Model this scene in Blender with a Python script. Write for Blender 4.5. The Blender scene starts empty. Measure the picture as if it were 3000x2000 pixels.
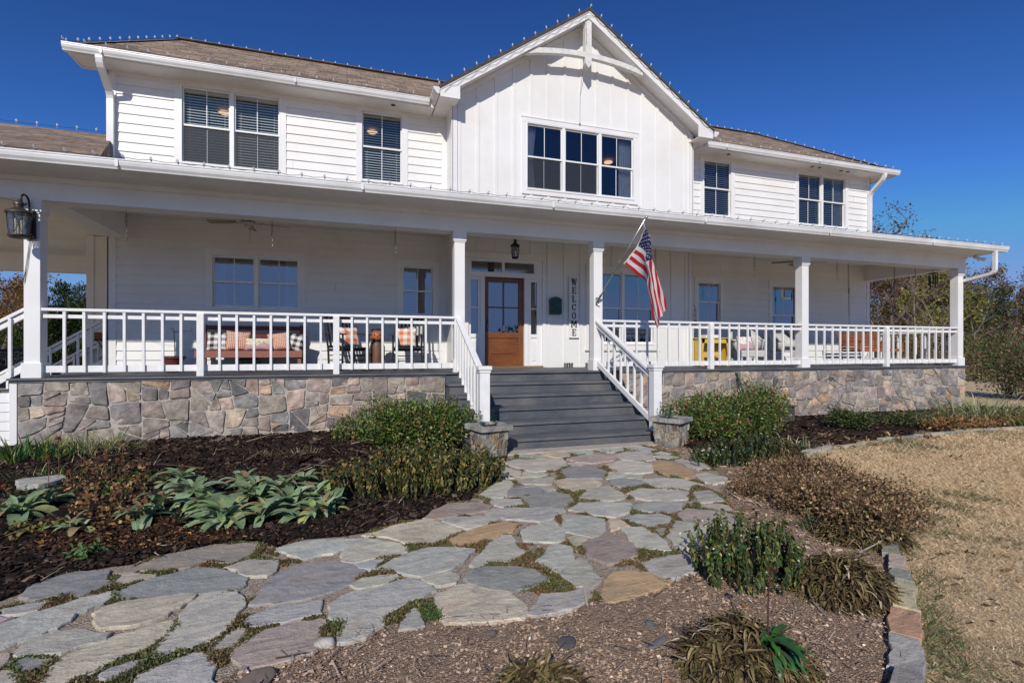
import bpy, bmesh, math, random
import numpy as np
from mathutils import Vector, Matrix
from mathutils.geometry import delaunay_2d_cdt
from mathutils import noise as mnoise

random.seed(7); rng = np.random.default_rng(7)
S = bpy.context.scene
COL = S.collection
pi = math.pi

# ------------------------------------------------------------------ camera, sky, sun, exposure
CAM = (0.0, -8.5, 1.48)
YAW = math.radians(18.043)
FPX = 1162.8                      # focal length in pixels of a 2352 px wide frame
cam = bpy.data.cameras.new("camera"); camo = bpy.data.objects.new("camera", cam); COL.objects.link(camo)
camo.location = CAM; camo.rotation_euler = (pi / 2, 0, -YAW)
cam.sensor_width = 36; cam.lens = 36 * FPX / 2352; cam.shift_y = 21.0 / 2352
cam.clip_start = 0.05; cam.clip_end = 3000
S.camera = camo
w = bpy.data.worlds.new("World"); S.world = w; w.use_nodes = True
wn = w.node_tree.nodes; wl = w.node_tree.links
sky = wn.new('ShaderNodeTexSky'); sky.sky_type = 'NISHITA'; sky.sun_disc = False
SUN_DIR = Vector((-0.4957, -1.0, 0.717)).normalized()
SUN_EL = math.asin(SUN_DIR.z); SUN_AZ = math.atan2(SUN_DIR.x, SUN_DIR.y)
sky.sun_elevation = SUN_EL; sky.sun_rotation = SUN_AZ
sky.altitude = 300; sky.air_density = 1.0; sky.dust_density = 0.15; sky.ozone_density = 5.0
wn['Background'].inputs[1].default_value = 0.10
gm = wn.new('ShaderNodeGamma'); gm.inputs[1].default_value = 1.5; wl.new(sky.outputs[0], gm.inputs[0])
vm = wn.new('ShaderNodeVectorMath'); vm.operation = 'MULTIPLY'; vm.inputs[1].default_value = (0.30, 0.42, 0.53)
vc = wn.new('ShaderNodeVectorMath'); vc.operation = 'MINIMUM'; vc.inputs[1].default_value = (2.1, 3.4, 6.8)
wl.new(gm.outputs[0], vm.inputs[0]); wl.new(vm.outputs[0], vc.inputs[0]); wl.new(vc.outputs[0], wn['Background'].inputs[0])   # deep polarised autumn sky
sl = bpy.data.lights.new("sun", 'SUN'); sl.energy = 3.9; sl.angle = math.radians(0.53); sl.color = (1.0, 0.94, 0.855)
so = bpy.data.objects.new("sun", sl); COL.objects.link(so)
so.rotation_euler = SUN_DIR.to_track_quat('Z', 'Y').to_euler(); so.location = (-10, -20, 20)
S.view_settings.view_transform = 'Standard'; S.view_settings.look = 'None'
S.view_settings.exposure = 0.0; S.view_settings.gamma = 1.0
S.render.engine = 'CYCLES'
S.cycles.max_bounces = 6; S.cycles.transparent_max_bounces = 12
S.cycles.diffuse_bounces = 4; S.cycles.glossy_bounces = 3
S.cycles.caustics_reflective = False; S.cycles.caustics_refractive = False

# ------------------------------------------------------------------ measuring helpers (picture -> place)
cY, sY = math.cos(YAW), math.sin(YAW)
def PL(px, py, Y):
    """point of the vertical plane y=Y seen at (px,py)"""
    a = YAW + math.atan((px - 1176) / FPX); X = math.tan(a) * (8.5 + Y); d = (8.5 + Y) * cY + X * sY
    return (X, Y, CAM[2] + (805.07 - py) * d / FPX)
def GR(px, py, z=0.09):
    """point of the ground seen at (px,py)"""
    d = (CAM[2] - z) * FPX / (py - 805.07); x = (px - 1176) / FPX * d
    return (d * sY + x * cY, d * cY - x * sY - 8.5)
def AT(px, d):
    x = (px - 1176) / FPX * d
    return (d * sY + x * cY, d * cY - x * sY - 8.5)

# ------------------------------------------------------------------ materials
def new_mat(name):
    m = bpy.data.materials.new(name); m.use_nodes = True
    return m, m.node_tree.nodes, m.node_tree.links, m.node_tree.nodes['Principled BSDF']
def tc(N, L, scale=(1, 1, 1), kind='Object'):
    t = N.new('ShaderNodeTexCoord'); mp = N.new('ShaderNodeMapping'); mp.inputs['Scale'].default_value = scale
    L.new(t.outputs[kind], mp.inputs[0]); return mp.outputs[0]
def nz(N, L, vec, scale, detail=4, rough=0.55, dist=0.0):
    n = N.new('ShaderNodeTexNoise'); n.inputs['Scale'].default_value = scale; n.inputs['Detail'].default_value = detail
    n.inputs['Roughness'].default_value = rough; n.inputs['Distortion'].default_value = dist
    L.new(vec, n.inputs['Vector']); return n.outputs['Fac']
def ramp(N, L, fac, stops):
    r = N.new('ShaderNodeValToRGB'); e = r.color_ramp.elements
    while len(e) < len(stops): e.new(0.5)
    for i, (p, c) in enumerate(stops):
        e[i].position = p; e[i].color = (*c, 1) if len(c) == 3 else c
    L.new(fac, r.inputs[0]); return r.outputs[0]
def mix(N, L, fac, a, b, mode='MIX'):
    m = N.new('ShaderNodeMix'); m.data_type = 'RGBA'; m.blend_type = mode
    for s, v in ((m.inputs[0], fac), (m.inputs[6], a), (m.inputs[7], b)):
        if isinstance(v, (int, float)): s.default_value = v
        elif isinstance(v, tuple): s.default_value = (*v, 1) if len(v) == 3 else v
        else: L.new(v, s)
    return m.outputs[2]
def bump(N, L, B, h, strength=0.3, dist=0.01):
    b = N.new('ShaderNodeBump'); b.inputs['Strength'].default_value = strength; b.inputs['Distance'].default_value = dist
    L.new(h, b.inputs['Height']); L.new(b.outputs[0], B.inputs['Normal'])
def M(name, c, rough=0.5, var=0.08, scale=6, bstr=0.0, bscale=40, metal=0.0, spec=0.5, stretch=(1, 1, 1), c2=None):
    m, N, L, B = new_mat(name)
    v = tc(N, L, stretch); f = nz(N, L, v, scale, 5)
    hi = tuple(min(1, x * (1 + var)) for x in c); lo = tuple(x * (1 - var) for x in c) if c2 is None else c2
    L.new(ramp(N, L, f, [(0.3, lo), (0.7, hi)]), B.inputs['Base Color'])
    B.inputs['Roughness'].default_value = rough; B.inputs['Metallic'].default_value = metal
    B.inputs['Specular IOR Level'].default_value = spec
    if bstr: bump(N, L, B, nz(N, L, v, bscale, 4), bstr, 0.004)
    return m
def MA(name, rough=0.7, var=0.25, scale=30, bstr=0.3, bscale=60, transl=0.0, spec=0.3, stretch=(1, 1, 1), bdist=0.004, grime=None):
    """colour from the per-piece attribute, broken up by noise"""
    m, N, L, B = new_mat(name)
    a = N.new('ShaderNodeAttribute'); a.attribute_name = 'Col'
    v = tc(N, L, stretch); f = nz(N, L, v, scale, 5)
    g = ramp(N, L, f, [(0.25, (1 - var,) * 3), (0.75, (1 + var,) * 3)])
    c = mix(N, L, 1.0, a.outputs['Color'], g, 'MULTIPLY')
    if grime:
        f2 = nz(N, L, v, grime[0], 6, 0.6, 0.6)
        k = ramp(N, L, f2, [(grime[2], (0, 0, 0)), (grime[3], (1, 1, 1))])
        c = mix(N, L, k, c, mix(N, L, 1.0, c, grime[1], 'MULTIPLY'))
    L.new(c, B.inputs['Base Color']); B.inputs['Roughness'].default_value = rough
    B.inputs['Specular IOR Level'].default_value = spec
    if bstr: bump(N, L, B, nz(N, L, v, bscale, 5, 0.6), bstr, bdist)
    if transl:
        t = N.new('ShaderNodeBsdfTranslucent'); L.new(c, t.inputs[0])
        ms = N.new('ShaderNodeMixShader'); ms.inputs[0].default_value = transl
        L.new(B.outputs[0], ms.inputs[1]); L.new(t.outputs[0], ms.inputs[2])
        L.new(ms.outputs[0], N['Material Output'].inputs[0])
    return m
def paint(name, c, rough=0.45, dirt=0.06):
    m, N, L, B = new_mat(name)
    v = tc(N, L); f = nz(N, L, v, 1.3, 6, 0.6); f2 = nz(N, L, tc(N, L, (3, 3, 40)), 4, 5)
    a = ramp(N, L, f, [(0.28, tuple(x * (1 - dirt * 2.2) * (1.0, .985, .955)[k_] for k_, x in enumerate(c))), (0.6, c)])
    b = mix(N, L, 1.0, a, ramp(N, L, f2, [(0.3, (0.955, 0.95, 0.94)), (0.6, (1, 1, 1))]), 'MULTIPLY')
    L.new(b, B.inputs['Base Color']); B.inputs['Roughness'].default_value = rough
    bump(N, L, B, nz(N, L, tc(N, L, (2, 2, 18)), 14, 5), 0.12, 0.003)
    return m
WHITE = paint('white_paint', (0.80, 0.80, 0.79), 0.5, 0.035)
WHITE2 = paint('white_trim_paint', (0.81, 0.81, 0.81), 0.38, 0.04)
VINYL = M('white_vinyl', (0.80, 0.81, 0.81), 0.3, 0.02)
ALU = paint('white_gutter', (0.78, 0.79, 0.80), 0.3, 0.10)
def rail_paint():
    m, N, L, B = new_mat('worn_white_rail_paint')
    v = tc(N, L, (1, 1, 1)); f = nz(N, L, v, 7, 8, 0.7, 0.5)
    worn = nz(N, L, tc(N, L, (0.5, 6, 6)), 5, 7, 0.7)
    k = ramp(N, L, worn, [(0.66, (0, 0, 0)), (0.70, (1, 1, 1))])
    a = ramp(N, L, f, [(0.25, (0.70, 0.70, 0.69)), (0.6, (0.81, 0.81, 0.80))])
    L.new(mix(N, L, k, a, (0.50, 0.47, 0.42)), B.inputs['Base Color']); B.inputs['Roughness'].default_value = 0.5
    bump(N, L, B, f, 0.15, 0.004); return m
RAILP = rail_paint()
def deck_mat(name, c):
    m, N, L, B = new_mat(name)
    v = tc(N, L, (1.2, 14, 14)); f = nz(N, L, v, 5, 8, 0.65, 0.3); f2 = nz(N, L, tc(N, L, (1, 3, 1)), 1.6, 5)
    a = ramp(N, L, f, [(0.28, tuple(x * 0.6 for x in c)), (0.52, c), (0.75, tuple(x * 1.6 for x in c))])
    b = mix(N, L, ramp(N, L, f2, [(0.42, (0, 0, 0)), (0.7, (0.6, 0.6, 0.6))]), a, (0.20, 0.188, 0.175))
    L.new(b, B.inputs['Base Color']); B.inputs['Roughness'].default_value = 0.62
    bump(N, L, B, f, 0.35, 0.004); return m
DECK = deck_mat('grey_deck_stain', (0.088, 0.096, 0.112))
DECKR = deck_mat('grey_riser_stain', (0.078, 0.085, 0.10))
def shingle():
    m, N, L, B = new_mat('asphalt_shingle')
    t = N.new('ShaderNodeTexCoord')
    br = N.new('ShaderNodeTexBrick'); br.inputs['Scale'].default_value = 1.0
    br.inputs['Brick Width'].default_value = 0.21; br.inputs['Row Height'].default_value = 0.135
    br.inputs['Mortar Size'].default_value = 0.006; br.inputs['Bias'].default_value = 0.0
    br.inputs['Color1'].default_value = (0.36, 0.265, 0.185, 1); br.inputs['Color2'].default_value = (0.155, 0.115, 0.085, 1)
    br.inputs['Mortar'].default_value = (0.035, 0.03, 0.027, 1); br.offset = 0.37; br.offset_frequency = 3; br.squash = 1.4; br.squash_frequency = 2
    L.new(t.outputs['UV'], br.inputs['Vector'])
    f = nz(N, L, t.outputs['UV'], 60, 4, 0.8); f2 = nz(N, L, t.outputs['UV'], 1.2, 4)
    c = mix(N, L, 1.0, br.outputs['Color'], ramp(N, L, f, [(0.2, (0.6, 0.6, 0.6)), (0.8, (1.45, 1.45, 1.45))]), 'MULTIPLY')
    c = mix(N, L, 1.0, c, ramp(N, L, f2, [(0.3, (0.85, 0.85, 0.88)), (0.7, (1.12, 1.1, 1.08))]), 'MULTIPLY')
    L.new(c, B.inputs['Base Color']); B.inputs['Roughness'].default_value = 0.9
    # saw tooth height per course plus grit
    sep = N.new('ShaderNodeSeparateXYZ'); L.new(t.outputs['UV'], sep.inputs[0])
    md = N.new('ShaderNodeMath'); md.operation = 'MODULO'; md.inputs[1].default_value = 0.135; L.new(sep.outputs[1], md.inputs[0])
    ml = N.new('ShaderNodeMath'); ml.operation = 'MULTIPLY'; ml.inputs[1].default_value = -5.0; L.new(md.outputs[0], ml.inputs[0])
    ad = N.new('ShaderNodeMath'); ad.operation = 'ADD'; L.new(ml.outputs[0], ad.inputs[0]); L.new(f, ad.inputs[1])
    bump(N, L, B, ad.outputs[0], 0.8, 0.012); return m
SHINGLE = shingle()
def glass(name, tint=(0.75, 0.85, 0.88), boost=0.10):
    m, N, L, B = new_mat(name); N.remove(B)
    g = N.new('ShaderNodeBsdfGlossy'); g.inputs['Roughness'].default_value = 0.01; g.inputs[0].default_value = (0.95, 0.97, 1, 1)
    t = N.new('ShaderNodeBsdfTransparent'); t.inputs[0].default_value = (*tint, 1)
    fr = N.new('ShaderNodeFresnel'); fr.inputs['IOR'].default_value = 1.52
    a = N.new('ShaderNodeMath'); a.operation = 'MULTIPLY_ADD'; a.inputs[1].default_value = 1.0; a.inputs[2].default_value = boost
    L.new(fr.outputs[0], a.inputs[0]); a.use_clamp = True
    ms = N.new('ShaderNodeMixShader'); L.new(a.outputs[0], ms.inputs[0]); L.new(t.outputs[0], ms.inputs[1]); L.new(g.outputs[0], ms.inputs[2])
    bp = N.new('ShaderNodeBump'); bp.inputs['Strength'].default_value = 0.04; bp.inputs['Distance'].default_value = 0.02
    L.new(nz(N, L, tc(N, L), 1.7, 2), bp.inputs['Height']); L.new(bp.outputs[0], g.inputs['Normal'])
    L.new(ms.outputs[0], N['Material Output'].inputs[0]); return m
GLASS = glass('window_glass', (0.80, 0.82, 0.82), 0.04); PGLASS = glass('porch_window_glass', (0.45, 0.50, 0.52), 0.22)
def screen_mat():
    m, N, L, B = new_mat('insect_screen')
    B.inputs['Base Color'].default_value = (0.05, 0.052, 0.058, 1); B.inputs['Roughness'].default_value = 0.6
    t = N.new('ShaderNodeBsdfTransparent'); ms = N.new('ShaderNodeMixShader')
    f = nz(N, L, tc(N, L, (60, 60, 45)), 4, 3, 0.8)
    L.new(ramp(N, L, f, [(0.35, (0.15, 0.15, 0.15)), (0.65, (0.7, 0.7, 0.7))]), ms.inputs[0])
    L.new(t.outputs[0], ms.inputs[1]); L.new(B.outputs[0], ms.inputs[2]); L.new(ms.outputs[0], N['Material Output'].inputs[0]); return m
SCREEN = screen_mat()
BLIND = M('blind_slat', (0.82, 0.83, 0.80), 0.5, 0.03)
CURT = M('curtain_cloth', (0.62, 0.66, 0.68), 0.8, 0.08, 8)
CURTD = M('grey_curtain_cloth', (0.62, 0.68, 0.78), 0.8, 0.1, 8)
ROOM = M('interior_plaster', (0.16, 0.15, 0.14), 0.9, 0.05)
BLACKM = M('black_iron', (0.022, 0.021, 0.021), 0.42, 0.15, 20, 0.1, 90, 0.5)
BRONZE = M('weathered_bronze', (0.085, 0.072, 0.062), 0.48, 0.2, 25, 0.1, 80, 0.6)
CHAINM = M('galvanised_chain', (0.16, 0.155, 0.15), 0.45, 0.2, 40, 0, 40, 0.8)
STEEL = M('brushed_steel', (0.55, 0.54, 0.52), 0.3, 0.08, 20, 0, 40, 1.0)
def lampglass():
    m, N, L, B = new_mat('seeded_lamp_glass'); N.remove(B)
    g = N.new('ShaderNodeBsdfGlossy'); g.inputs['Roughness'].default_value = 0.08
    t = N.new('ShaderNodeBsdfTransparent'); t.inputs[0].default_value = (0.85, 0.86, 0.86, 1)
    ms = N.new('ShaderNodeMixShader'); f = nz(N, L, tc(N, L), 18, 3)
    L.new(ramp(N, L, f, [(0.4, (0.10,) * 3), (0.7, (0.4,) * 3)]), ms.inputs[0])
    L.new(t.outputs[0], ms.inputs[1]); L.new(g.outputs[0], ms.inputs[2]); L.new(ms.outputs[0], N['Material Output'].inputs[0]); return m
LGLASS = lampglass()
def bulbmat():
    m, N, L, B = new_mat('clear_bulb_plastic'); B.inputs['Base Color'].default_value = (0.80, 0.82, 0.86, 1)
    B.inputs['Roughness'].default_value = 0.15; t = N.new('ShaderNodeBsdfTransparent'); ms = N.new('ShaderNodeMixShader')
    ms.inputs[0].default_value = 0.45; L.new(t.outputs[0], ms.inputs[1]); L.new(B.outputs[0], ms.inputs[2]); L.new(ms.outputs[0], N['Material Output'].inputs[0]); return m
BULB = bulbmat()
WIRE = M('dark_wire', (0.03, 0.035, 0.03), 0.6)
CLIP = M('plastic_clip', (0.24, 0.24, 0.24), 0.5)

# ------------------------------------------------------------------ mesh helpers
FS = 10.34 / 10.48
class MB:
    def __init__(s): s.v = []; s.f = []; s.mi = []; s.c = []; s.uv = None; s.cur = 0; s.col = (1, 1, 1)
    def add(s, vs, fs):
        b = len(s.v); s.v.extend([tuple(p) for p in vs]); s.c.extend([s.col] * len(vs))
        for f in fs: s.f.append(tuple(b + i for i in f)); s.mi.append(s.cur)
        return s
    def xf(s): s.v = [(x * FS, y, 1.48 + (z - 1.48) * FS) for x, y, z in s.v]; return s
    def box(s, x0, y0, z0, x1, y1, z1):
        x0, x1 = min(x0, x1), max(x0, x1); y0, y1 = min(y0, y1), max(y0, y1); z0, z1 = min(z0, z1), max(z0, z1)
        return s.add([(x0, y0, z0), (x1, y0, z0), (x1, y1, z0), (x0, y1, z0), (x0, y0, z1), (x1, y0, z1), (x1, y1, z1), (x0, y1, z1)],
                     [(0, 3, 2, 1), (4, 5, 6, 7), (0, 1, 5, 4), (1, 2, 6, 5), (2, 3, 7, 6), (3, 0, 4, 7)])
    def beam(s, p, q, wd, h, up=(0, 0, 1)):
        p, q, up = Vector(p), Vector(q), Vector(up); d = (q - p).normalized(); r = d.cross(up)
        if r.length < 1e-5: r = d.cross(Vector((0, 1, 0)))
        r.normalize(); u = r.cross(d).normalized(); r = r * wd / 2; u = u * h / 2
        return s.add([p - r - u, p + r - u, p + r + u, p - r + u, q - r - u, q + r - u, q + r + u, q - r + u],
                     [(0, 1, 2, 3), (7, 6, 5, 4), (0, 4, 5, 1), (1, 5, 6, 2), (2, 6, 7, 3), (3, 7, 4, 0)])
    def tube(s, pts, r, n=8, caps=True, closed=False):
        pts = [Vector(p) for p in pts]; k = len(pts); rs = r if isinstance(r, (list, tuple)) else [r] * k
        vs = []; prev = None
        for i, p in enumerate(pts):
            if closed: t = pts[(i + 1) % k] - pts[i - 1]
            else: t = pts[min(i + 1, k - 1)] - pts[max(i - 1, 0)]
            t.normalize()
            if prev is None:
                a = Vector((0, 0, 1)) if abs(t.z) < 0.9 else Vector((1, 0, 0)); u = t.cross(a).normalized()
            else:
                u = prev - t * prev.dot(t)
                u = u.normalized() if u.length > 1e-6 else t.orthogonal().normalized()
            prev = u; v2 = t.cross(u)
            for j in range(n):
                a = 2 * pi * j / n; vs.append(p + (u * math.cos(a) + v2 * math.sin(a)) * rs[i])
        fs = []
        for i in range(k if closed else k - 1):
            for j in range(n):
                a = i * n + j; b = i * n + (j + 1) % n; i2 = ((i + 1) % k) * n
                fs.append((a, b, i2 + (j + 1) % n, i2 + j))
        if caps and not closed: fs.append(tuple(range(n))[::-1]); fs.append(tuple((k - 1) * n + j for j in range(n)))
        return s.add(vs, fs)
    def lathe(s, prof, c=(0, 0, 0), n=16, rot=0.0, capped=True):
        vs = []; fs = []
        for r, z in prof:
            for j in range(n):
                a = 2 * pi * j / n + rot; vs.append((c[0] + r * math.cos(a), c[1] + r * math.sin(a), c[2] + z))
        for i in range(len(prof) - 1):
            for j in range(n):
                fs.append((i * n + j, i * n + (j + 1) % n, (i + 1) * n + (j + 1) % n, (i + 1) * n + j))
        if capped: fs.append(tuple(range(n))[::-1]); fs.append(tuple((len(prof) - 1) * n + j for j in range(n)))
        return s.add(vs, fs)
    def prism(s, pts, vec):
        pts = [Vector(p) for p in pts]; vec = Vector(vec); n = len(pts)
        return s.add(pts + [p + vec for p in pts], [tuple(range(n))[::-1], tuple(range(n, 2 * n))] + [(i, (i + 1) % n, n + (i + 1) % n, n + i) for i in range(n)])
    def build(s, name, mats, parent=None, smooth=False, bevel=0.0, loc=None):
        me = bpy.data.meshes.new(name); me.from_pydata(s.v, [], s.f)
        for m in (mats if isinstance(mats, (list, tuple)) else [mats]): me.materials.append(m)
        if any(s.mi): me.polygons.foreach_set('material_index', s.mi)
        ca = me.color_attributes.new('Col', 'FLOAT_COLOR', 'POINT')
        ca.data.foreach_set('color', np.array([(*c, 1) for c in s.c], dtype=np.float32).ravel())
        if s.uv:
            uvl = me.uv_layers.new(name='UVMap')
            li = np.zeros(len(me.loops), dtype=np.int32); me.loops.foreach_get('vertex_index', li)
            uvl.data.foreach_set('uv', np.array(s.uv, dtype=np.float32)[li].ravel())
        if smooth:
            me.polygons.foreach_set('use_smooth', [True] * len(me.polygons))
        bm = bmesh.new(); bm.from_mesh(me); bmesh.ops.recalc_face_normals(bm, faces=bm.faces); bm.to_mesh(me); bm.free()
        if smooth == 'auto':
            try: me.set_sharp_from_angle(angle=math.radians(40))
            except Exception: pass
        o = bpy.data.objects.new(name, me); COL.objects.link(o)
        if bevel:
            b = o.modifiers.new('bevel', 'BEVEL'); b.width = bevel; b.segments = 2; b.limit_method = 'ANGLE'; b.angle_limit = math.radians(50)
        if parent is not None: o.parent = parent
        if loc is not None: o.location = loc
        return o
def split_build(mb, name, mat, parent, cut, **kw):
    """left and right piece of one kind as two objects"""
    for side in (0, 1):
        m2 = MB(); idx = {}
        for f, mi in zip(mb.f, mb.mi):
            if (sum(mb.v[i][0] for i in f) / len(f) > cut) != bool(side): continue
            g2 = []
            for i in f:
                if i not in idx: idx[i] = len(m2.v); m2.v.append(mb.v[i]); m2.c.append(mb.c[i])
                g2.append(idx[i])
            m2.f.append(tuple(g2)); m2.mi.append(mi)
        m2.build(name, mat, parent, **kw)
def thing(name, label, cat, loc=(0, 0, 0), rotz=0.0, group=None):
    o = bpy.data.objects.new(name, None); COL.objects.link(o); o.empty_display_size = 0.1
    o.location = loc; o.rotation_euler = (0, 0, rotz); tag(o, label, cat, group); return o
def tag(o, label, cat, group=None):
    o['label'] = label; o['category'] = cat
    if group: o['group'] = group
    return o
def struct(o, kind='structure', label=None):
    o['kind'] = kind
    if label: o['label'] = label
    return o
def copy_of(o, loc, parent=None, rot=None, scale=None):
    c = o.copy(); COL.objects.link(c); c.location = loc
    if parent is not None: c.parent = parent
    if rot is not None: c.rotation_euler = rot
    if scale is not None: c.scale = scale
    return c
def copy_tree(root, loc, rotz=0.0, label=None, group=None):
    r = root.copy(); COL.objects.link(r); r.location = loc; r.rotation_euler = (0, 0, rotz)
    if label: r['label'] = label
    if group: r['group'] = group
    for ch in list(root.children):
        c = ch.copy(); COL.objects.link(c); c.parent = r
        for g in list(ch.children):
            d = g.copy(); COL.objects.link(d); d.parent = c
    return r
def np_mesh(name, V, F, mat, parent=None, col=None, smooth=False):
    me = bpy.data.meshes.new(name); k = F.shape[1]
    me.vertices.add(len(V)); me.vertices.foreach_set('co', V.astype(np.float32).ravel())
    me.loops.add(F.size); me.loops.foreach_set('vertex_index', F.astype(np.int32).ravel())
    me.polygons.add(len(F)); me.polygons.foreach_set('loop_start', np.arange(0, F.size, k, dtype=np.int32))
    me.polygons.foreach_set('loop_total', np.full(len(F), k, dtype=np.int32))
    if smooth: me.polygons.foreach_set('use_smooth', np.ones(len(F), dtype=bool))
    me.update(calc_edges=True); me.materials.append(mat)
    if col is not None:
        ca = me.color_attributes.new('Col', 'FLOAT_COLOR', 'POINT')
        ca.data.foreach_set('color', np.concatenate([col, np.ones((len(col), 1))], 1).astype(np.float32).ravel())
    o = bpy.data.objects.new(name, me); COL.objects.link(o)
    if parent is not None: o.parent = parent
    return o
def frames(d, roll):
    """rotation matrices whose y axis is d"""
    d = d / np.linalg.norm(d, axis=1, keepdims=True)
    a = np.where(np.abs(d[:, 2:3]) < 0.95, np.array([[0, 0, 1.0]]), np.array([[1.0, 0, 0]]))
    x = np.cross(d, a); x /= np.linalg.norm(x, axis=1, keepdims=True); z = np.cross(x, d)
    c, s_ = np.cos(roll)[:, None], np.sin(roll)[:, None]
    x2 = x * c + z * s_; z2 = -x * s_ + z * c
    return np.stack([x2, d, z2], axis=2)
def scatter(tv, tf, pos, R, sc, cols):
    m = len(pos); k = len(tv); sc = np.asarray(sc)
    if sc.ndim == 1: sc = np.repeat(sc[:, None], 3, 1)
    loc = tv[None] * sc[:, None, :]
    V = np.einsum('mij,mkj->mki', R, loc) + pos[:, None, :]
    F = (tf[None] + (np.arange(m) * k)[:, None, None]).reshape(-1, tf.shape[1])
    C = np.repeat(cols, k, axis=0)
    return V.reshape(-1, 3), F, C
LEAF = (np.array([(0, 0, 0), (0.32, 0.45, 0.10), (0, 1, 0), (-0.32, 0.45, 0.10)]), np.array([(0, 1, 2), (0, 2, 3)]))
NEEDLE = (np.array([(-0.10, 0, 0), (0.10, 0, 0), (0.04, 1, 0.1), (-0.04, 1, 0.1)]), np.array([(0, 1, 2, 3)]))
BLADE = (np.array([(-0.5, 0, 0), (0.5, 0, 0), (0, 1, 0)]), np.array([(0, 1, 2)]))
CHIP = (np.array([(-0.5, -0.5, 0), (0.5, -0.42, 0.0), (0.42, 0.5, 0.0), (-0.46, 0.4, 0), (0.0, 0.05, 0.22)]), np.array([(0, 1, 4), (1, 2, 4), (2, 3, 4), (3, 0, 4)]))
def pal(n, palette, jit=0.18, r=None):
    r = r or rng; P = np.array([c for c, w_ in palette]); W_ = np.array([w_ for c, w_ in palette], float); W_ /= W_.sum()
    c = P[r.choice(len(P), n, p=W_)]; return np.clip(c * (1 + r.normal(0, jit, (n, 1))), 0.003, 1)
def inpoly(P, poly):
    x, y = P[:, 0], P[:, 1]; ins = np.zeros(len(P), bool); n = len(poly); j = n - 1
    for i in range(n):
        xi, yi = poly[i]; xj, yj = poly[j]
        if yi != yj: ins ^= ((yi > y) != (yj > y)) & (x < (xj - xi) * (y - yi) / (yj - yi) + xi)
        j = i
    return ins
def tri_fill(outline, holes=(), grid=None):
    """triangulate a 2-D outline with holes, optionally with inner grid points"""
    pts = [Vector(p) for p in outline]; ed = [(i, (i + 1) % len(outline)) for i in range(len(outline))]
    for h in holes:
        b = len(pts); pts += [Vector(p) for p in h]; ed += [(b + i, b + (i + 1) % len(h)) for i in range(len(h))]
    if grid:
        xs = [p[0] for p in outline]; ys = [p[1] for p in outline]
        gx = np.arange(min(xs), max(xs), grid); gy = np.arange(min(ys), max(ys), grid)
        G2 = np.array([(x, y) for x in gx for y in gy]) + rng.uniform(-.3, .3, (len(gx) * len(gy), 2)) * grid
        G2 = G2[inpoly(G2, outline)]
        for h in holes: G2 = G2[~inpoly(G2, h)]
        pts += [Vector(p) for p in G2]
    v, e, f, *_ = delaunay_2d_cdt(pts, ed, [], 0, 1e-5)
    V = np.array([(p.x, p.y) for p in v]); out = []
    if len(f):
        C = np.array([V[list(t)].mean(0) for t in f]); ok = inpoly(C, outline)
        for h in holes: ok &= ~inpoly(C, h)
        out = [tuple(t) for t, k in zip(f, ok) if k]
    return [tuple(p) for p in V], out

# ------------------------------------------------------------------ ground, beds, path
def hg(x, y):
    z = 0.09 + 0.10 * np.clip((y + 2.2) / 2.2, 0, 1) * np.clip((1.6 - x) / 1.2, 0, 1)
    return z - 0.045 * np.clip((x - 5) / 2, 0, 1)
def ground_mat():
    m, N, L, B = new_mat('dry_lawn')
    v = tc(N, L); a = nz(N, L, v, 70, 5, 0.75); b = nz(N, L, v, 0.9, 6, 0.65); d = nz(N, L, v, 6, 5, 0.7)
    c1 = ramp(N, L, a, [(0.25, (0.42, 0.30, 0.165)), (0.5, (0.70, 0.54, 0.34)), (0.75, (0.86, 0.72, 0.50))])
    c2 = ramp(N, L, a, [(0.3, (0.06, 0.075, 0.025)), (0.7, (0.17, 0.17, 0.075))])
    k = ramp(N, L, b, [(0.55, (0, 0, 0)), (0.72, (0.75,) * 3)])
    c = mix(N, L, k, c1, c2); c = mix(N, L, 1.0, c, ramp(N, L, d, [(0.3, (0.72,) * 3), (0.6, (1.05,) * 3)]), 'MULTIPLY')
    L.new(c, B.inputs['Base Color']); B.inputs['Roughness'].default_value = 0.95; B.inputs['Specular IOR Level'].default_value = 0.1
    bump(N, L, B, a, 0.9, 0.03); return m
g = MB(); xs = sorted(set(list(np.arange(-12, 24, 0.5)) + [-600, -200, -60, -25, 35, 60, 120, 300, 700])); ys = sorted(set(list(np.arange(-10, 4, 0.5)) + [-400, -60, -20, 10, 25, 60, 150, 400, 900]))
vs = [(x, y, float(hg(x, y)) - 0.02 if y > -12 else 0.07) for y in ys for x in xs]
nx = len(xs); g.add(vs, [(j * nx + i, j * nx + i + 1, (j + 1) * nx + i + 1, (j + 1) * nx + i) for j in range(len(ys) - 1) for i in range(nx - 1)])
ground = struct(g.build('ground', ground_mat(), smooth=True), label='dry tan lawn and ground')

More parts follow.
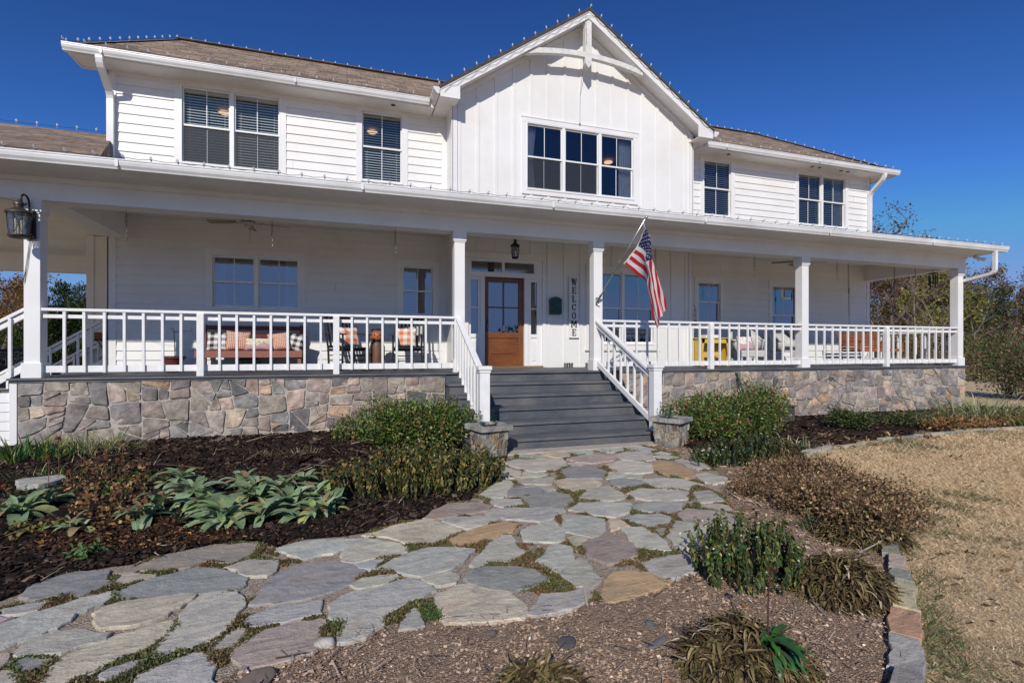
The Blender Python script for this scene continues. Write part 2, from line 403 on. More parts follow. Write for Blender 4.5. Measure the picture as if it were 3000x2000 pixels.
PATH_L = [(-300, 1520), (0, 1385), (60, 1362), (150, 1322), (250, 1306), (300, 1300), (353, 1281), (493, 1252), (590, 1245), (630, 1262), (683, 1243), (784, 1235), (836, 1227), (930, 1200), (982, 1191), (975, 1186), (1030, 1156), (1080, 1150), (1128, 1112), (1150, 1080), (1165, 1052)]
PATH_R = [(1480, 1026), (1560, 1046), (1600, 1052), (1650, 1085), (1672, 1108), (1655, 1135), (1704, 1195), (1668, 1225), (1600, 1312), (1540, 1331), (1433, 1374), (1366, 1386), (1290, 1400), (1204, 1417), (1021, 1430), (973, 1435), (859, 1444), (779, 1474), (717, 1494), (620, 1522), (550, 1540), (500, 1580), (380, 1700)]
W_PL = [GR(*p) for p in PATH_L]; W_PR = [GR(*p) for p in PATH_R]
EDGE_D = [(2075, 1960), (2078, 1760), (2080, 1620), (2080, 1540), (2082, 1480), (2078, 1420), (2071, 1350), (2060, 1300), (2044, 1255)]
EDGE_U = [(1836, 1066), (1850, 1046), (1880, 1036), (1915, 1028), (1960, 1023), (2010, 1013), (2060, 1007), (2110, 1001), (2160, 995), (2215, 990), (2270, 987), (2352, 982), (2480, 976)]
W_ED = [GR(*p, z=0.1) for p in EDGE_D] + [(4.35, -4.95), (5.0, -4.35), (5.55, -3.8)] + [GR(*p, z=0.07) for p in EDGE_U]
path_poly = W_PL + [(1.9, -1.85), (4.6, -1.85)] + W_PR
bedL_poly = [(-9, -9), (-9, 0.3), (1.62, 0.3), (1.62, -1.9)] + W_PL[::-1]
bedR_poly = [(4.68, 0.1), (15.2, 0.1), (16.5, -0.8)] + W_ED[::-1] + [W_PR[-1]] + W_PR[::-1][1:] + [(4.68, -1.9)]

def bed_mat(name, dark, mid, light, sc):
    m, N, L, B = new_mat(name)
    v = tc(N, L); a = nz(N, L, v, sc, 6, 0.75, 0.4); vo = N.new('ShaderNodeTexVoronoi'); vo.inputs['Scale'].default_value = sc * 1.1
    L.new(tc(N, L, (1, 1.6, 1)), vo.inputs['Vector'])
    c = ramp(N, L, a, [(0.28, dark), (0.55, mid), (0.8, light)])
    k = N.new('ShaderNodeSeparateColor'); L.new(vo.outputs['Color'], k.inputs[0])
    c = mix(N, L, 1.0, c, ramp(N, L, k.outputs[0], [(0.0, (0.55,) * 3), (1.0, (1.4,) * 3)]), 'MULTIPLY')
    L.new(c, B.inputs['Base Color']); B.inputs['Roughness'].default_value = 0.95; B.inputs['Specular IOR Level'].default_value = 0.15
    h = N.new('ShaderNodeMath'); h.operation = 'ADD'; L.new(a, h.inputs[0]); L.new(vo.outputs['Distance'], h.inputs[1])
    bump(N, L, B, h.outputs[0], 1.0, 0.02); return m
MULCHD = bed_mat('dark_bark_mulch_bed', (0.010, 0.007, 0.006), (0.028, 0.019, 0.016), (0.07, 0.048, 0.038), 45)
MULCHG = bed_mat('weathered_soil_bed', (0.26, 0.175, 0.12), (0.49, 0.345, 0.24), (0.65, 0.49, 0.365), 85)
SANDM = bed_mat('sandy_joint_grit', (0.36, 0.275, 0.21), (0.60, 0.485, 0.39), (0.80, 0.70, 0.60), 90)
def sheet(name, poly, mat, off, grid, amp, label):
    V, F = tri_fill(poly, (), grid)
    mb = MB(); mb.add([(x, y, float(hg(x, y)) + off + amp * mnoise.noise((x * 5, y * 5, 1.3)) + amp * .6 * mnoise.noise((x * 17, y * 17, 4))) for x, y in V], F)
    o = mb.build(name, mat, smooth=True); return struct(o, label=label)
bedL = sheet('mulch_bed', bedL_poly, MULCHD, 0.012, 0.12, 0.022, 'dark bark mulch bed along the stone wall left of the steps')
sheet('soil_bed', bedR_poly, MULCHG, 0.010, 0.12, 0.016, 'weathered grey brown mulch and soil bed right of the path')
pm = MB(); V, F = tri_fill(path_poly, (), 0.25); pm.add([(x, y, 0.099) for x, y in V], F)
path = struct(pm.build('path', SANDM, smooth=True), label='flagstone garden path with sandy joints')

# flagstones: outlines measured on the ground, each a real slab
def zc(k, p):
    x, y = p
    return {'a': (x / 3, 1176 + y / 3), 'b': (705.6 + .3 * x, 1097.6 + .3 * y), 'c': (1332.8 + x / 3, 1097.6 + y / 3),
            's': (1097.6 + .2167 * x, 823.2 + .2167 * y), 'd': (1489.6 + .3667 * x, 901.6 + .3667 * y)}[k]
BL, BG, TN, OR, PU, DK = (0.45, 0.445, 0.405), (0.50, 0.475, 0.405), (0.56, 0.49, 0.38), (0.54, 0.37, 0.22), (0.40, 0.335, 0.29), (0.32, 0.318, 0.305)
FLAG = [
('a', DK, '150,575 230,500 400,440 560,405 755,398 725,440 765,485 640,530 560,575 380,562 250,595'),
('a', PU, '820,410 930,370 1060,315 1250,275 1480,235 1700,205 1770,212 1745,265 1660,300 1600,340 1400,330 1310,365 1100,405 960,385 880,415'),
('a', BL, '1890,260 2050,200 2352,178 2470,184 2480,200 2400,235 2290,275 2090,312 1980,270'),
('a', TN, '785,475 850,420 1090,425 1060,445 960,465 880,495 800,480'),
('a', DK, '800,560 900,500 1040,450 1180,420 1300,390 1440,378 1530,385 1620,410 1700,440 1690,490 1640,520 1500,535 1400,540 1200,560 1000,590 860,595'),
('a', BG, '1550,375 1720,325 1920,335 1900,400 1840,430 1710,430 1640,400'),
('a', DK, '1730,625 1800,520 1880,450 2000,380 2150,345 2290,335 2450,360 2510,395 2430,470 2310,530 2230,560 2100,590 1900,612'),
('a', BL, '0,665 150,635 325,600 320,625 250,665 120,690 0,700'),
('a', BL, '-60,790 150,715 330,660 480,620 600,580 800,535 780,565 700,620 590,660 500,690 460,740 380,790 280,830 190,860 100,890 -80,975'),
('a', TN, '640,690 700,650 880,610 1100,590 1330,565 1310,600 1230,650 1150,700 1040,745 900,770 700,797 660,760'),
('a', BG, '1050,985 1090,910 1170,830 1230,770 1240,700 1310,620 1420,560 1620,548 1690,605 1650,680 1590,780 1520,850 1440,900 1310,940 1180,965 1100,990'),
('a', BG, '95,970 200,870 340,825 560,805 660,820 760,825 730,870 560,910 420,960 250,975 140,985'),
('a', TN, '250,1260 330,1060 430,1000 600,930 720,880 790,845 930,810 1060,755 1195,730 1180,800 1150,850 1050,900 920,960 780,1030 640,1090 530,1140 380,1240'),
('a', DK, '85,1040 160,1000 340,1010 320,1040 220,1100 150,1105'),
('a', BG, '-60,1065 60,1100 130,1190 -60,1230'),
('a', BL, '690,1100 760,1060 900,1020 985,1005 960,1060 860,1110 760,1140'),
('a', BL, '860,1230 905,1176 960,1110 1070,1060 1190,1010 1320,960 1410,955 1475,1060 1460,1120 1480,1230'),
('a', BG, '1430,970 1480,910 1590,820 1660,785 1700,800 1680,870 1630,905 1540,950'),
('a', BL, '1670,760 1720,705 1850,660 2000,630 2225,595 2215,690 2100,710 1950,745 1830,765 1700,780'),
('a', PU, '1625,920 1740,860 1830,800 2000,760 2200,730 2230,760 2200,830 2230,890 2150,950 2000,1010 1820,1050 1650,1090 1620,1000'),
('b', BL, '160,960 250,910 360,870 520,840 700,780 800,765 900,790 975,850 880,895 780,930 680,990 600,1040 570,1110 510,1150 440,1210 350,1240 250,1250 245,1190 290,1150 290,1090 200,1070 170,1020'),
('b', BG, '330,800 420,760 560,735 690,730 700,750 620,790 540,820 400,830'),
('b', BG, '285,560 300,500 345,460 450,455 600,480 700,500 765,525 760,560 620,600 500,610 350,640 285,625'),
('b', TN, '435,430 560,395 750,340 920,312 1040,345 1100,365 1180,380 1130,420 1060,460 960,500 800,500 700,460 560,435'),
('b', BL, '520,690 640,620 780,570 930,525 1180,530 1290,540 1200,610 1100,690 1000,720 880,745 760,730 680,710'),
('b', BL, '380,660 480,625 620,615 560,650 490,690 420,680'),
('b', OR, '1075,470 1180,420 1350,360 1520,330 1610,345 1560,400 1450,440 1300,490 1180,520 1110,515'),
('b', BG, '1250,660 1310,590 1380,500 1500,425 1560,430 1590,500 1650,560 1640,600 1560,630 1400,640 1300,670'),
('b', BG, '1640,410 1690,370 1850,330 1910,330 1950,400 1970,470 1900,485 1780,480 1680,470'),
('b', PU, '900,300 960,245 1080,195 1250,180 1420,205 1380,240 1250,265 1100,290 970,305'),
('b', BG, '1050,325 1120,300 1300,290 1480,300 1440,330 1330,360 1220,380 1120,345'),
('b', BL, '1370,265 1430,235 1600,225 1900,230 1960,240 1880,300 1780,325 1620,310 1500,300 1390,285'),
('b', BL, '1390,180 1450,155 1630,160 1640,190 1600,215 1480,215'),
('b', DK, '1640,150 1750,115 1900,105 2010,125 2025,175 1950,220 1830,235 1720,225 1690,190'),
('b', BG, '1310,130 1420,50 1500,0 1560,20 1580,50 1540,100 1490,140 1420,150'),
('b', DK, '1540,95 1600,60 1720,50 1800,75 1780,110 1650,135 1560,130'),
('b', BL, '1960,275 2100,280 2270,310 2260,400 2180,440 2080,420 1990,400 1960,350'),
('c', BL, '-60,215 0,172 200,165 345,178 340,215 240,265 150,255 30,230'),
('c', BG, '285,340 430,335 520,390 590,430 620,490 480,480 400,470 330,410'),
('c', BL, '300,275 400,245 550,240 640,265 620,310 480,340 380,310'),
('c', BG, '610,400 660,290 760,300 880,360 860,420 800,490 730,480 640,450'),
('c', PU, '670,250 740,210 900,220 1060,250 1110,300 1000,350 900,355 800,310 690,275'),
('c', PU, '10,445 120,410 290,385 330,430 400,480 390,530 300,560 180,590 60,540'),
('c', OR, '150,800 185,680 230,640 400,640 500,660 620,700 560,740 430,790 300,830 200,840'),
('c', BL, '430,580 540,545 700,520 780,530 810,590 800,630 740,640 650,680 560,670 480,620'),
('b', BG, '1950,720 2010,660 2090,610 2130,620 2180,700 2240,780 2200,820 2060,830 1960,740'),
('b', BL, '1720,640 1800,590 1840,530 1900,500 2030,530 2040,620 1990,670 1920,710 1820,680'),
('b', TN, '1000,880 1060,870 1160,815 1290,810 1400,850 1560,870 1650,960 1680,1020 1660,1060 1400,1090 1050,1105 1020,1040 960,960'),
('b', DK, '1230,790 1200,745 1290,690 1400,670 1600,670 1750,690 1850,770 1840,800 1650,830 1540,870 1450,850 1340,830'),
('b', BG, '1700,1040 1760,940 1800,890 1960,870 2130,840 2200,830 2170,900 2080,970 1900,1020 1760,1045'),
('b', BL, '700,1150 720,1090 770,1020 830,980 870,1000 890,1120 820,1140'),
('c', BG, '325,105 400,70 560,75 740,85 730,140 600,150 420,140'),
('c', BG, '0,125 60,70 190,50 320,120 270,140 120,150 0,145'),
('c', BL, '365,190 500,158 700,160 700,190 640,235 500,230 380,220'),
('c', BG, '430,10 560,0 700,5 830,40 720,70 560,68 480,50'),
('c', DK, '210,10 300,0 420,10 440,40 350,60 240,50'),
('s', BG, '300,1100 400,1068 650,1066 880,1055 930,1130 840,1170 600,1190 400,1140'),
('s', PU, '960,1060 1100,1024 1300,1015 1460,1022 1430,1070 1200,1100 1050,1090'),
('s', BG, '1475,1010 1600,988 1820,985 1850,1060 1700,1080 1540,1060'),
('s', BG, '1400,1120 1500,1090 1700,1090 1830,1110 1840,1190 1650,1210 1500,1200 1400,1160'),
('s', DK, '900,1180 1000,1140 1200,1140 1350,1190 1300,1262 950,1262 910,1220'),
('s', OR, '1850,1110 2000,1090 2150,1130 2250,1180 2290,1230 2250,1262 2000,1230 1900,1180'),
('s', BG, '2110,1070 2250,1060 2352,1080 2440,1160 2330,1160 2230,1135'),
('s', BG, '250,1200 300,1150 430,1190 430,1240 380,1260 240,1240'),
('s', BG, '1880,1030 2000,1020 2100,1040 2000,1055'),
('d', BG, '300,512 360,502 480,530 490,550 400,568 340,548'),
('b', BG, '1600,10 1700,0 1880,0 1860,40 1720,45 1620,30'),
('b', TN, '1900,20 2000,0 2200,10 2240,40 2170,80 2050,95 1960,70'),
('b', BG, '1630,70 1840,60 1880,84 1850,98 1800,70 1730,46'),
]
def flag_mat():
    m, N, L, B = new_mat('cleft_bluestone')
    a = N.new('ShaderNodeAttribute'); a.attribute_name = 'Col'
    v = tc(N, L); f = nz(N, L, tc(N, L, (1, 2.6, 1)), 2.6, 9, 0.72, 1.6); f2 = nz(N, L, v, 14, 6, 0.7); f3 = nz(N, L, v, 2.1, 4, 0.6, 1.5); f4 = nz(N, L, v, 120, 3, 0.7)
    c = mix(N, L, 1.0, a.outputs['Color'], ramp(N, L, f, [(0.28, (0.55, 0.57, 0.60)), (0.46, (0.92, 0.92, 0.91)), (0.55, (1.05, 1.03, 0.99)), (0.72, (1.32, 1.26, 1.15))]), 'MULTIPLY')
    c = mix(N, L, 1.0, c, ramp(N, L, f2, [(0.3, (0.88,) * 3), (0.7, (1.12,) * 3)]), 'MULTIPLY')
    c = mix(N, L, ramp(N, L, f3, [(0.55, (0, 0, 0)), (0.74, (0.6,) * 3)]), c, (0.40, 0.28, 0.17))
    c = mix(N, L, 1.0, c, ramp(N, L, f4, [(0.25, (0.8,) * 3), (0.6, (1.05,) * 3)]), 'MULTIPLY')
    L.new(c, B.inputs['Base Color']); B.inputs['Roughness'].default_value = 0.75; B.inputs['Specular IOR Level'].default_value = 0.3
    h = N.new('ShaderNodeMath'); h.operation = 'ADD'; L.new(f, h.inputs[0]); L.new(f2, h.inputs[1])
    bump(N, L, B, h.outputs[0], 0.8, 0.018); return m
FLAGM = flag_mat()
flag_world = []
def slab(poly, col, z0, z1, name, mat, parent, rough=0.017, inset=0.005):
    """slab with broken, slightly chamfered edges from a ground outline"""
    P = [Vector(p) for p in poly]; out = []
    for i in range(len(P)):
        a, b = P[i], P[(i + 1) % len(P)]; k = max(1, int((b - a).length / 0.03))
        nrm = (b - a).orthogonal().normalized() if (b - a).length > 1e-6 else Vector((0, 0))
        for t in range(k):
            q = a.lerp(b, t / k); out.append(q + nrm * rough * (mnoise.noise((q.x * 11, q.y * 11, z0 * 50 + 3)) * 1.3 + .7 * mnoise.noise((q.x * 40, q.y * 40, 7))))
    c = sum(out, Vector((0, 0))) / len(out); tx, ty = random.uniform(-.006, .006), random.uniform(-.006, .006)
    top = [c + (q - c) * (1 - inset / max(0.05, (q - c).length)) for q in out]
    zt = lambda q: z1 + tx * (q.x - c.x) + ty * (q.y - c.y)
    mb = MB(); mb.col = col; n = len(out)
    mb.add([(q.x, q.y, z0) for q in out] + [(q.x, q.y, zt(q) - inset) for q in out] + [(q.x, q.y, zt(q)) for q in top],
           [(i, (i + 1) % n, n + (i + 1) % n, n + i) for i in range(n)] + [(n + i, n + (i + 1) % n, 2 * n + (i + 1) % n, 2 * n + i) for i in range(n)])
    V, F = tri_fill([(q.x, q.y) for q in top]); mb.add([(x, y, zt(Vector((x, y)))) for x, y in V], F)
    o = mb.build(name, mat, parent); return o
rs = random.Random(3)
def grow(P, m):
    P = [Vector(p) for p in P]; n = len(P); A = sum(P[i].x * P[(i + 1) % n].y - P[(i + 1) % n].x * P[i].y for i in range(n)); sg = 1 if A > 0 else -1; out = []
    for i in range(n):
        a, b, c = P[i - 1], P[i], P[(i + 1) % n]; d1, d2 = (b - a).normalized(), (c - b).normalized(); nn = Vector((d1.y + d2.y, -(d1.x + d2.x)))
        nn = nn.normalized() if nn.length > 1e-5 else Vector((d1.y, -d1.x)); out.append(tuple(b + nn * m * sg))
    return out
for k, colr, s_ in FLAG:
    pts = grow([GR(*zc(k, tuple(map(float, q.split(',')))), z=0.115) for q in s_.split()], .010); pts = grow(pts, max(0, .0065 * (math.hypot(pts[0][0], pts[0][1] + 8.5) - 3.2)))
    flag_world.append(pts); j = rs.uniform(0.92, 1.12)
    slab(pts, tuple(min(1, c * j * rs.uniform(0.97, 1.03)) for c in colr), 0.07, 0.111 + rs.uniform(0, 0.007), 'flagstone', FLAGM, path)
# small filler stones where the joints open up
fr_ = np.random.default_rng(12); polys_ = [np.array(p) for p in flag_world]
def edge_dist(q, P):
    m = 9.0
    for i in range(len(P)):
        a, b = P[i], P[(i + 1) % len(P)]; ab = b - a; t_ = min(1, max(0, float((q - a) @ ab) / max(1e-9, float(ab @ ab)))); m = min(m, float(np.linalg.norm(q - a - t_ * ab)))
    return m
cq = fr_.uniform(np.array(path_poly).min(0), np.array(path_poly).max(0), (5200, 2)); cq = cq[inpoly(cq, path_poly)]; cq = cq[(np.linalg.norm(cq - np.array([0, -8.5]), axis=1) > 2.0) & (cq[:, 0] > -3) & (cq[:, 1] < -2.2)]; cand = []
for P in polys_: cq = cq[~inpoly(cq, P)]
nf_ = 0
for q in cq:
    nearp = [P for P in polys_ if np.abs(P.mean(0) - q).max() < 1.1]; d = min([edge_dist(q, P) for P in nearp + [np.array(path_poly)]] or [9])
    if d < .055 or nf_ > 26: continue
    R_ = min(d - .012, .15); n = fr_.integers(5, 8); a0 = fr_.uniform(0, 6); best = []
    for k in range(n):
        a = a0 + 2 * pi * k / n; u = np.array([math.cos(a), math.sin(a)]); t = R_
        while t < .26 and min([edge_dist(q + u * t, P) for P in nearp + [np.array(path_poly)]]) > .016 and not any(inpoly((q + u * t)[None], P)[0] for P in nearp): t += .012
        best.append(tuple(q + u * (t - .006) * fr_.uniform(.86, 1)))
    polys_.append(np.array(best)); flag_world.append(best); c0 = [BL, BG, TN, BG][nf_ % 4]; nf_ += 1
    slab(best, tuple(min(1, c * fr_.uniform(.9, 1.08)) for c in c0), 0.07, 0.110 + fr_.uniform(0, .006), 'flagstone', FLAGM, path)
# landing strip of concrete at the foot of the steps
CONC = M('pale_concrete', (0.42, 0.37, 0.31), 0.85, 0.18, 9, 0.4, 60)
fo = MB(); fo.box(1.75, -2.16, 0.05, 4.66, -1.90, 0.118); struct(fo.build('concrete_footing', CONC, bevel=0.006), label='pale concrete strip at the foot of the steps')

# stone edging between bed and lawn
edging = thing('stone_edging', 'low curved border of flat grey stones between mulch bed and lawn', 'edging')
def resample(P, step, seed):
    r = random.Random(seed); P = [Vector(p) for p in P]; out = [P[0]]; need = step * r.uniform(.7, 1.3); i = 0; cur = P[0]
    while i < len(P) - 1:
        d = (P[i + 1] - cur).length
        if d >= need: cur = cur + (P[i + 1] - cur).normalized() * need; out.append(cur); need = step * r.uniform(.7, 1.35)
        else: need -= d; i += 1; cur = P[i]
    return out
ep = resample(W_ED, 0.27, 5)
for i in range(len(ep) - 1):
    a, b = ep[i], ep[i + 1]; d = (b - a).normalized(); nn = Vector((-d.y, d.x)); wd = 0.050 * rs.uniform(.85, 1.2); g0 = 0.006; a2 = a + d * g0; b2 = b - d * g0
    o1, o2 = rs.uniform(-.02, .02), rs.uniform(-.02, .02)
    q = [a2 - nn * (wd + o1), a2.lerp(b2, .5) - nn * (wd + rs.uniform(-.01, .02)), b2 - nn * (wd + o2), b2 + nn * (wd - o2), a2.lerp(b2, .5) + nn * (wd + rs.uniform(-.01, .02)), a2 + nn * (wd - o1)]
    colr = rs.choice([BG, TN, BG, TN, BL, DK, OR if i % 4 == 0 else BG]); colr = tuple(c * k_ for c, k_ in zip(colr, (.88, .86, .80))); z = float(hg(a.x, a.y))
    slab([(p.x, p.y) for p in q], tuple(c * rs.uniform(1.0, 1.18) for c in colr), z - 0.03, z + 0.048 + rs.uniform(-.012, .015), 'edging_stone', FLAGM, edging, 0.01)
fs = slab([GR(*p, z=.16) for p in [(35, 1103), (60, 1098), (100, 1094), (142, 1090), (155, 1094), (130, 1104), (90, 1112), (40, 1116)]], BL, 0.09, 0.165, 'stepping_stone', FLAGM, None)
tag(fs, 'single flat grey stone lying in the mulch bed at the left', 'stone')
0 and tag(slab([GR(*p, z=.14) for p in [(560, 1092), (600, 1088), (720, 1090), (738, 1096), (700, 1102), (610, 1101)]], BG, 0.09, 0.15, 'stepping_stone', FLAGM, None), 'flat grey stone half hidden behind the silver leaved plants', 'stone')

# ------------------------------------------------------------------ the house
W, GY = 2.40, 1.84
DZ = 1.11; HX0, HX1 = -4.07, 14.59; GX0, GX1 = 2.08, 7.96; GC = 5.0
ST0, ST1 = 1.58, 4.71
house = thing('farmhouse', 'white two storey farmhouse with long covered porch, stone base and central gable', 'house')

def split_cells(W_, H_, nx, ny, seed):
    """irregular angular pieces: the panel is broken again and again along skewed lines"""
    r = random.Random(seed); mean = W_ * H_ / (nx * ny); out = []; n0 = max(1, int(W_ / (H_ * 1.3))); work = []
    cut = [0] + [W_ * (i + r.uniform(-.2, .2)) / n0 for i in range(1, n0)] + [W_]; sk = [0] + [r.uniform(-.15, .15) * H_ for _ in range(1, n0)] + [0]
    for i in range(n0): work.append([(cut[i] - sk[i], 0), (cut[i + 1] - sk[i + 1], 0), (cut[i + 1] + sk[i + 1], H_), (cut[i] + sk[i], H_)])
    while work:
        P = work.pop(); n = len(P); A = abs(sum(P[i][0] * P[(i + 1) % n][1] - P[(i + 1) % n][0] * P[i][1] for i in range(n))) / 2
        if A < mean * r.choice((.45, .8, 1.1, 1.5, 2.0)): out.append(P); continue
        xs = [p[0] for p in P]; ys = [p[1] for p in P]; w_, h_ = max(xs) - min(xs), max(ys) - min(ys)
        ang = (0 if h_ * 1.25 > w_ else pi / 2) + r.choice((r.gauss(0, .12), r.gauss(0, .45))); d = Vector((math.cos(ang), math.sin(ang))); nn = Vector((-d.y, d.x))
        pr_ = [Vector(p).dot(nn) for p in P]; t0 = min(pr_) + (max(pr_) - min(pr_)) * r.uniform(.36, .64); a_, b_ = [], []
        for i in range(n):
            p, q = Vector(P[i]), Vector(P[(i + 1) % n]); dp, dq = p.dot(nn) - t0, q.dot(nn) - t0
            (a_ if dp <= 0 else b_).append(tuple(p))
            if dp * dq < 0: x_ = tuple(p.lerp(q, dp / (dp - dq))); a_.append(x_); b_.append(x_)
        for Q in (a_, b_):
            if len(Q) >= 3: work.append(Q)
    return out
def shrink(poly, m):
    n = len(poly); c = Vector((sum(p[0] for p in poly) / n, sum(p[1] for p in poly) / n)); out = []
    P = [Vector(p) for p in poly]
    # inset every edge by m (convex)
    area = sum(P[i].x * P[(i + 1) % n].y - P[(i + 1) % n].x * P[i].y for i in range(n))
    if area < 0: P = P[::-1]
    cur = P
    for i in range(n):
        a, b = P[i], P[(i + 1) % n]; d = b - a
        if d.length < 1e-4: continue
        nn = Vector((-d.y, d.x)).normalized(); o = a + nn * m; res = []
        for k in range(len(cur)):
            p, q = cur[k], cur[(k + 1) % len(cur)]; dp = (p - o).dot(nn); dq = (q - o).dot(nn)
            if dp >= 0: res.append(p)
            if dp * dq < 0: res.append(p.lerp(q, dp / (dp - dq)))
        cur = res
        if len(cur) < 3: return None
    return cur
def round_poly(P, k=2, seed=0, amp=0.006):
    for _ in range(k):
        out = []
        for i in range(len(P)):
            a, b = P[i], P[(i + 1) % len(P)]
            if (b - a).length < 0.02: out.append(a.lerp(b, .5)); continue
            out += [a.lerp(b, 0.09), a.lerp(b, 0.5), a.lerp(b, 0.91)]
        P = out
    return [p + Vector((mnoise.noise((p.x * 9, p.y * 9, seed)), mnoise.noise((p.x * 9, p.y * 9, seed + 5)))) * amp * 2 for p in P]
def stone_panel(mb, W_, H_, nx, ny, seed, fmap, pal_, depth=0.026, mortar=0.0055):
    r = random.Random(seed + 1)
    for ci, cell in enumerate(split_cells(W_, H_, nx, ny, seed)):
        P = shrink(cell, mortar)
        if not P: continue
        P = round_poly(P, 1, ci); n = len(P)
        if n < 3: continue
        c = sum(P, Vector((0, 0))) / n; dd = depth * r.uniform(0.7, 1.3); tl = Vector((r.uniform(-1, 1), r.uniform(-1, 1))) * 0.07
        rings = []
        for f, h in ((1.0, 0.0), (0.975, 0.75), (0.92, 0.97), (0.5, 1.0)):
            rings.append([(c + (p - c) * f, max(0, dd * h + (tl.dot(p - c) if h > 0 else 0) + (0.016 * mnoise.noise((p.x * 16 * f, p.y * 16 * f, ci)) if h > 0.5 else 0))) for p in P])
        colr = r.choices([q for q, _ in pal_], [w_ for _, w_ in pal_])[0]; j = r.uniform(0.62, 1.02); mb.col = tuple(x * j for x in colr)
        vs = [fmap(p.x, p.y, h) for ring in rings for p, h in ring] + [fmap(c.x, c.y, dd)]
        fsx = [(k * n + i, k * n + (i + 1) % n, (k + 1) * n + (i + 1) % n, (k + 1) * n + i) for k in range(3) for i in range(n)] + [(3 * n + i, 3 * n + (i + 1) % n, 4 * n) for i in range(n)]
        mb.add(vs, fsx)
STONEM = MA('fieldstone', 0.88, 0.38, 9, 1.0, 22, bdist=0.02, grime=(5.0, (0.62, 0.58, 0.57), 0.45, 0.7))
MORT = M('stone_mortar', (0.42, 0.385, 0.335), 0.9, 0.15, 20, 0.4, 70)
SPAL = [((0.42, 0.355, 0.31), 4), ((0.30, 0.27, 0.255), 3.4), ((0.45, 0.36, 0.31), 4), ((0.55, 0.42, 0.34), 2), ((0.56, 0.39, 0.27), 1.0), ((0.44, 0.385, 0.32), 4), ((0.19, 0.185, 0.185), 1.0), ((0.34, 0.32, 0.30), 3), ((0.58, 0.48, 0.36), 0.9)]
fb = MB()
for x0, x1, sd, rt in ((-4.19, ST0 - 0.01, 11, 3.35), (ST1 + 0.01, 14.62, 23, 3.35)):
    stone_panel(fb, x1 - x0, 1.06, int((x1 - x0) * rt), 5, sd, lambda u, v, h, x0=x0: (x0 + u, -h - 0.001, v), SPAL, 0.028)
stone_panel(fb, 2.4, 1.06, 8, 5, 31, lambda u, v, h: (14.62 + h, u, v), SPAL, 0.028)
stone_panel(fb, 0.5, 1.06, 2, 5, 33, lambda u, v, h: (ST0 - 0.01 + h * 0.3, u, v), SPAL, 0.02)
split_build(fb, 'stone_foundation', STONEM, house, 3.0, smooth='auto')
mo = MB(); mo.box(-4.19, -0.012, -0.1, ST0 - 0.01, 0.2, 1.06); mo.box(ST1 + 0.01, -0.012, -0.1, 14.62, 0.2, 1.06); mo.box(14.42, 0.2, -0.1, 14.62, 2.4, 1.06)
mo.build('mortar_wall', MORT, house)
# white boarded skirt and corner board left of the stone
sk = MB(); zz = 0.92
sk.box(-4.275, -0.025, -0.1, -4.195, 0.12, 1.04)
for k in range(7):
    zb = 0.79 - k * 0.125
    if zb < -0.1: break
    sk.add([(-7, -0.006, zb), (-4.275, -0.006, zb), (-4.275, 0.006, zb + .125), (-7, 0.006, zb + .125), (-7, 0.012, zb), (-4.275, 0.012, zb)], [(0, 1, 2, 3), (0, 4, 5, 1)])
sk.build('skirt_board', WHITE, house)

# deck
dk = MB(); r = random.Random(2); y = -0.06; k = 0
while y < 2.42:
    y1 = min(y + 0.138, 2.43); x = -4.29
    cuts = sorted([-4.29, 14.68] + [r.uniform(-2, 12) for _ in range(3)])
    for a, b in zip(cuts, cuts[1:]): dk.box(a + .001, y, 1.082 - r.uniform(0, .0015), b - .001, y1 - 0.005, DZ - r.uniform(0, .0015))
    y += 0.138
for j in range(2): dk.box(-4.29 - .14 * (j + 1), 2.0, 1.08, -4.29 - .14 * j - .004, 6.9, DZ)
for j in range(8): dk.box(-4.29 + .1 * j, 2.44, 1.08, -4.29 + .1 * j + .096, 6.9, DZ - 0.002)
dk.build('porch_floor', DECK, house)
dj = MB(); dj.box(-4.26, -0.035, 1.045, ST0, 0.3, 1.08); dj.box(ST1, -0.035, 1.045, 14.66, 0.3, 1.08); dj.box(-4.26, 0.3, 0.9, 14.5, 2.4, 1.076)
dj.build('rim_board', DECKR, house)

# front steps
TR, RI = 0.365, 0.171
st = MB()
for k in range(1, 6):
    yn = -0.05 - TR * k; z = DZ - RI * k
    st.box(ST0 - .02, yn, z - 0.038, ST1 + .02, yn + 0.187, z); st.box(ST0 - .02, yn + 0.192, z - 0.038, ST1 + .02, yn + TR + 0.03, z - 0.001)
sto = st.build('stair_tread', DECK, house, bevel=0.004)
sr = MB()
for k in range(0, 6):
    yn = -0.02 - TR * k; z = DZ - RI * k - (0.038 if k else 0.034); zb = DZ - RI * (k + 1) if k < 5 else 0.08
    sr.box(ST0, yn, zb, ST1, yn + 0.022, z)
sr.build('stair_riser', DECKR, house)
ss = MB()
for x0 in (ST0 + 0.005, ST1 - 0.045):
    pts = [(x0, 0.0, 0.0)]
    for k in range(0, 6): pts += [(x0, 0.0 - TR * k, DZ - 0.05 - RI * k), (x0, 0.0 - TR * (k + 1), DZ - 0.05 - RI * k)]
    pts = pts[:-1] + [(x0, 0.0 - TR * 5, 0.0)]
    for k in range(0, 6): ss.box(x0, 0.0 - TR * k + (0 if k else 0), 0.02, x0 + 0.04, 0.005 - TR * (k) + TR if k else 0.25, DZ - 0.045 - RI * k)
split_build(ss, 'stair_stringer', DECKR, house, 3.1)

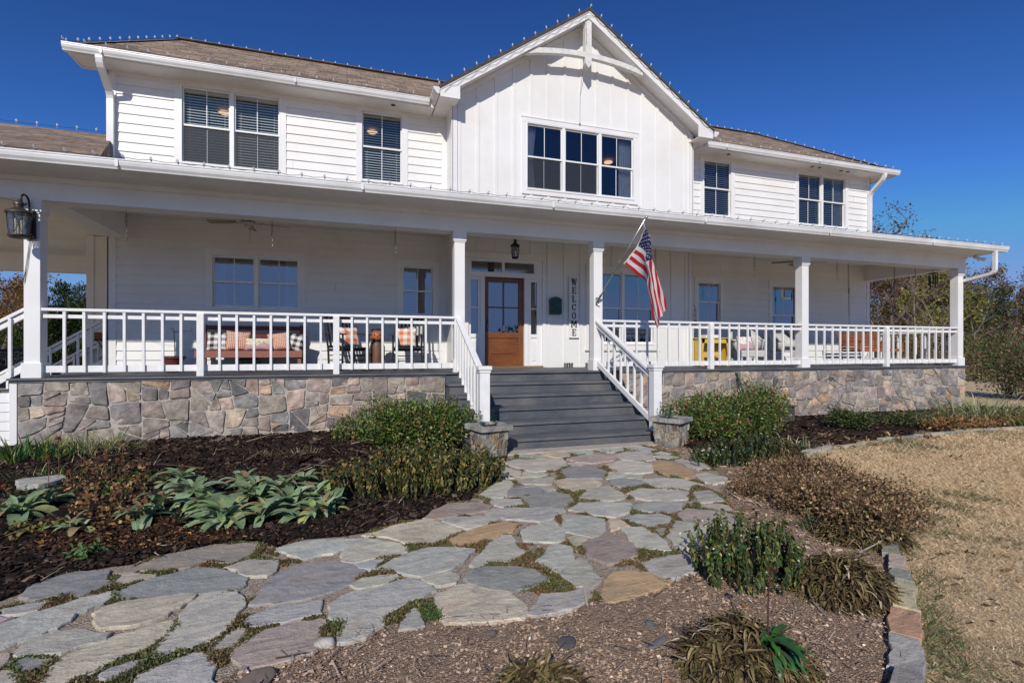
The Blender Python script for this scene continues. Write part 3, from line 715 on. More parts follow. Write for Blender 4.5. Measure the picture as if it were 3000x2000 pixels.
# ---- walls with real openings
def span_cut(x0, x1, za, zb, holes):
    iv = [(x0, x1)]
    for hx0, hx1, hz0, hz1 in holes:
        if hz0 < zb - 1e-4 and hz1 > za + 1e-4:
            n2 = []
            for a, b in iv:
                if hx1 <= a or hx0 >= b: n2.append((a, b)); continue
                if hx0 > a: n2.append((a, hx0))
                if hx1 < b: n2.append((hx1, b))
            iv = n2
    return iv
def lap(mb, x0, x1, z0, z1, Y, holes, ph=5.947, ex=0.1718):
    k = math.floor((z0 - ph) / ex)
    while ph + k * ex < z1:
        zb, zt = ph + k * ex, ph + (k + 1) * ex; br = sorted(set([max(zb, z0), min(zt, z1)] + [h for hh in holes for h in hh[2:4] if max(zb, z0) < h < min(zt, z1)]))
        yy = lambda z: Y - 0.021 + 0.019 * (z - zb) / ex
        for a, b in zip(br, br[1:]):
            for s0, s1 in span_cut(x0, x1, a, b, holes): mb.add([(s0, yy(a), a), (s1, yy(a), a), (s1, yy(b), b), (s0, yy(b), b)], [(0, 1, 2, 3)])
        if zb >= z0:
            for s0, s1 in span_cut(x0, x1, zb, zb + .001, holes): mb.add([(s0, Y - .021, zb), (s1, Y - .021, zb), (s1, Y - .002, zb), (s0, Y - .002, zb)], [(0, 1, 2, 3)])
        k += 1
# openings: x0,x1,z0,z1
UP = dict(double_a=(-2.943, -1.25, 4.985, 6.44), single_b=(0.276, 1.116, 4.99, 6.44), single_c=(8.741, 9.622, 4.985, 6.43), double_d=(11.884, 13.646, 4.99, 6.43))
LO = dict(l1=(-2.441, -0.905, 2.295, 3.305), l2=(1.106, 1.77, 2.22, 3.285), l4=(8.57, 9.28, 2.2, 3.265), l5=(10.97, 11.83, 1.62, 3.265))
GW = (3.696, 6.345, 4.987, 6.423); GL = (5.229, 6.891, 1.628, 3.285); DOOR0 = (2.44, 4.12, 1.112, 3.46); DOOR = (2.407, 4.065, 1.115, 3.433)
wl_ = MB(); holes = list(UP.values()) + list(LO.values())
jt = MB(); rj = random.Random(4)
for k in range(-28, 4):
    for x_ in ([rj.uniform(-3.5, 1.9)] if rj.random() < .45 else []) + ([rj.uniform(8.3, 14.3)] if rj.random() < .7 else []):
        zb_ = 5.947 + k * .1718
        if any(a - .12 < x_ < b + .12 and c - .2 < zb_ < d + .2 for a, b, c, d in holes): continue
        if zb_ > 6.3 or 3.8 < zb_ < 4.6 or zb_ < 1.2: continue
        jt.prism([(x_, W - .0222, zb_ + .002), (x_ + .0035, W - .0222, zb_ + .002), (x_ + .0035, W - .0042, zb_ + .168), (x_, W - .0042, zb_ + .168)], (0, .001, 0))
jt.build('board_joint', M('joint_gap_grey', (.25, .24, .23), .9), house)['kind'] = 'stuff'  # thin grey strips mark the butt joints between siding boards
lap(wl_, HX0, GX0 - .06, 4.5, 6.56, W, holes); lap(wl_, GX1 + .06, HX1, 4.5, 6.56, W, holes)
lap(wl_, HX0, GX0 - .06, DZ - .05, 4.0, W, holes); lap(wl_, GX1 + .06, HX1, DZ - .05, 4.0, W, holes)
split_build(wl_, 'lap_siding', WHITE, house, 5.0)
sw = MB()                      # side walls and back
for (x, y0_, y1_) in ((HX0, W, 4.55), (-5.22, 4.55, 7.7), (HX1, W, 6.8)):
    sgn = -1 if x < 0 else 1; k = 0; z = 0.9
    while z < (3.8 if x < -5 else 6.4):
        sw.add([(x + sgn * .012, y0_, z), (x + sgn * .012, y1_, z), (x + sgn * .0, y1_, z + .1718), (x + sgn * .0, y0_, z + .1718), (x, y0_, z), (x, y1_, z)], [(0, 1, 2, 3), (0, 4, 5, 1)]); z += .1718
sw.box(-5.22, 4.55, 0.9, -4.07, 4.62, 3.93); sw.box(-4.08, 4.55, 3.9, -4.0, 7.0, 6.5); sw.box(-5.2, 6.8, 0.0, HX1, 6.9, 6.5)
for a, b in ((-5.27, -5.14), (-4.2, -4.1)): sw.box(a, 4.53, 0.9, b, 4.549, 3.93)
sw.build('side_wall', WHITE, house)
# board and batten bay
zr = lambda x: 8.87 - 0.676 * abs(x - GC)     # underside line of gable wall
bb = MB(); out = [(GX0, DZ - .05), (GX1, DZ - .05), (GX1, zr(GX1) - .12), (GC, zr(GC) - .12), (GX0, zr(GX0) - .12)]
hrects = [[(a, c), (b, c), (b, d), (a, d)] for a, b, c, d in (GW, GL, DOOR)]
V, F = tri_fill(out, hrects); bb.add([(x, GY, z) for x, z in V], F)
bb.box(GX0, GY, DZ - .05, GX0 + .01, W + .05, 6.65); bb.box(GX1 - .01, GY, DZ - .05, GX1, W + .05, 6.65)
def batten(x, z0, z1, wd=0.062): bb.box(x - wd / 2, GY - 0.019, z0, x + wd / 2, GY - 0.0005, z1)
for i in range(-7, 8):
    x = GC + i * 0.398; top = zr(x) - .14
    segs = [(DZ, top)]
    for (a, b, c, d) in ((GW[0] - .12, GW[1] + .12, GW[2] - .12, GW[3] + .12), (GL[0] - .1, GL[1] + .1, GL[2] - .12, GL[3] + .1), (DOOR[0] - .09, DOOR[1] + .09, 0, DOOR[3] + .1)):
        if a < x < b:
            n2 = []
            for s0, s1 in segs:
                if d <= s0 or c >= s1: n2.append((s0, s1)); continue
                if c > s0: n2.append((s0, c))
                if d < s1: n2.append((d, s1))
            segs = n2
    for s0, s1 in segs: batten(x, s0, s1)
bb.build('board_and_batten_wall', WHITE, house)
tr = MB()                      # corner boards, friezes, base boards
for x0, x1 in ((GX0 - .012, GX0 + .09), (GX1 - .09, GX1 + .012)):
    tr.box(x0, GY - .03, DZ, x1, GY - .001, 6.72)
tr.box(GX0 - .03, GY - .03, DZ, GX0 - .001, W + .0, 6.72); tr.box(GX1 + .001, GY - .03, DZ, GX1 + .03, W + .0, 6.72)
tr.box(GX0 - .13, W - .022, DZ, GX0 - .03, W, 6.55); tr.box(GX1 + .03, W - .022, DZ, GX1 + .13, W, 6.55)
tr.box(HX0 - .02, W - .024, DZ - .1, HX0 + .11, W + .0, 6.55); tr.box(HX0 - .022, W - .024, DZ - .1, HX0 - .001, W + .13, 6.55)
tr.box(HX1 - .11, W - .024, DZ - .1, HX1 + .02, W, 6.55); tr.box(HX1 + .001, W - .024, DZ - .1, HX1 + .022, W + .13, 6.55)
for x0, x1 in ((HX0, GX0 - .03), (GX1 + .03, HX1)):
    tr.box(x0, W - .019, 6.44, x1, W - .001, 6.56); tr.box(x0, W - .021, 3.83, x1, W - .001, 3.96)
split_build(tr, 'corner_trim', WHITE2, house, 5.0)

# ---- windows
def blinds(mb, x0, x1, z0, z1, Y, step=0.052):
    z = z0 + 0.02; r = random.Random(int(x0 * 100))
    while z < z1 - .05:
        a = 0.012; mb.add([(x0, Y - .02, z - a * .3), (x1, Y - .02, z - a * .3), (x1, Y + .02, z + a * .5), (x0, Y + .02, z + a * .5), (x0, Y - .02, z - a * .3 + .010), (x1, Y - .02, z - a * .3 + .010), (x1, Y + .02, z + a * .5 + .004), (x0, Y + .02, z + a * .5 + .004)], [(0, 1, 2, 3), (4, 5, 6, 7), (0, 1, 5, 4), (2, 3, 7, 6)])
        z += step
    mb.box(x0, Y - .025, z1 - .05, x1, Y + .025, z1)
    for x in (x0 + .12 * (x1 - x0), x1 - .12 * (x1 - x0)): mb.box(x - .002, Y - .023, z0, x + .002, Y - .021, z1)
def curtain(mb, x0, x1, z0, z1, Y, seed=0, amp=.03, gather=0.0):
    n = 60; vs = []; r = random.Random(seed); ph = r.uniform(0, 6)
    for k, z in enumerate(np.linspace(z0, z1, 5)):
        g = gather * (1 - abs(k - 2) / 2)
        for i in range(n + 1):
            t = i / n; x = x0 + (x1 - x0) * (t * (1 - g)); vs.append((x, Y + amp * math.sin(t * 34 + ph) + amp * .5 * math.sin(t * 71 + ph * 2), z))
    mb.add(vs, [(k * (n + 1) + i, k * (n + 1) + i + 1, (k + 1) * (n + 1) + i + 1, (k + 1) * (n + 1) + i) for k in range(4) for i in range(n)])
def window(rect, Y, units, kinds, screens=(), label=None, trim=0.105, muntin=True, up_only=False):
    x0, x1, z0, z1 = rect; mul = 0.070; fr = 0.016
    f = MB(); e = 0.002
    f.box(x0 - .004, Y - .03, z0, x0 + fr, Y + .10, z1); f.box(x1 - fr, Y - .03, z0, x1 + .004, Y + .10, z1)
    f.box(x0 - .002, Y - .028, z1 - fr, x1 + .002, Y + .098, z1 + .004); f.box(x0 - .002, Y - .045, z0 - .02, x1 + .002, Y + .098, z0 + fr)
    uw = (x1 - x0 - 2 * fr - (units - 1) * mul) / units; gl = MB(); sc = MB(); bl = MB(); cus = []; zm = (z0 + z1) / 2
    for u in range(units):
        a = x0 + fr + u * (uw + mul); b = a + uw
        if u: f.box(a - mul, Y - .022, z0 + fr, a, Y + .09, z1 - fr)
        s = 0.025; sv = 0.034
        for (c, d, yy) in ((zm - .02, z1 - fr, Y + .012), (z0 + fr, zm + .02, Y + .042)):
            f.box(a + e, yy, c, a + s, yy + .028, d); f.box(b - s, yy, c, b - e, yy + .028, d); f.box(a + s, yy + .001, d - sv, b - s, yy + .027, d); f.box(a + s, yy + .001, c, b - s, yy + .027, c + sv + (0.008 if c < zm - .1 else 0))
            if muntin: f.box((a + b) / 2 - .007, yy + .009, c + s, (a + b) / 2 + .007, yy + .019, d - s)
            gl.add([(a + s, yy + .014, c + s), (b - s, yy + .014, c + s), (b - s, yy + .014, d - s), (a + s, yy + .014, d - s)], [(0, 1, 2, 3)])
        if u in screens: sc.add([(a + s * .6, Y + .034, z0 + fr), (b - s * .6, Y + .034, z0 + fr), (b - s * .6, Y + .034, zm - .02), (a + s * .6, Y + .034, zm - .02)], [(0, 1, 2, 3)])
        kd = kinds[u]
        if 'B' in kd: blinds(bl, a + .01, b - .01, z0 + .04, z1 - .03, Y + .105)
        if 'L' in kd: cus.append(MB()); curtain(cus[-1], a - .05, a + uw * .33, z0 - .1, z1, Y + .15, u, gather=.25)
        if 'R' in kd: cus.append(MB()); curtain(cus[-1], b - uw * .36, b + .05, z0 - .1, z1, Y + .15, u + 3)
    wo = f.build('window', VINYL, house, bevel=0.002)
    if label: wo['label'] = label
    gl.build('pane', PGLASS if z0 < 4 else GLASS, wo)
    if sc.v: sc.build('insect_screen', SCREEN, wo)
    if bl.v: bl.build('blind', BLIND, wo)
    for cu in cus: cu.build('curtain', CURTD if Y < 2.2 and z0 > 4 else CURT, wo)
    t = MB(); T = trim; e = 0.004
    t.box(x0 - T, Y - .027, z0 - .02, x0 - e, Y - .001, z1 + e); t.box(x1 + e, Y - .027, z0 - .02, x1 + T, Y - .001, z1 + e)
    t.box(x0 - T - .0, Y - .032, z1 + e, x1 + T + .0, Y - .001, z1 + T); t.box(x0 - T - .012, Y - .042, z1 + T, x1 + T + .012, Y - .001, z1 + T + .016)
    t.box(x0 - T, Y - .030, z0 - T - .01, x1 + T, Y - .001, z0 - .0201)
    t.build('window_trim', WHITE2, wo); return wo
window(UP['double_a'], W, 2, 'BB', (0, 1)); window(UP['single_b'], W, 1, 'B', ()); window(UP['single_c'], W, 1, 'B', ()); window(UP['double_d'], W, 2, ['B', 'BR'], ())
window(GW, GY, 3, ['L', '', 'R'], (0, 1)); window(LO['l1'], W, 2, ['L', 'R']); window(LO['l2'], W, 1, ['BR']); window(LO['l4'], W, 1, 'B'); window(LO['l5'], W, 1, 'B')
window(GL, GY, 2, ['', ''], ())
sl_ = MB(); sl_.box(GL[0] - .14, GY - .05, GL[2] - .15, GL[1] + .14, GY - .001, GL[2] - .12); sl_.build('window_sill', WHITE2, house)

# interior shell so that the windows look into rooms
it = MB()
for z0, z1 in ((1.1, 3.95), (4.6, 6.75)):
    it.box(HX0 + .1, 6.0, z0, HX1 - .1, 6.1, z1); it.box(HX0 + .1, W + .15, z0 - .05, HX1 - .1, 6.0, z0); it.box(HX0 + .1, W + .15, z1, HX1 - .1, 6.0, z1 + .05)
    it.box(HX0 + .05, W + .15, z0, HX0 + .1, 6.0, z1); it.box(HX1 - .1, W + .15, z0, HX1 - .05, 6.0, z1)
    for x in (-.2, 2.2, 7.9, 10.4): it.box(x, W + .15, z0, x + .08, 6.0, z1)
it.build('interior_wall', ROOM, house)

# ---- entrance
en = MB(); Y = GY
x0, x1, z0, z1 = DOOR0
en.box(x0 - .085, Y - .03, DZ, x0 + .0, Y + .1, z1); en.box(x1, Y - .03, DZ, x1 + .085, Y + .1, z1); en.box(x0 - .085, Y - .034, z1 - .001, x1 + .085, Y + .1, z1 + .10); en.box(x0 - .1, Y - .05, z1 + .1, x1 + .1, Y - .001, z1 + .125)
en.box(x0, Y + .0, 3.39, x1, Y + .09, z1 - .0011); en.box(x0, Y - .02, 3.065, x1, Y + .09, 3.17); en.box(x0, Y, 3.17, 2.51, Y + .09, 3.39); en.box(3.93, Y, 3.17, x1, Y + .09, 3.39); en.box(3.19, Y + .01, 3.17, 3.25, Y + .08, 3.39)
for a, b in ((2.705, 2.80), (3.695, 3.79)): en.box(a, Y - .015, DZ, b, Y + .09, 3.065)
for a, b, ga, gb in ((x0, 2.705, 2.50, 2.65), (3.79, x1, 3.86, 4.0)):
    en.box(a, Y + .015, DZ, ga, Y + .06, 3.065); en.box(gb, Y + .015, DZ, b, Y + .06, 3.065); en.box(ga, Y + .0151, 2.99, gb, Y + .06, 3.065); en.box(ga, Y + .0151, 1.76, gb, Y + .06, 1.84)
    en.box(ga, Y + .02, 2.385, gb, Y + .05, 2.415); en.box(ga, Y + .0151, DZ, gb, Y + .06, 1.20)
    en.box(ga, Y + .035, 1.2, gb, Y + .05, 1.76); en.box(ga + .025, Y + .022, 1.25, gb - .025, Y + .036, 1.70)
eo = en.xf().build('entrance_frame', WHITE2, house, bevel=0.003)
eg = MB()
for a, b, c, d in ((2.51, 3.93, 3.17, 3.39), (2.50, 2.65, 1.84, 2.99), (3.86, 4.0, 1.84, 2.99)): eg.add([(a, Y + .045, c), (b, Y + .045, c), (b, Y + .045, d), (a, Y + .045, d)], [(0, 1, 2, 3)])
eg.xf().build('sidelight_pane', PGLASS, eo)
def wood(name, c1, c2, sc=(14, 14, 1.2), rough=0.35, spec=0.5):
    m, N, L, B = new_mat(name); f = nz(N, L, tc(N, L, sc), 4, 7, 0.65, 1.0); f2 = nz(N, L, tc(N, L), 2.5, 3)
    c = ramp(N, L, f, [(0.25, c1), (0.7, c2)]); c = mix(N, L, 1.0, c, ramp(N, L, f2, [(0.3, (0.75,) * 3), (0.7, (1.15,) * 3)]), 'MULTIPLY')
    L.new(c, B.inputs['Base Color']); B.inputs['Roughness'].default_value = rough; B.inputs['Specular IOR Level'].default_value = spec; bump(N, L, B, f, 0.15, 0.003); return m
DOORW = wood('stained_oak', (0.095, 0.030, 0.009), (0.27, 0.092, 0.023))
DOORH = wood('stained_oak_rail', (0.095, 0.030, 0.009), (0.26, 0.088, 0.022), (1.2, 14, 14))
dm = MB(); yd = Y + .035; a, b = 2.815, 3.68
dm.box(a, yd, 1.145, 2.895, yd + .045, 3.05); dm.box(3.545 + .03, yd, 1.145, b, yd + .045, 3.05); dm.box(2.9 + .32, yd + .002, 1.9, 3.25, yd + .04, 2.98)
dm.cur = 1; dm.box(2.895, yd + .001, 2.955, 3.575, yd + .044, 3.05); dm.box(2.895, yd + .001, 1.75, 3.575, yd + .044, 1.875); dm.box(2.895, yd + .001, 1.145, 3.575, yd + .044, 1.36); dm.box(2.895, yd + .003, 2.40, 3.575, yd + .04, 2.43)
dm.box(2.895, yd + .02, 1.36, 3.575, yd + .035, 1.75); dm.box(2.945, yd + .008, 1.41, 3.525, yd + .021, 1.70)
door = dm.xf().build('front_door', [DOORW, DOORH], house, bevel=0.005)
dg = MB(); dg.add([(2.895, yd + .025, 1.875), (3.575, yd + .025, 1.875), (3.575, yd + .025, 2.955), (2.895, yd + .025, 2.955)], [(0, 1, 2, 3)]); dg.xf().build('door_pane', PGLASS, door)
dh = MB(); dh.box(2.84, yd - .012, 1.9, 2.88, yd, 2.16); dh.tube([(2.86, yd - .01, 2.12), (2.86, yd - .05, 2.09), (2.86, yd - .055, 2.0), (2.86, yd - .04, 1.93), (2.86, yd - .01, 1.92)], .010); dh.lathe([(0.02, 0), (0.02, 0.02)], (2.86, yd - .02, 2.2), 10); dh.xf().build('door_handle', BRONZE, door)
ts = MB(); ts.box(2.44, Y - .06, DZ + .001, 4.12, Y + .1, 1.145); ts.xf().build('threshold', wood('worn_threshold', (0.14, 0.08, 0.04), (0.32, 0.22, 0.13), (1.2, 14, 14), 0.6), house)

# ---- porch columns, beams, ceiling, roof
CXS = [(-4.133, -3.953), (1.74, 1.92), (4.375, 4.555), (9.395, 9.58), (14.39, 14.58)]
for a, b in CXS:
    c = MB(); c.box(a, 0.0, DZ, b, 0.18, 3.52); c.box(a - .022, -.022, DZ, b + .022, .202, DZ + .205); c.box(a - .024, -.024, 3.355, b + .024, .204, 3.52); c.box(a - .012, -.012, 3.33, b + .012, .192, 3.3549)
    c.build('column', WHITE2, house, bevel=0.004)
be = MB()
be.box(-9, -.012, 3.515, 14.68, .30, 3.62); be.box(-9, -.001, 3.62, 14.668, .29, 3.90); be.box(-9, -.03, 3.76, 14.685, -.0011, 3.835)
for a, b in ((-4.09, -3.79), (14.377, 14.677)): be.box(a, .301, 3.515, b, W, 3.94)
be.box(-9, 7.55, 3.515, -5.2, 7.85, 3.95)
be.build('porch_beam', WHITE2, house, bevel=0.003)
ce = MB(); z = 3.93
CEIL = paint('porch_ceiling_paint', (0.80, 0.79, 0.76), 0.5)
yy = 0.28
while yy < 2.42: ce.box(-3.8, yy, z, 14.4, yy + .136, z + .02); yy += .14
ce.box(-9, .28, 3.94, -4.08, 7.8, 3.96); ce.box(14.37, .28, 3.95, 14.7, 2.6, 3.97)
ce.build('porch_ceiling', CEIL, house)
so_ = MB(); so_.box(-9, -.60, 3.83, 14.93, -.028, 3.845); so_.box(14.69, -.028, 3.83, 14.93, 3.5, 3.845); so_.build('porch_soffit', WHITE2, house)
def roof_faces(mb, polys, th=0.0):
    if mb.uv is None: mb.uv = []
    for P in polys:
        P = [Vector(p) for p in P]; n = (P[1] - P[0]).cross(P[2] - P[0]).normalized()
        if n.z < 0: n = -n
        u = Vector((n.y, -n.x, 0)); u = Vector((1, 0, 0)) if u.length < 1e-5 else u.normalized(); v = n.cross(u)
        if v.z < 0: v = -v
        mb.add(P, [tuple(range(len(P)))]); mb.uv += [((p.dot(u)), (p.dot(v))) for p in P]
pr = MB(); roof_faces(pr, [[(HX0, -.62, 3.97), (15.0, -.62, 3.97), (14.6, W + .02, 4.62), (HX0, W + .02, 4.62)], [(15.0, -.62, 3.97), (15.0, 4.0, 3.97), (14.6, 4.0, 4.62), (14.6, W + .02, 4.62)],
    [(HX0 + .02, -.62, 3.97), (-3.05, -.62, 3.97), (HX0 + .02, 2.4, 5.256)], [(-3.05, -.62, 3.97), (HX0 + .02, 2.4, 5.256), (HX0 + .02, 2.4, 4.6)],
    [(-12, -.62, 3.97), (HX0 + .02, -.62, 3.97), (HX0 + .02, 3.82, 5.86), (-12, 3.82, 5.86)], [(-12, 3.82, 5.86), (HX0 + .02, 3.82, 5.86), (HX0 + .02, 8.1, 4.075), (-12, 8.1, 4.075)]])
pr.build('porch_roof', SHINGLE, house)
# ---- main roof
RA, RB = (-3.62, 4.6, 8.44), (12.67, 4.6, 8.44)
mr = MB(); E0, E1, EY, EZ = -4.5, 15.05, 1.93, 6.635; VX = (8.90 - 8.44) / .676
roof_faces(mr, [[(E0, EY, EZ), (1.72, EY, EZ), (5.0 - VX, 4.6, 8.44), RA], [(8.28, EY, EZ), (E1, EY, EZ), RB, (5.0 + VX, 4.6, 8.44)], [(E0, EY, EZ), (-4.1, 2.42, EZ), RA], [(-4.1, 2.42, EZ), (-4.1, 7.3, EZ), RA], [(E1, EY, EZ), (E1, 7.3, EZ), RB], [(-4.1, 7.3, EZ), RA, RB, (E1, 7.3, EZ)]])
RK = 1.46; OH = 3.27; RS = 0.676
AP = 8.90; EL = AP - RS * OH
roof_faces(mr, [[(GC, RK - .05, AP), (GC - OH, RK - .05, EL), (GC - OH, 7.6, EL), (GC, 7.6, AP)], [(GC, RK - .05, AP), (GC + OH, RK - .05, EL), (GC + OH, 7.6, EL), (GC, 7.6, AP)]])
mr.build('roof', SHINGLE, house)
ri = MB()                         # ridge caps, shingle edge thickness
EDG = M('shingle_edge', (0.07, 0.06, 0.052), 0.9, 0.2, 30)
for sg in (-1, 1): ri.beam((GC, RK - .045, AP - .012), (GC + sg * OH, RK - .045, EL - .012), .03, .045)
ri.build('shingle_edge', EDG, house)
rc = MB()
for p, q in ((RA, RB), (RA, (E0, EY, EZ)), (RB, (E1, EY, EZ))):
    p, q = Vector(p), Vector(q); n = int((q - p).length / .28)
    for i in range(n):
        a = p.lerp(q, i / n); b = p.lerp(q, (i + 1) / n); rc.beam(a + Vector((0, 0, .004)), b + Vector((0, 0, .008)), .20, .008)
rc.build('ridge_cap', M('ridge_shingle', (0.25, 0.195, 0.15), 0.9, 0.3, 14), house)
gs = MB()                         # soffits, fascias, rakes, returns
gs.box(E0 + .05, 1.95, 6.51, GC - OH - .02, W + .02, 6.525); gs.box(GC + OH + .02, 1.95, 6.51, E1 - .05, W + .02, 6.525); gs.box(HX1, W, 6.511, E1 - .05, 7.2, 6.526)
gs.box(E0 + .04, 1.94, 6.49, GC - OH, 1.96, 6.63); gs.box(GC + OH, 1.94, 6.49, E1 - .04, 1.96, 6.63)
gs.box(E0 + .02, 1.94, 6.49, E0 + .04, 2.42, 6.63); gs.box(E0 + .04, 2.40, 6.49, HX0, 2.42, 6.66); gs.box(E1 - .04, 1.94, 6.49, E1 - .02, 7.2, 6.63)
split_build(gs, 'eave_soffit', WHITE2, house, 5.0)
rk = MB()
for sg in (-1, 1):
    ex = GC + sg * (OH - .02); t = 0.17; ez = EL
    rk.prism([(GC, RK - .02, AP - .035), (ex, RK - .02, ez - .03), (ex, RK - .02, ez - .03 - t), (GC, RK - .02, AP - .035 - t)], (0, .03, 0))
    rk.prism([(GC, RK - .035, AP - .02), (ex, RK - .035, ez - .015), (ex, RK - .035, ez - .07), (GC, RK - .035, AP - .075)], (0, .0149, 0))
    rk.prism([(GC, RK + .011, AP - .12), (ex, RK + .011, ez - .115), (ex, RK + .011, ez - .135), (GC, RK + .011, AP - .14)], (0, GY - RK, 0))
    xi = GC + sg * (GX1 - GC + .01); rx = abs(xi - GC)     # boxed return at the foot of the rake
    rk.prism([(ex, RK - .023, ez - .03), (GC + sg * (rx - .12), RK - .023, AP - RS * (rx - .12) - .16), (GC + sg * (rx - .12), RK - .023, 6.50), (ex, RK - .023, 6.50)], (0, .03, 0))
    rk.box(min(ex, xi - sg * .1), RK + .0101, 6.505, max(ex, xi - sg * .1), W + .0, 6.52)
    rk.box(ex - .01, RK, 6.51, ex + .01, 7.4, ez - .02)
rk.build('gable_rake', WHITE2, house, bevel=0.003)
fz = MB()
for sg in (-1, 1): fz.prism([(GC, GY - .024, zr(GC) - .12), (GC + sg * 2.9, GY - .024, zr(GC + 2.9) - .12), (GC + sg * 2.9, GY - .024, zr(GC + 2.9) - .24), (GC, GY - .024, zr(GC) - .24)], (0, .0235, 0))
fz.build('gable_frieze', WHITE2, house)
br = MB(); n = 18; TIM = M('weathered_white_timber', (0.66, 0.65, 0.62), 0.7, 0.14, 12, 0.3, 50)
ang = [(-1 + 2 * i / n) for i in range(n + 1)]; zc_ = lambda t: 7.755 + .165 * (1 - t * t); yb = RK + .02
top = [(GC - .035 + 1.40 * t, yb, zc_(t) + .055) for t in ang]; bot = [(GC - .035 + 1.40 * t, yb, zc_(t) - .055) for t in ang]
for i in range(n): br.prism([top[i], top[i + 1], bot[i + 1], bot[i]], (0, .10, 0))
br.build('arched_brace', TIM, house)
kp = MB(); kp.prism([(GC - .075, yb - .012, AP - .15), (GC + .075, yb - .012, AP - .15), (GC + .075, yb - .012, 7.73), (GC, yb - .012, 7.63), (GC - .075, yb - .012, 7.73)], (0, .125, 0)); kp.build('king_post', TIM, house)
# gutters
def gutter(mb, x0, x1, y, ztop, h=0.125, d=0.115):
    prof = [(0, 0), (-.0, h * -.0), (-d * .55, -h), (0, -h), (0, 0)]
    P = [(y + d, ztop), (y + d, ztop - h), (y + d * .35, ztop - h), (y + d * .30, ztop - h * .86), (y + d * .12, ztop - h * .62), (y + .004, ztop - h * .30), (y + .004, ztop - .018), (y - .004, ztop - .016), (y - .004, ztop), (y + .008, ztop), (y + .008, ztop - .02), (y + d * .2, ztop - h * .62), (y + d * .4, ztop - h * .9), (y + d - .004, ztop - h * .9), (y + d - .004, ztop)]
    mb.add([(x0, a, b) for a, b in P] + [(x1, a, b) for a, b in P], [(i, (i + 1) % len(P), len(P) + (i + 1) % len(P), len(P) + i) for i in range(len(P))])
    for x in (x0, x1): mb.add([(x, a, b) for a, b in P[:9]], [tuple(range(9))])
for nm, a, b, y, zt in (('gutter', -12, 15.02, -.70, 3.96), ('gutter', -4.53, GC - OH - .13, 1.84, 6.635), ('gutter', GC + OH + .13, 15.08, 1.84, 6.635)):
    m_ = MB(); gutter(m_, a, b, y, zt)
    for sx in np.arange(math.ceil(a), b, 3.05): m_.box(sx, y - .006, zt - .10, sx + .035, y + .003, zt)
    m_.build(nm, ALU, house)
sg_ = MB()
for sg in (-1, 1):
    xo = GC + sg * (OH + .12); xi = GC + sg * (OH + .0); zt = EL - .03
    P = [(xi, zt), (xi, zt - .125), (xi + sg * .05, zt - .125), (xo - sg * .01, zt - .05), (xo, zt - .02), (xo, zt)]
    sg_.add([(x, RK - .06, z) for x, z in P] + [(x, 2.6, z) for x, z in P], [(i, (i + 1) % 6, 6 + (i + 1) % 6, 6 + i) for i in range(5)] + [tuple(range(6)), tuple(range(6, 12))])
sg_.build('side_gutter', ALU, house)
def dspout(pts, wd=0.10, dp=0.07, name='downspout', across=(1, 0, 0)):
    """ribbed rectangular pipe with bent elbows"""
    m_ = MB(); P = [Vector(p) for p in pts]; sm = [P[0]]
    for i in range(1, len(P) - 1):
        a = (P[i - 1] - P[i]).normalized(); b = (P[i + 1] - P[i]).normalized(); rr = .11
        for t in np.linspace(0, 1, 7): sm.append((P[i] + a * rr).lerp(P[i], t).lerp(P[i].lerp(P[i] + b * rr, t), t))
    sm.append(P[-1]); ac = Vector(across); vs = []
    for i, p in enumerate(sm):
        t = (sm[min(i + 1, len(sm) - 1)] - sm[max(i - 1, 0)]).normalized(); r_ = (ac - t * ac.dot(t)).normalized(); u = t.cross(r_)
        k = 1.0 if 0 < i < len(sm) - 1 and i % 2 else 1.06
        for sx, sy in ((-1, -1), (-.35, -1), (-.3, -.8), (.3, -.8), (.35, -1), (1, -1), (1, 1), (-1, 1)): vs.append(p + r_ * sx * wd / 2 * k + u * sy * dp / 2 * k)
    n = 8; m_.add(vs, [(i * n + j, i * n + (j + 1) % n, (i + 1) * n + (j + 1) % n, (i + 1) * n + j) for i in range(len(sm) - 1) for j in range(n)] + [tuple(range(n)), tuple((len(sm) - 1) * n + j for j in range(n))])
    return m_.build(name, ALU, house)
dspout([(-4.02, 1.90, 6.52), (-4.02, 1.90, 6.40), (-4.02, 2.33, 6.05), (-4.02, 2.335, 4.72)]); dspout([(14.53, 1.90, 6.52), (14.53, 1.90, 6.40), (14.53, 2.33, 6.05), (14.53, 2.335, 4.70)])
dspout([(14.60, -.64, 3.84), (14.60, -.64, 3.33), (14.60, .26, 3.17), (14.60, .28, 0.2)], .085, .065)
vt = MB(); SV = M('soffit_vent_hole', (0.10, 0.085, 0.06), 0.8)
for px in (877, 0): pass
for x in (0.9, 9.3, 12.1, 12.35, 13.15, 13.4): vt.lathe([(0.045, 0), (0.045, 0.008)], (x, 2.12, 6.50), 14)
vt.build('soffit_vent', SV, house)
fl = MB(); fl.lathe([(0.05, 0), (0.05, .06)], (14.78, -.15, 3.77), 12); fl.tube([(14.78, -.15, 3.79), (14.85, -.22, 3.74), (14.90, -.27, 3.71)], [.035, .03, .05], 10); fl.tube([(14.76, -.13, 3.79), (14.71, -.22, 3.75), (14.68, -.28, 3.71)], [.035, .03, .05], 10)
fl.build('floodlight', WHITE2, house, smooth=True)

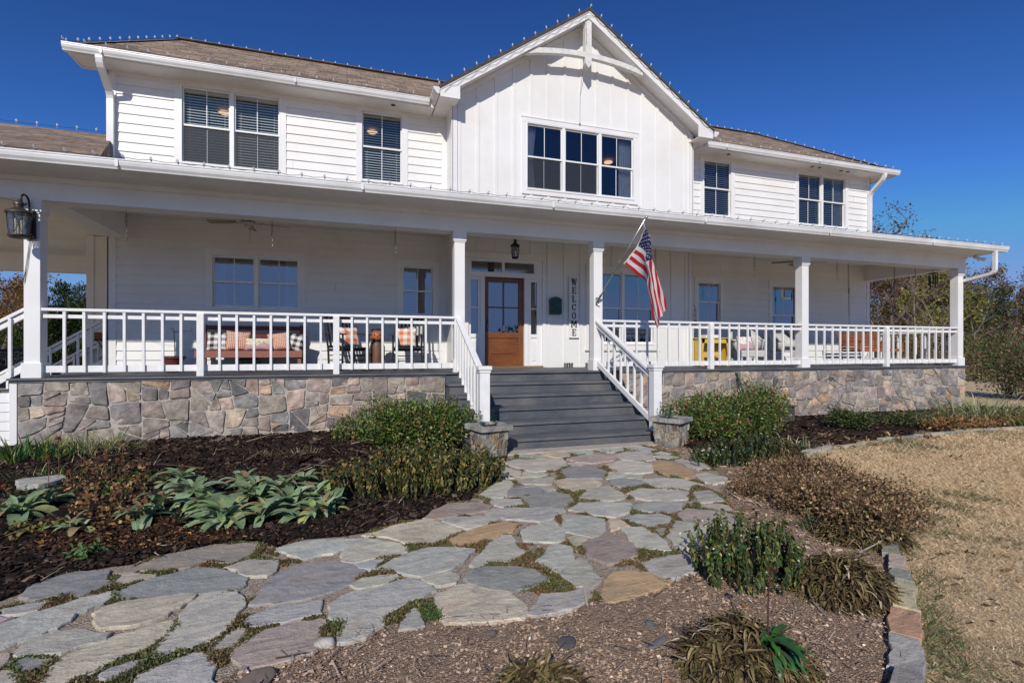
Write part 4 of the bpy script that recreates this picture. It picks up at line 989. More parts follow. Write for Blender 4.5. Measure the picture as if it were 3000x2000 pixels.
# ---- railings
def baluster_mesh(h):
    m_ = MB(); m_.box(-.0165, -.0165, 0, .0165, .0165, h); return m_
def rail_run(x0, x1, bal, posts=(), Y=0.0):
    m_ = MB(); m_.box(x0, Y - .012, 2.022, x1, Y + .085, 2.06); m_.box(x0, Y + .034, 1.925, x1, Y + .072, 1.975); m_.box(x0, Y + .034, 1.18, x1, Y + .072, 1.272)
    o = m_.build('railing', RAILP, house, bevel=0.003)
    first = baluster_mesh(.842).build('baluster', RAILP, o, loc=(bal[0], Y + .017, 1.18))
    for x in bal[1:]: copy_of(first, (x + random.uniform(-.006, .006), Y + .017, 1.18 + random.uniform(-.004, .004)), o, rot=(0, random.uniform(-.004, .004), 0))
    for x in posts:
        p = MB(); p.box(x - .046, Y - .045, DZ - .03, x + .046, Y + .055, 2.0215); p.build('railing_post', RAILP, o, bevel=0.003)
    return o
rail_run(-3.94, 1.74, [-3.69 + .2305 * i for i in range(7)] + [-2.046 + .2357 * i for i in range(1, 8)] + [-.163 + .236 * i for i in range(1, 8)], (-2.046, -.163))
rail_run(4.556, 9.395, [4.556 + .244 * i for i in range(1, 10)] + [7.004 + .2345 * i for i in range(1, 10)], (7.004,))
rail_run(9.582, 14.388, [9.58 + .2345 * i for i in range(1, 10)] + [11.93 + .241 * i for i in range(1, 10)], (11.93,))
def side_rail(p, q, drop0=0.0, hi=0.0, n=8, posts=(), top=(2.04, 1.15), bot=(1.30, .40), name='stair_railing', w_=.07, inner=1):
    """rail from p to q (plan), heights falling from first to second value"""
    (xa, ya), (xb, yb_) = p, q; m_ = MB()
    m_.beam((xa, ya, top[0] - .02), (xb, yb_, top[1] - .02), .09, .04); m_.beam((xa, ya, top[0] - .10), (xb, yb_, top[1] - .10), .038, .06); m_.beam((xa, ya, bot[0] - .045), (xb, yb_, bot[1] - .045), .038, .09)
    o = m_.build(name, RAILP, house, bevel=0.003)
    d = Vector((xb - xa, yb_ - ya)).normalized(); nn = Vector((d.y, -d.x)) * .036 * inner
    for i in range(n):
        t = (i + .7) / (n + .4); x = xa + (xb - xa) * t + nn.x; y = ya + (yb_ - ya) * t + nn.y; zb = bot[0] + (bot[1] - bot[0]) * t - .09; zt = top[0] + (top[1] - top[0]) * t - .05
        b_ = MB(); b_.box(-.0165, -.0165, 0, .0165, .0165, zt - zb); b_.build('baluster', RAILP, o, loc=(x, y, zb))
    return o
NWL, NWR = (1.79, -1.75), (4.53, -1.75)
side_rail((1.80, .0), (1.79, -1.69), n=8, top=(2.05, 1.16), bot=(1.30, .43), inner=1)
side_rail((4.44, .0), (4.52, -1.69), n=8, top=(2.05, 1.16), bot=(1.30, .43), inner=-1)
for x, y in (NWL, NWR):
    p = MB(); p.box(x - .07, y - .07, .1, x + .07, y + .07, 1.215); p.box(x - .08, y - .08, 1.175, x + .08, y + .08, 1.215); p.box(x - .095, y - .095, 1.215, x + .095, y + .095, 1.268); p.build('newel_post', RAILP, house, bevel=0.005)
side_rail((-4.133, .06), (-6.0, .06), n=8, top=(2.06, .86), bot=(1.31, .11), inner=-1)
side_rail((-4.45, 3.1), (-6.0, 3.1), n=7, top=(2.06, 1.06), bot=(1.31, .31), inner=-1); side_rail((-4.45, 4.45), (-6.0, 4.45), n=7, top=(2.06, 1.06), bot=(1.31, .31), inner=-1)
side_rail((14.47, .2), (14.47, 2.38), n=9, top=(2.06, 2.06), bot=(1.272, 1.272), inner=1, name='railing')
ws = MB()
for k in range(1, 7): ws.box(-4.29 - .27 * k, .12, DZ - .171 * k - .04, -4.29 - .27 * (k - 1) + .03, 4.4, DZ - .171 * k)
ws.build('side_step', DECK, house)

# ------------------------------------------------------------------ porch furniture and fittings
def check_mat(name, base, ink, n, soft=0.8):
    m, N, L, B = new_mat(name); t = N.new('ShaderNodeTexCoord'); sp = N.new('ShaderNodeSeparateXYZ'); L.new(t.outputs['UV'], sp.inputs[0]); sq = []
    for k in (0, 1):
        a = N.new('ShaderNodeMath'); a.operation = 'MULTIPLY'; a.inputs[1].default_value = n; L.new(sp.outputs[k], a.inputs[0])
        f = N.new('ShaderNodeMath'); f.operation = 'FRACT'; L.new(a.outputs[0], f.inputs[0])
        g_ = N.new('ShaderNodeMath'); g_.operation = 'GREATER_THAN'; g_.inputs[1].default_value = 0.5; L.new(f.outputs[0], g_.inputs[0]); sq.append(g_.outputs[0])
    s_ = N.new('ShaderNodeMath'); s_.operation = 'ADD'; L.new(sq[0], s_.inputs[0]); L.new(sq[1], s_.inputs[1])
    h = N.new('ShaderNodeMath'); h.operation = 'MULTIPLY'; h.inputs[1].default_value = 0.5; L.new(s_.outputs[0], h.inputs[0])
    mid = tuple(a * .45 + b * .55 for a, b in zip(base, ink)); r_ = ramp(N, L, h.outputs[0], [(0.0, base), (0.5, mid), (1.0, ink)])
    f = nz(N, L, t.outputs['UV'], 220, 2); L.new(mix(N, L, 1.0, r_, ramp(N, L, f, [(0.3, (0.82,) * 3), (0.7, (1.1,) * 3)]), 'MULTIPLY'), B.inputs['Base Color'])
    B.inputs['Roughness'].default_value = 0.9; bump(N, L, B, nz(N, L, t.outputs['UV'], 6, 4), 0.5, 0.02); return m
BUFF = check_mat('black_and_white_buffalo_check', (0.72, 0.70, 0.67), (0.02, 0.02, 0.022), 3); GING = check_mat('rust_gingham', (0.72, 0.56, 0.46), (0.42, 0.11, 0.055), 13)
ORCH = check_mat('orange_plaid', (0.74, 0.70, 0.66), (0.62, 0.17, 0.045), 2.6)
def dots_mat():
    m, N, L, B = new_mat('dotted_cream_cloth'); t = N.new('ShaderNodeTexCoord'); v = N.new('ShaderNodeTexVoronoi'); v.inputs['Scale'].default_value = 8; v.inputs['Randomness'].default_value = 0.6; L.new(t.outputs['UV'], v.inputs['Vector'])
    c = ramp(N, L, v.outputs['Distance'], [(0.26, (0.03, 0.025, 0.03)), (0.31, (0.62, 0.54, 0.40))])
    sp = N.new('ShaderNodeSeparateXYZ'); L.new(t.outputs['UV'], sp.inputs[0]); ck = N.new('ShaderNodeTexChecker'); ck.inputs['Scale'].default_value = 16; ck.inputs[1].default_value = (0.35, 0.08, 0.06, 1); ck.inputs[2].default_value = (0.55, 0.5, 0.55, 1); L.new(t.outputs['UV'], ck.inputs[0])
    n_ = nz(N, L, t.outputs['UV'], 3.0, 1); a = N.new('ShaderNodeMath'); a.operation = 'SUBTRACT'; L.new(n_, a.inputs[0]); L.new(sp.outputs[1], a.inputs[1])
    g_ = N.new('ShaderNodeMath'); g_.operation = 'GREATER_THAN'; g_.inputs[1].default_value = 0.08; L.new(a.outputs[0], g_.inputs[0])
    L.new(mix(N, L, g_.outputs[0], c, ck.outputs[0]), B.inputs['Base Color']); B.inputs['Roughness'].default_value = 0.9; return m
DOTS = dots_mat(); FLOR = dots_mat(); FLOR.name = 'floral_cloth'
for nd in FLOR.node_tree.nodes:
    if nd.type == 'VALTORGB': nd.color_ramp.elements[0].color = (0.55, 0.22, 0.16, 1); nd.color_ramp.elements[1].color = (0.70, 0.68, 0.64, 1); nd.color_ramp.elements[0].position = .2; nd.color_ramp.elements[1].position = .5
NAVY = M('navy_cushion_cloth', (0.035, 0.05, 0.085), 0.85, 0.3, 9, 0.3, 14)
def pillow(name, label, wd, ht, th, mat, loc, rz=0.0, lean=0.25, roll=0.0, cat='pillow', group=None, parent=None, n=14):
    mb = MB(); mb.uv = []; idx = {}
    for sd in (-1, 1):
        for i in range(n + 1):
            for j in range(n + 1):
                u, v = -1 + 2 * i / n, -1 + 2 * j / n; e = max(0, (1 - u ** 4) * (1 - v ** 4)) ** 0.55
                x = u * wd / 2 * (1 - .07 * (1 - v * v)); z = v * ht / 2 * (1 - .07 * (1 - u * u)); wv = .006 * math.sin(u * 7 + v * 5)
                mb.add([(x, sd * th / 2 * e + wv, z)], []); mb.uv.append((u * .5 + .5, v * .5 + .5))
    q = (n + 1) * (n + 1)
    for s0 in (0, 1):
        for i in range(n):
            for j in range(n):
                a = s0 * q + i * (n + 1) + j; f = (a, a + 1, a + n + 2, a + n + 1); mb.f.append(f if s0 else f[::-1]); mb.mi.append(0)
    o = mb.build(name, mat, parent, smooth=True, loc=loc); bm = bmesh.new(); bm.from_mesh(o.data); bmesh.ops.remove_doubles(bm, verts=bm.verts, dist=0.0004); bm.to_mesh(o.data); bm.free()
    o.rotation_euler = (-lean, roll, rz)
    if parent is None: tag(o, label, cat, group)
    return o
REDW = M('worn_red_paint', (0.20, 0.035, 0.03), 0.6, 0.1, 26, 0.3, 60, stretch=(1, 8, 8), c2=(0.30, 0.16, 0.11)); REDD = M('dark_red_paint', (0.13, 0.018, 0.018), 0.5, 0.2, 20)
bx0, bx1 = -2.56, -0.80
bench = thing('porch_bench', 'long worn red wooden bench with low slatted back against the porch wall', 'bench', (-1.68, 1.95, DZ))
m_ = MB(); m_.box(-.88, -.23, .325, .88, .20, .365); m_.build('seat', REDW, bench, bevel=.004); m_ = MB(); m_.box(-.88, -.245, .245, .88, -.2301, .345); m_.box(-.86, .18, .25, .86, .2, .324); m_.build('apron', REDW, bench, bevel=.003)
m_ = MB(); m_.box(-.88, .24, .76, .88, .27, .84); m_.box(-.88, .235, .62, .88, .265, .69); m_.box(-.88, .23, .47, .88, .26, .54); m_.build('backrest', REDD, bench, bevel=.003)
for x in (-.86, .80):
    m_ = MB(); m_.prism([(x, -.21, 0), (x, -.14, 0), (x, -.12, .32), (x, -.2, .32)], (.06, 0, 0)); m_.build('leg', REDW, bench); m_ = MB(); m_.prism([(x, .20, 0), (x, .27, 0), (x, .29, .86), (x, .24, .86), (x, .2, .3)], (.06, 0, 0)); m_.build('leg', REDD, bench)
cr = MB(); cr.box(-.16, -.14, 0, .16, .14, .015); 
for a in (0.0, .09, .18): cr.box(-.16, -.14, a, .16, -.128, a + .07); cr.box(-.16, .128, a, .16, .14, a + .07); cr.box(-.16, -.128, a, -.148, .128, a + .07); cr.box(.148, -.128, a, .16, .128, a + .07)
o = cr.build('storage_crate', BLACKM, loc=(-1.72, 2.0, DZ)); tag(o, 'small black slatted crate standing under the red bench', 'crate')
sz = DZ + .365; G_ = 'throw pillows on the red bench'
pillow('throw_pillow', 'black and white buffalo check pillow at the left end of the red bench', .40, .36, .13, BUFF, (-2.24, 2.0, sz + .17), -.05, group=G_)
pillow('throw_pillow', 'rust gingham pillow beside the left checked pillow on the red bench', .42, .38, .15, GING, (-1.90, 1.93, sz + .18), .12, roll=.05, group=G_)
pillow('throw_pillow', 'cream lumbar pillow with black dots in the middle of the red bench', .50, .25, .13, DOTS, (-1.55, 1.85, sz + .12), 0, .3, group=G_)
pillow('throw_pillow', 'rust gingham pillow right of the dotted lumbar pillow on the red bench', .42, .36, .15, GING, (-1.22, 1.93, sz + .17), -.15, roll=-.13, group=G_)
pillow('throw_pillow', 'tilted buffalo check pillow at the right end of the red bench', .40, .35, .13, BUFF, (-.96, 1.98, sz + .165), -.2, roll=.22, group=G_)
# pot with shepherd hook
POTR = M('dark_red_glaze', (0.11, 0.03, 0.028), 0.4, 0.15, 9)
pt = thing('flower_pot', 'empty dark red flower pot with a black shepherd hook, left of the red bench', 'pot', (-2.88, 1.75, DZ))
m_ = MB(); m_.lathe([(.10, 0), (.15, .02), (.15, .05), (.115, .06), (.16, .22), (.185, .235), (.185, .275), (.165, .275), (.15, .2), (.0, .2)], n=24, capped=False); m_.build('pot', POTR, pt, smooth='auto'); m_ = MB(); m_.lathe([(.152, .21), (.0, .225)], n=16, capped=False); m_.build('soil', MULCHD, pt)
m_ = MB(); m_.tube([(.02, 0, .15), (.0, 0, .72), (-.02, 0, .76), (-.05, 0, .74)], .006, 6); m_.tube([(.0, 0, .70), (.24, 0, .715), (.28, 0, .74), (.25, 0, .76)], .005, 6); m_.build('shepherd_hook', BLACKM, pt, smooth=True)
# rocking chairs
BLK = M('black_chair_paint', (0.022, 0.022, 0.025), 0.38, 0.25, 14, 0.1, 40)
def rocker(label, loc, rz):
    t = thing('rocking_chair', label, 'chair', loc, rz, 'black rocking chairs on the porch')
    arc = lambda y: .05 * (y * y) / .16 * .55
    for x in (-.27, .27):
        m_ = MB(); ys_ = np.linspace(-.42, .48, 13)
        for a, b in zip(ys_, ys_[1:]): m_.prism([(x - .018, a, arc(a)), (x - .018, b, arc(b)), (x - .018, b, arc(b) + .045), (x - .018, a, arc(a) + .045)], (.036, 0, 0))
        m_.build('rocker', BLK, t)
        m_ = MB(); m_.tube([(x, -.24, .05), (x, -.255, .66)], [.02, .018], 8); m_.build('leg', BLK, t, smooth='auto')
        m_ = MB(); m_.tube([(x, .22, .05), (x, .24, .40), (x * .98, .42, 1.06)], [.02, .02, .017], 8); m_.build('leg', BLK, t, smooth='auto')
        m_ = MB(); m_.prism([(x - .045, -.31, .655), (x + .045, -.31, .655), (x + .04, 0, .68), (x + .03, .31, .67), (x - .03, .31, .67), (x - .04, 0, .68)], (0, 0, .022)); m_.build('armrest', BLK, t)
    m_ = MB()
    for z in (.17, .27): m_.tube([(-.27, -.245, z), (.27, -.245, z)], .011, 6); m_.tube([(-.27, -.245, z + .03), (-.27, .23, z + .01)], .011, 6); m_.tube([(.27, -.245, z + .03), (.27, .23, z + .01)], .011, 6)
    m_.build('stretcher', BLK, t); m_ = MB()
    for k in range(9): y = -.26 + k * .062; m_.box(-.27, y, .415 - .03 * math.sin(k / 8 * pi) - k * .005, .27, y + .05, .435 - .03 * math.sin(k / 8 * pi) - k * .005)
    m_.box(-.27, -.26, .37, -.25, .28, .41); m_.box(.25, -.26, .37, .27, .28, .41); m_.build('seat', BLK, t)
    m_ = MB()
    for k in range(6): x = -.2 + k * .08; m_.beam((x, .26, .44), (x, .425, 1.02), .042, .014, (0, 1, 0))
    m_.build('backrest', BLK, t); m_ = MB(); m_.box(-.27, .40, 1.0, .27, .43, 1.08); m_.box(-.26, .245, .42, .26, .27, .47); m_.build('back_rail', BLK, t, bevel=.006); return t
rocker('black slatted rocking chair between the red bench and the milk can', (.02, 1.55, DZ), math.radians(32)); rocker('black slatted rocking chair between the milk can and the porch steps', (1.16, 1.60, DZ), math.radians(-14))
pillow('throw_pillow', 'orange and white plaid pillow on the left rocking chair', .42, .40, .13, ORCH, (.04, 1.68, DZ + .63), math.radians(32), .3, group='plaid pillows on the rocking chairs')
pillow('throw_pillow', 'orange and white plaid pillow on the right rocking chair', .43, .40, .13, ORCH, (1.11, 1.68, DZ + .63), math.radians(-14), .3, group='plaid pillows on the rocking chairs')
RUST = M('rusty_brown_metal', (0.13, 0.065, 0.04), 0.6, 0.3, 12, 0.3, 50, 0.3); PUMP = M('orange_painted_metal', (0.34, 0.10, 0.03), 0.5, 0.3, 10)
mc = thing('milk_can', 'rusty brown milk can with an orange jack o lantern face between the rocking chairs', 'milk can', (.56, 1.72, DZ))
m_ = MB(); m_.lathe([(.135, 0), (.145, .01), (.145, .44), (.12, .52), (.10, .56)], n=24); m_.build('can_body', RUST, mc, smooth='auto'); m_ = MB(); m_.lathe([(.10, .545), (.125, .58), (.135, .66), (.11, .73), (.06, .76)], n=24); m_.build('pumpkin_top', PUMP, mc, smooth='auto')
m_ = MB(); m_.tube([(-.11, 0, .74), (-.09, -.05, .78), (0, -.06, .79), (.09, -.05, .78), (.12, 0, .75)], .012, 6); m_.tube([(-.11, 0, .74), (0, .07, .77), (.12, 0, .75)], .012, 6); m_.build('rim_handle', BLACKM, mc, smooth=True)
def onc(x, z, r0=.135): return (x, -math.sqrt(max(0, r0 * r0 - x * x)) - .004, z)
m_ = MB()
for pts in ([(-.075, .66), (-.035, .66), (-.055, .695)], [(.03, .66), (.07, .66), (.05, .695)], [(-.012, .63), (.012, .63), (0, .655)]): m_.add([onc(*p) for p in pts], [(0, 1, 2)])
up = [(-.09, .625), (-.06, .60), (-.03, .59), (0, .588), (.03, .59), (.06, .60), (.09, .625)]; lo_ = [(-.09, .624), (-.065, .575), (-.03, .556), (0, .552), (.03, .556), (.065, .575), (.09, .624)]
for i in range(6): m_.add([onc(*up[i]), onc(*up[i + 1]), onc(*lo_[i + 1]), onc(*lo_[i])], [(0, 1, 2, 3)])
m_.build('carved_face', BLACKM, mc)
# bowls
for i, (x, lb) in enumerate(((4.57, 'left of the two small steel pet bowls by the entrance wall'), (4.685, 'right of the two small steel pet bowls by the entrance wall'), (5.09, 'small steel bowl half hidden behind the porch column right of the door'))):
    m_ = MB(); m_.lathe([(.043, 0), (.055, .10), (.051, .10), (.040, .012), (0, .012)], n=20, capped=False); o = m_.build('pet_bowl', STEEL, loc=(x, 1.70, DZ), smooth='auto'); tag(o, lb, 'bowl', 'steel pet bowls on the porch')
# mailbox and sign
GRN = M('verdigris_green_metal', (0.018, 0.06, 0.055), 0.45, 0.3, 12, 0.4, 22, 0.2)
mbx = thing('mailbox', 'dark green cast metal mailbox with arched lid on the entrance wall', 'mailbox', (4.354, 1.74, 2.275))
m_ = MB(); m_.prism([(-.13, -.0, 0), (.13, -.0, 0), (.135, 0, .02), (.135, 0, .30), (-.135, 0, .30), (-.135, 0, .02)], (0, .09, 0)); m_.prism([(-.09, -.006, .05), (.09, -.006, .05), (.09, -.006, .24), (-.09, -.006, .24)], (0, .006, 0)); m_.lathe([(.03, 0), (.02, .012), (0, .016)], (0, -.005, .14), 12); m_.build('body', GRN, mbx, bevel=.008)
m_ = MB(); m_.prism([(-.142, -.012, .295), (.142, -.012, .295), (.142, -.012, .33), (.11, -.012, .345), (.06, -.012, .375), (0, -.012, .385), (-.06, -.012, .375), (-.11, -.012, .345), (-.142, -.012, .33)], (0, .10, 0)); m_.build('lid', GRN, mbx, bevel=.006)
sx0, sx1, sz0, sz1 = 4.755, 4.989, 1.77, 3.13
sgn = thing('welcome_sign', 'tall narrow white board reading WELCOME downwards in black slab letters', 'sign', (4.807, 1.80, 1.766))
m_ = MB(); m_.box(-.117, 0, 0, .117, .02, 1.36); m_.build('board', WHITE2, sgn, bevel=.003); m_ = MB(); m_.box(-.117, -.012, 0, -.103, -.0001, 1.36); m_.box(.103, -.012, 0, .117, -.0001, 1.36); m_.box(-.103, -.012, 1.346, .103, -.0001, 1.36); m_.box(-.103, -.012, 0, .103, -.0001, .014); m_.build('frame', VINYL, sgn)
INK = M('black_letter_paint', (0.015, 0.015, 0.016), 0.5)
def letter(ch, zc0, wd, ht):
    m_ = MB(); y0, y1 = -.006, -.0005; X = lambda u: -wd / 2 + u * wd; Z = lambda v: zc0 + v * ht
    R = lambda u0, v0, u1, v1: m_.prism([(X(u0), y0, Z(v0)), (X(u1), y0, Z(v0)), (X(u1), y0, Z(v1)), (X(u0), y0, Z(v1))], (0, y1 - y0, 0))
    Q = lambda *p: m_.prism([(X(a), y0 + .0004, Z(b)) for a, b in p], (0, y1 - y0 - .0006, 0))
    if ch == 'W': Q((.08, 1), (.30, 1), (.38, .0), (.28, .0)); Q((.44, 1), (.56, 1), (.38, .0), (.30, .0)); Q((.42, 1), (.60, 1), (.74, .0), (.62, .0)); Q((.82, 1), (.92, 1), (.74, 0), (.66, 0)); R(.0, .93, .36, 1.0); R(.72, .93, 1.0, 1.0); R(.37, .93, .63, 1.0)
    if ch in 'EL':
        R(.18, 0, .42, 1); R(.05, 0, .56, .07); R(.05, .93, .56, 1)
        R(.42, 0, .95, .10); R(.83, .1, .95, .30)
        if ch == 'E': R(.42, .90, .95, 1); R(.83, .70, .95, .9); R(.42, .46, .72, .55); R(.66, .38, .76, .63)
    if ch in 'CO':
        n = 28; a0, a1 = (0.16, 1.84) if ch == 'C' else (0, 2.0)
        for i in range(n):
            q = []
            for t in (i, i + 1):
                a = pi * (a0 + (a1 - a0) * t / n); q.append(((.5 + .44 * math.cos(a), .5 + .5 * math.sin(a)), (.5 + .22 * math.cos(a), .5 + .41 * math.sin(a))))
            Q(q[0][0], q[1][0], q[1][1], q[0][1])
        if ch == 'C': R(.82, .62, .92, .95); R(.80, .12, .9, .32)
    if ch == 'M': R(.08, 0, .26, 1); R(.74, 0, .92, 1); R(0, 0, .34, .07); R(.66, 0, 1, .07); R(0, .93, .3, 1); R(.7, .93, 1, 1); Q((.14, 1), (.36, 1), (.55, .2), (.45, .2)); Q((.64, 1), (.86, 1), (.55, .2), (.45, .2))
    m_.build('letter', INK, sgn)
for i, ch in enumerate('WELCOME'): letter(ch, 1.165 - i * .187, .155 if ch in 'WM' else .115, .152)

# lanterns
lam = thing('wall_lantern', 'black carriage lantern with scroll arm on the left end column', 'lantern', (-4.05, 0, 0))
def scroll(mb, pts, r): mb.tube(pts, r, 7)
m_ = MB(); m_.box(-.06, -.045, 2.98, .06, -.0005, 3.36); m_.box(-.045, -.06, 3.02, .045, -.045, 3.32); m_.build('wall_plate', BLACKM, lam, bevel=.008)
cy = -.27
m_ = MB(); sp = []
for i in range(26):
    t = i / 25; a = pi * (-.05 + 1.95 * t) ; rr = .105 * (1 - .62 * t); sp.append((0.0, cy + .10 + math.cos(a) * rr * 1.0 + .02, 3.45 + math.sin(a) * rr * 1.0))
m_.tube([(0, -.06, 3.2), (0, -.045, 3.36)] + sp, [.012] * 12 + [.011] * 10 + [.009] * 6, 7); m_.build('scroll_arm', BLACKM, lam, smooth=True)
m_ = MB(); c0 = (0, cy, 0); m_.lathe([(.006, 3.44), (.012, 3.43), (.04, 3.415), (.055, 3.39), (.058, 3.37), (.045, 3.365), (.045, 3.34), (.06, 3.325), (.125, 3.285), (.14, 3.275), (.14, 3.255), (.12, 3.25)], c0, 18); m_.build('cap', BRONZE, lam, smooth='auto')
m_ = MB(); m_.lathe([(.10, 2.985), (.115, 2.98), (.115, 2.965), (.105, 2.95), (.09, 2.94)], c0, 18); 
for k in range(8):
    a, b = 2 * pi * k / 8, 2 * pi * (k + 1) / 8; T = lambda q, r_, z: (r_ * math.cos(q), cy + r_ * math.sin(q), z)
    m_.tube([T(a, .128, 3.26), T(a, .102, 2.98)], .004, 5)
    if k % 2 == 0: m_.tube([T(a, .126, 3.25), T((a + b) / 2, .106, 3.11), T(b, .102, 2.99)], .004, 5); m_.tube([T(b, .126, 3.25), T((a + b) / 2, .108, 3.11), T(a, .102, 2.99)], .004, 5)
m_.build('cage', BRONZE, lam); m_ = MB(); m_.lathe([(.095, 2.99), (.120, 3.255)], c0, 16, capped=False); m_.build('lantern_glass', LGLASS, lam, smooth=True)
m_ = MB(); [m_.lathe([(.012, 2.99), (.012, 3.12), (.016, 3.14), (.018, 3.17), (.004, 3.2)], (x, cy + y, 0), 8) for x, y in ((.03, 0), (-.02, .026), (-.02, -.026))]; m_.build('candle_lamp', M('ivory_candle', (.6, .57, .5), .4), lam, smooth='auto')
hl = thing('hanging_lantern', 'black hanging lantern over the front door under the porch ceiling', 'lantern', (3.16, 1.0, 0))
m_ = MB(); m_.lathe([(.05, 3.92), (.045, 3.905), (.012, 3.90), (.01, 3.72), (.02, 3.71)], (0, 0, 0), 12); m_.build('ceiling_mount', BLACKM, hl, smooth='auto')
m_ = MB(); m_.lathe([(.012, 3.72), (.03, 3.69), (.035, 3.66), (.028, 3.62), (.045, 3.60), (.075, 3.575), (.095, 3.56), (.095, 3.54), (.07, 3.53)], (0, 0, 0), 12); m_.build('cap', BLACKM, hl, smooth='auto')
m_ = MB(); m_.lathe([(.065, 3.33), (.07, 3.32), (.06, 3.30), (.02, 3.29)], (0, 0, 0), 12)
for k in range(6):
    a, b = pi * k / 3, pi * (k + 1) / 3; T = lambda q, r_, z: (r_ * math.cos(q), r_ * math.sin(q), z); m_.tube([T(a, .072, 3.54), T(a, .086, 3.44), T(a, .062, 3.33)], .005, 5); m_.tube([T(a, .07, 3.54), T(b, .062, 3.33)], .0035, 5); m_.tube([T(b, .07, 3.54), T(a, .062, 3.33)], .0035, 5)
m_.build('cage', BLACKM, hl); m_ = MB(); m_.lathe([(.055, 3.33), (.066, 3.53)], (0, 0, 0), 12, capped=False); m_.build('lantern_glass', LGLASS, hl, smooth=True)
# lantern cords
m_ = MB(); m_.tube([(-4.06, -.012, 2.98), (-4.085, -.012, 2.75), (-4.11, -.012, 2.55), (-4.128, -.012, 2.40)], .0035, 5); m_.tube([(-4.045, -.012, 2.98), (-4.07, -.012, 2.8), (-4.09, -.012, 2.6), (-4.13, -.02, 2.38)], .003, 5)
tag(m_.build('lamp_cord', WIRE), 'two thin dark cords hanging down the left column below the lantern', 'cord')
m_ = MB(); pts = [(-5.2, -.2, 3.75), (-4.6, -.25, 3.50), (-4.10, -.27, 3.42)]; m_.tube(pts, .003, 4); tag(m_.build('wire', WIRE), 'thin dark wire running from the eave to the column lantern', 'wire')

# hooks and chains
CHL = MB(); 
def chain(mb, p, q, link=.035, r=.0032, wd=.011):
    p, q = Vector(p), Vector(q); d = (q - p); n = max(1, int(d.length / (link * .8))); d.normalize()
    a = d.orthogonal().normalized(); b = d.cross(a)
    for i in range(n):
        c = p.lerp(q, (i + .5) / n); s_ = a if i % 2 else b
        mb.tube([c + d * (link / 2 * math.sin(t)) + s_ * (wd * math.cos(t)) for t in np.linspace(0, 2 * pi, 9)[:-1]], r, 4, closed=True)
for i, (px, lb) in enumerate(((290, 'short plant chain hanging near the left column'), (625, 'short plant chain hanging right of the left ceiling fan'), (908, 'short plant chain hanging left of the steps column'), (1505, 'short plant chain hanging behind the flag'), (1733, 'short plant chain hanging left of the second column from the right end'), (1922, 'short plant chain beside the left chain of the porch swing'), (2102, 'short plant chain beside the wind chime'))):
    X = PL(px, 500, .15)[0]; m_ = MB(); m_.tube([(X, .15, 3.515), (X, .15, 3.47), (X + .012, .15, 3.455), (X, .15, 3.44)], .004, 5); chain(m_, (X, .15, 3.445), (X, .15, 3.05), .045, .0042, .014); tag(m_.build('plant_chain', CHAINM), lb, 'chain', 'plant chains under the porch beam')
# ceiling fans
FANB = wood('pale_fan_blade', (0.22, 0.17, 0.08), (0.36, 0.29, 0.15), (3, 12, 12)); FANM = M('fan_enamel', (0.5, 0.49, 0.45), 0.4)
def fan(label, loc, a0):
    t = thing('ceiling_fan', label, 'fan', loc, a0, 'porch ceiling fans')
    m_ = MB(); m_.lathe([(.06, .25), (.06, .21), (.018, .20), (.018, .10), (.09, .08), (.11, .03), (.10, -.03), (.05, -.05), (.05, -.09), (.02, -.10)], n=20); m_.build('motor', FANM, t, smooth='auto'); m_ = MB(); m_.lathe([(.112, .012), (.112, -.004)], n=20, capped=False); m_.tube([(.03, -.03, -.09), (.03, -.03, -.34)], .002, 4); m_.lathe([(.006, -.36), (.004, -.34)], (.03, -.03, 0), 6); m_.build('pull_chain', BLACKM, t)
    for k in range(5):
        m_ = MB(); m_.prism([(.19, -.055, -.01), (.64, -.07, -.012), (.67, -.05, -.012), (.67, .05, .012), (.64, .07, .014), (.19, .055, .01)], (0, 0, .006)); b = m_.build('blade', FANB, t); b.rotation_euler = (0, 0, 2 * pi * k / 5)
        m_ = MB(); m_.box(.08, -.016, -.016, .24, .016, -.010); b2 = m_.build('blade_arm', STEEL, t); b2.rotation_euler = (0, 0, 2 * pi * k / 5)
    return t
fan('ceiling fan with pale blades over the red bench', (-1.62, 1.15, 3.68), .35); fan('ceiling fan with pale blades over the wicker chairs', (10.65, 1.15, 3.68), 1.15)
# wind chime
wc = thing('wind_chime', 'dark blue metal wind chime hanging by the right end column', 'wind chime', (14.05, .35, 0)); NAV = M('navy_metal', (.012, .014, .03), .35, .1, 9, 0, 10, .4)
m_ = MB(); m_.tube([(0, 0, 3.52), (0, 0, 3.44)], .006, 5); m_.lathe([(.02, 3.45), (.115, 3.43), (.115, 3.415), (.02, 3.41)], n=16); m_.build('chime_plate', NAV, wc, smooth='auto'); m_ = MB(); m_.tube([(0, 0, 3.42), (0, 0, 3.2)], .004, 4); m_.lathe([(.045, 3.19), (.045, 3.175)], n=10); m_.build('clapper', NAV, wc)
for k in range(5): a = 2 * pi * k / 5; m_ = MB(); m_.tube([(.085 * math.cos(a), .085 * math.sin(a), 3.38), (.085 * math.cos(a), .085 * math.sin(a), 3.05 + .03 * k)], .014, 8); m_.build('chime_tube', NAV, wc)
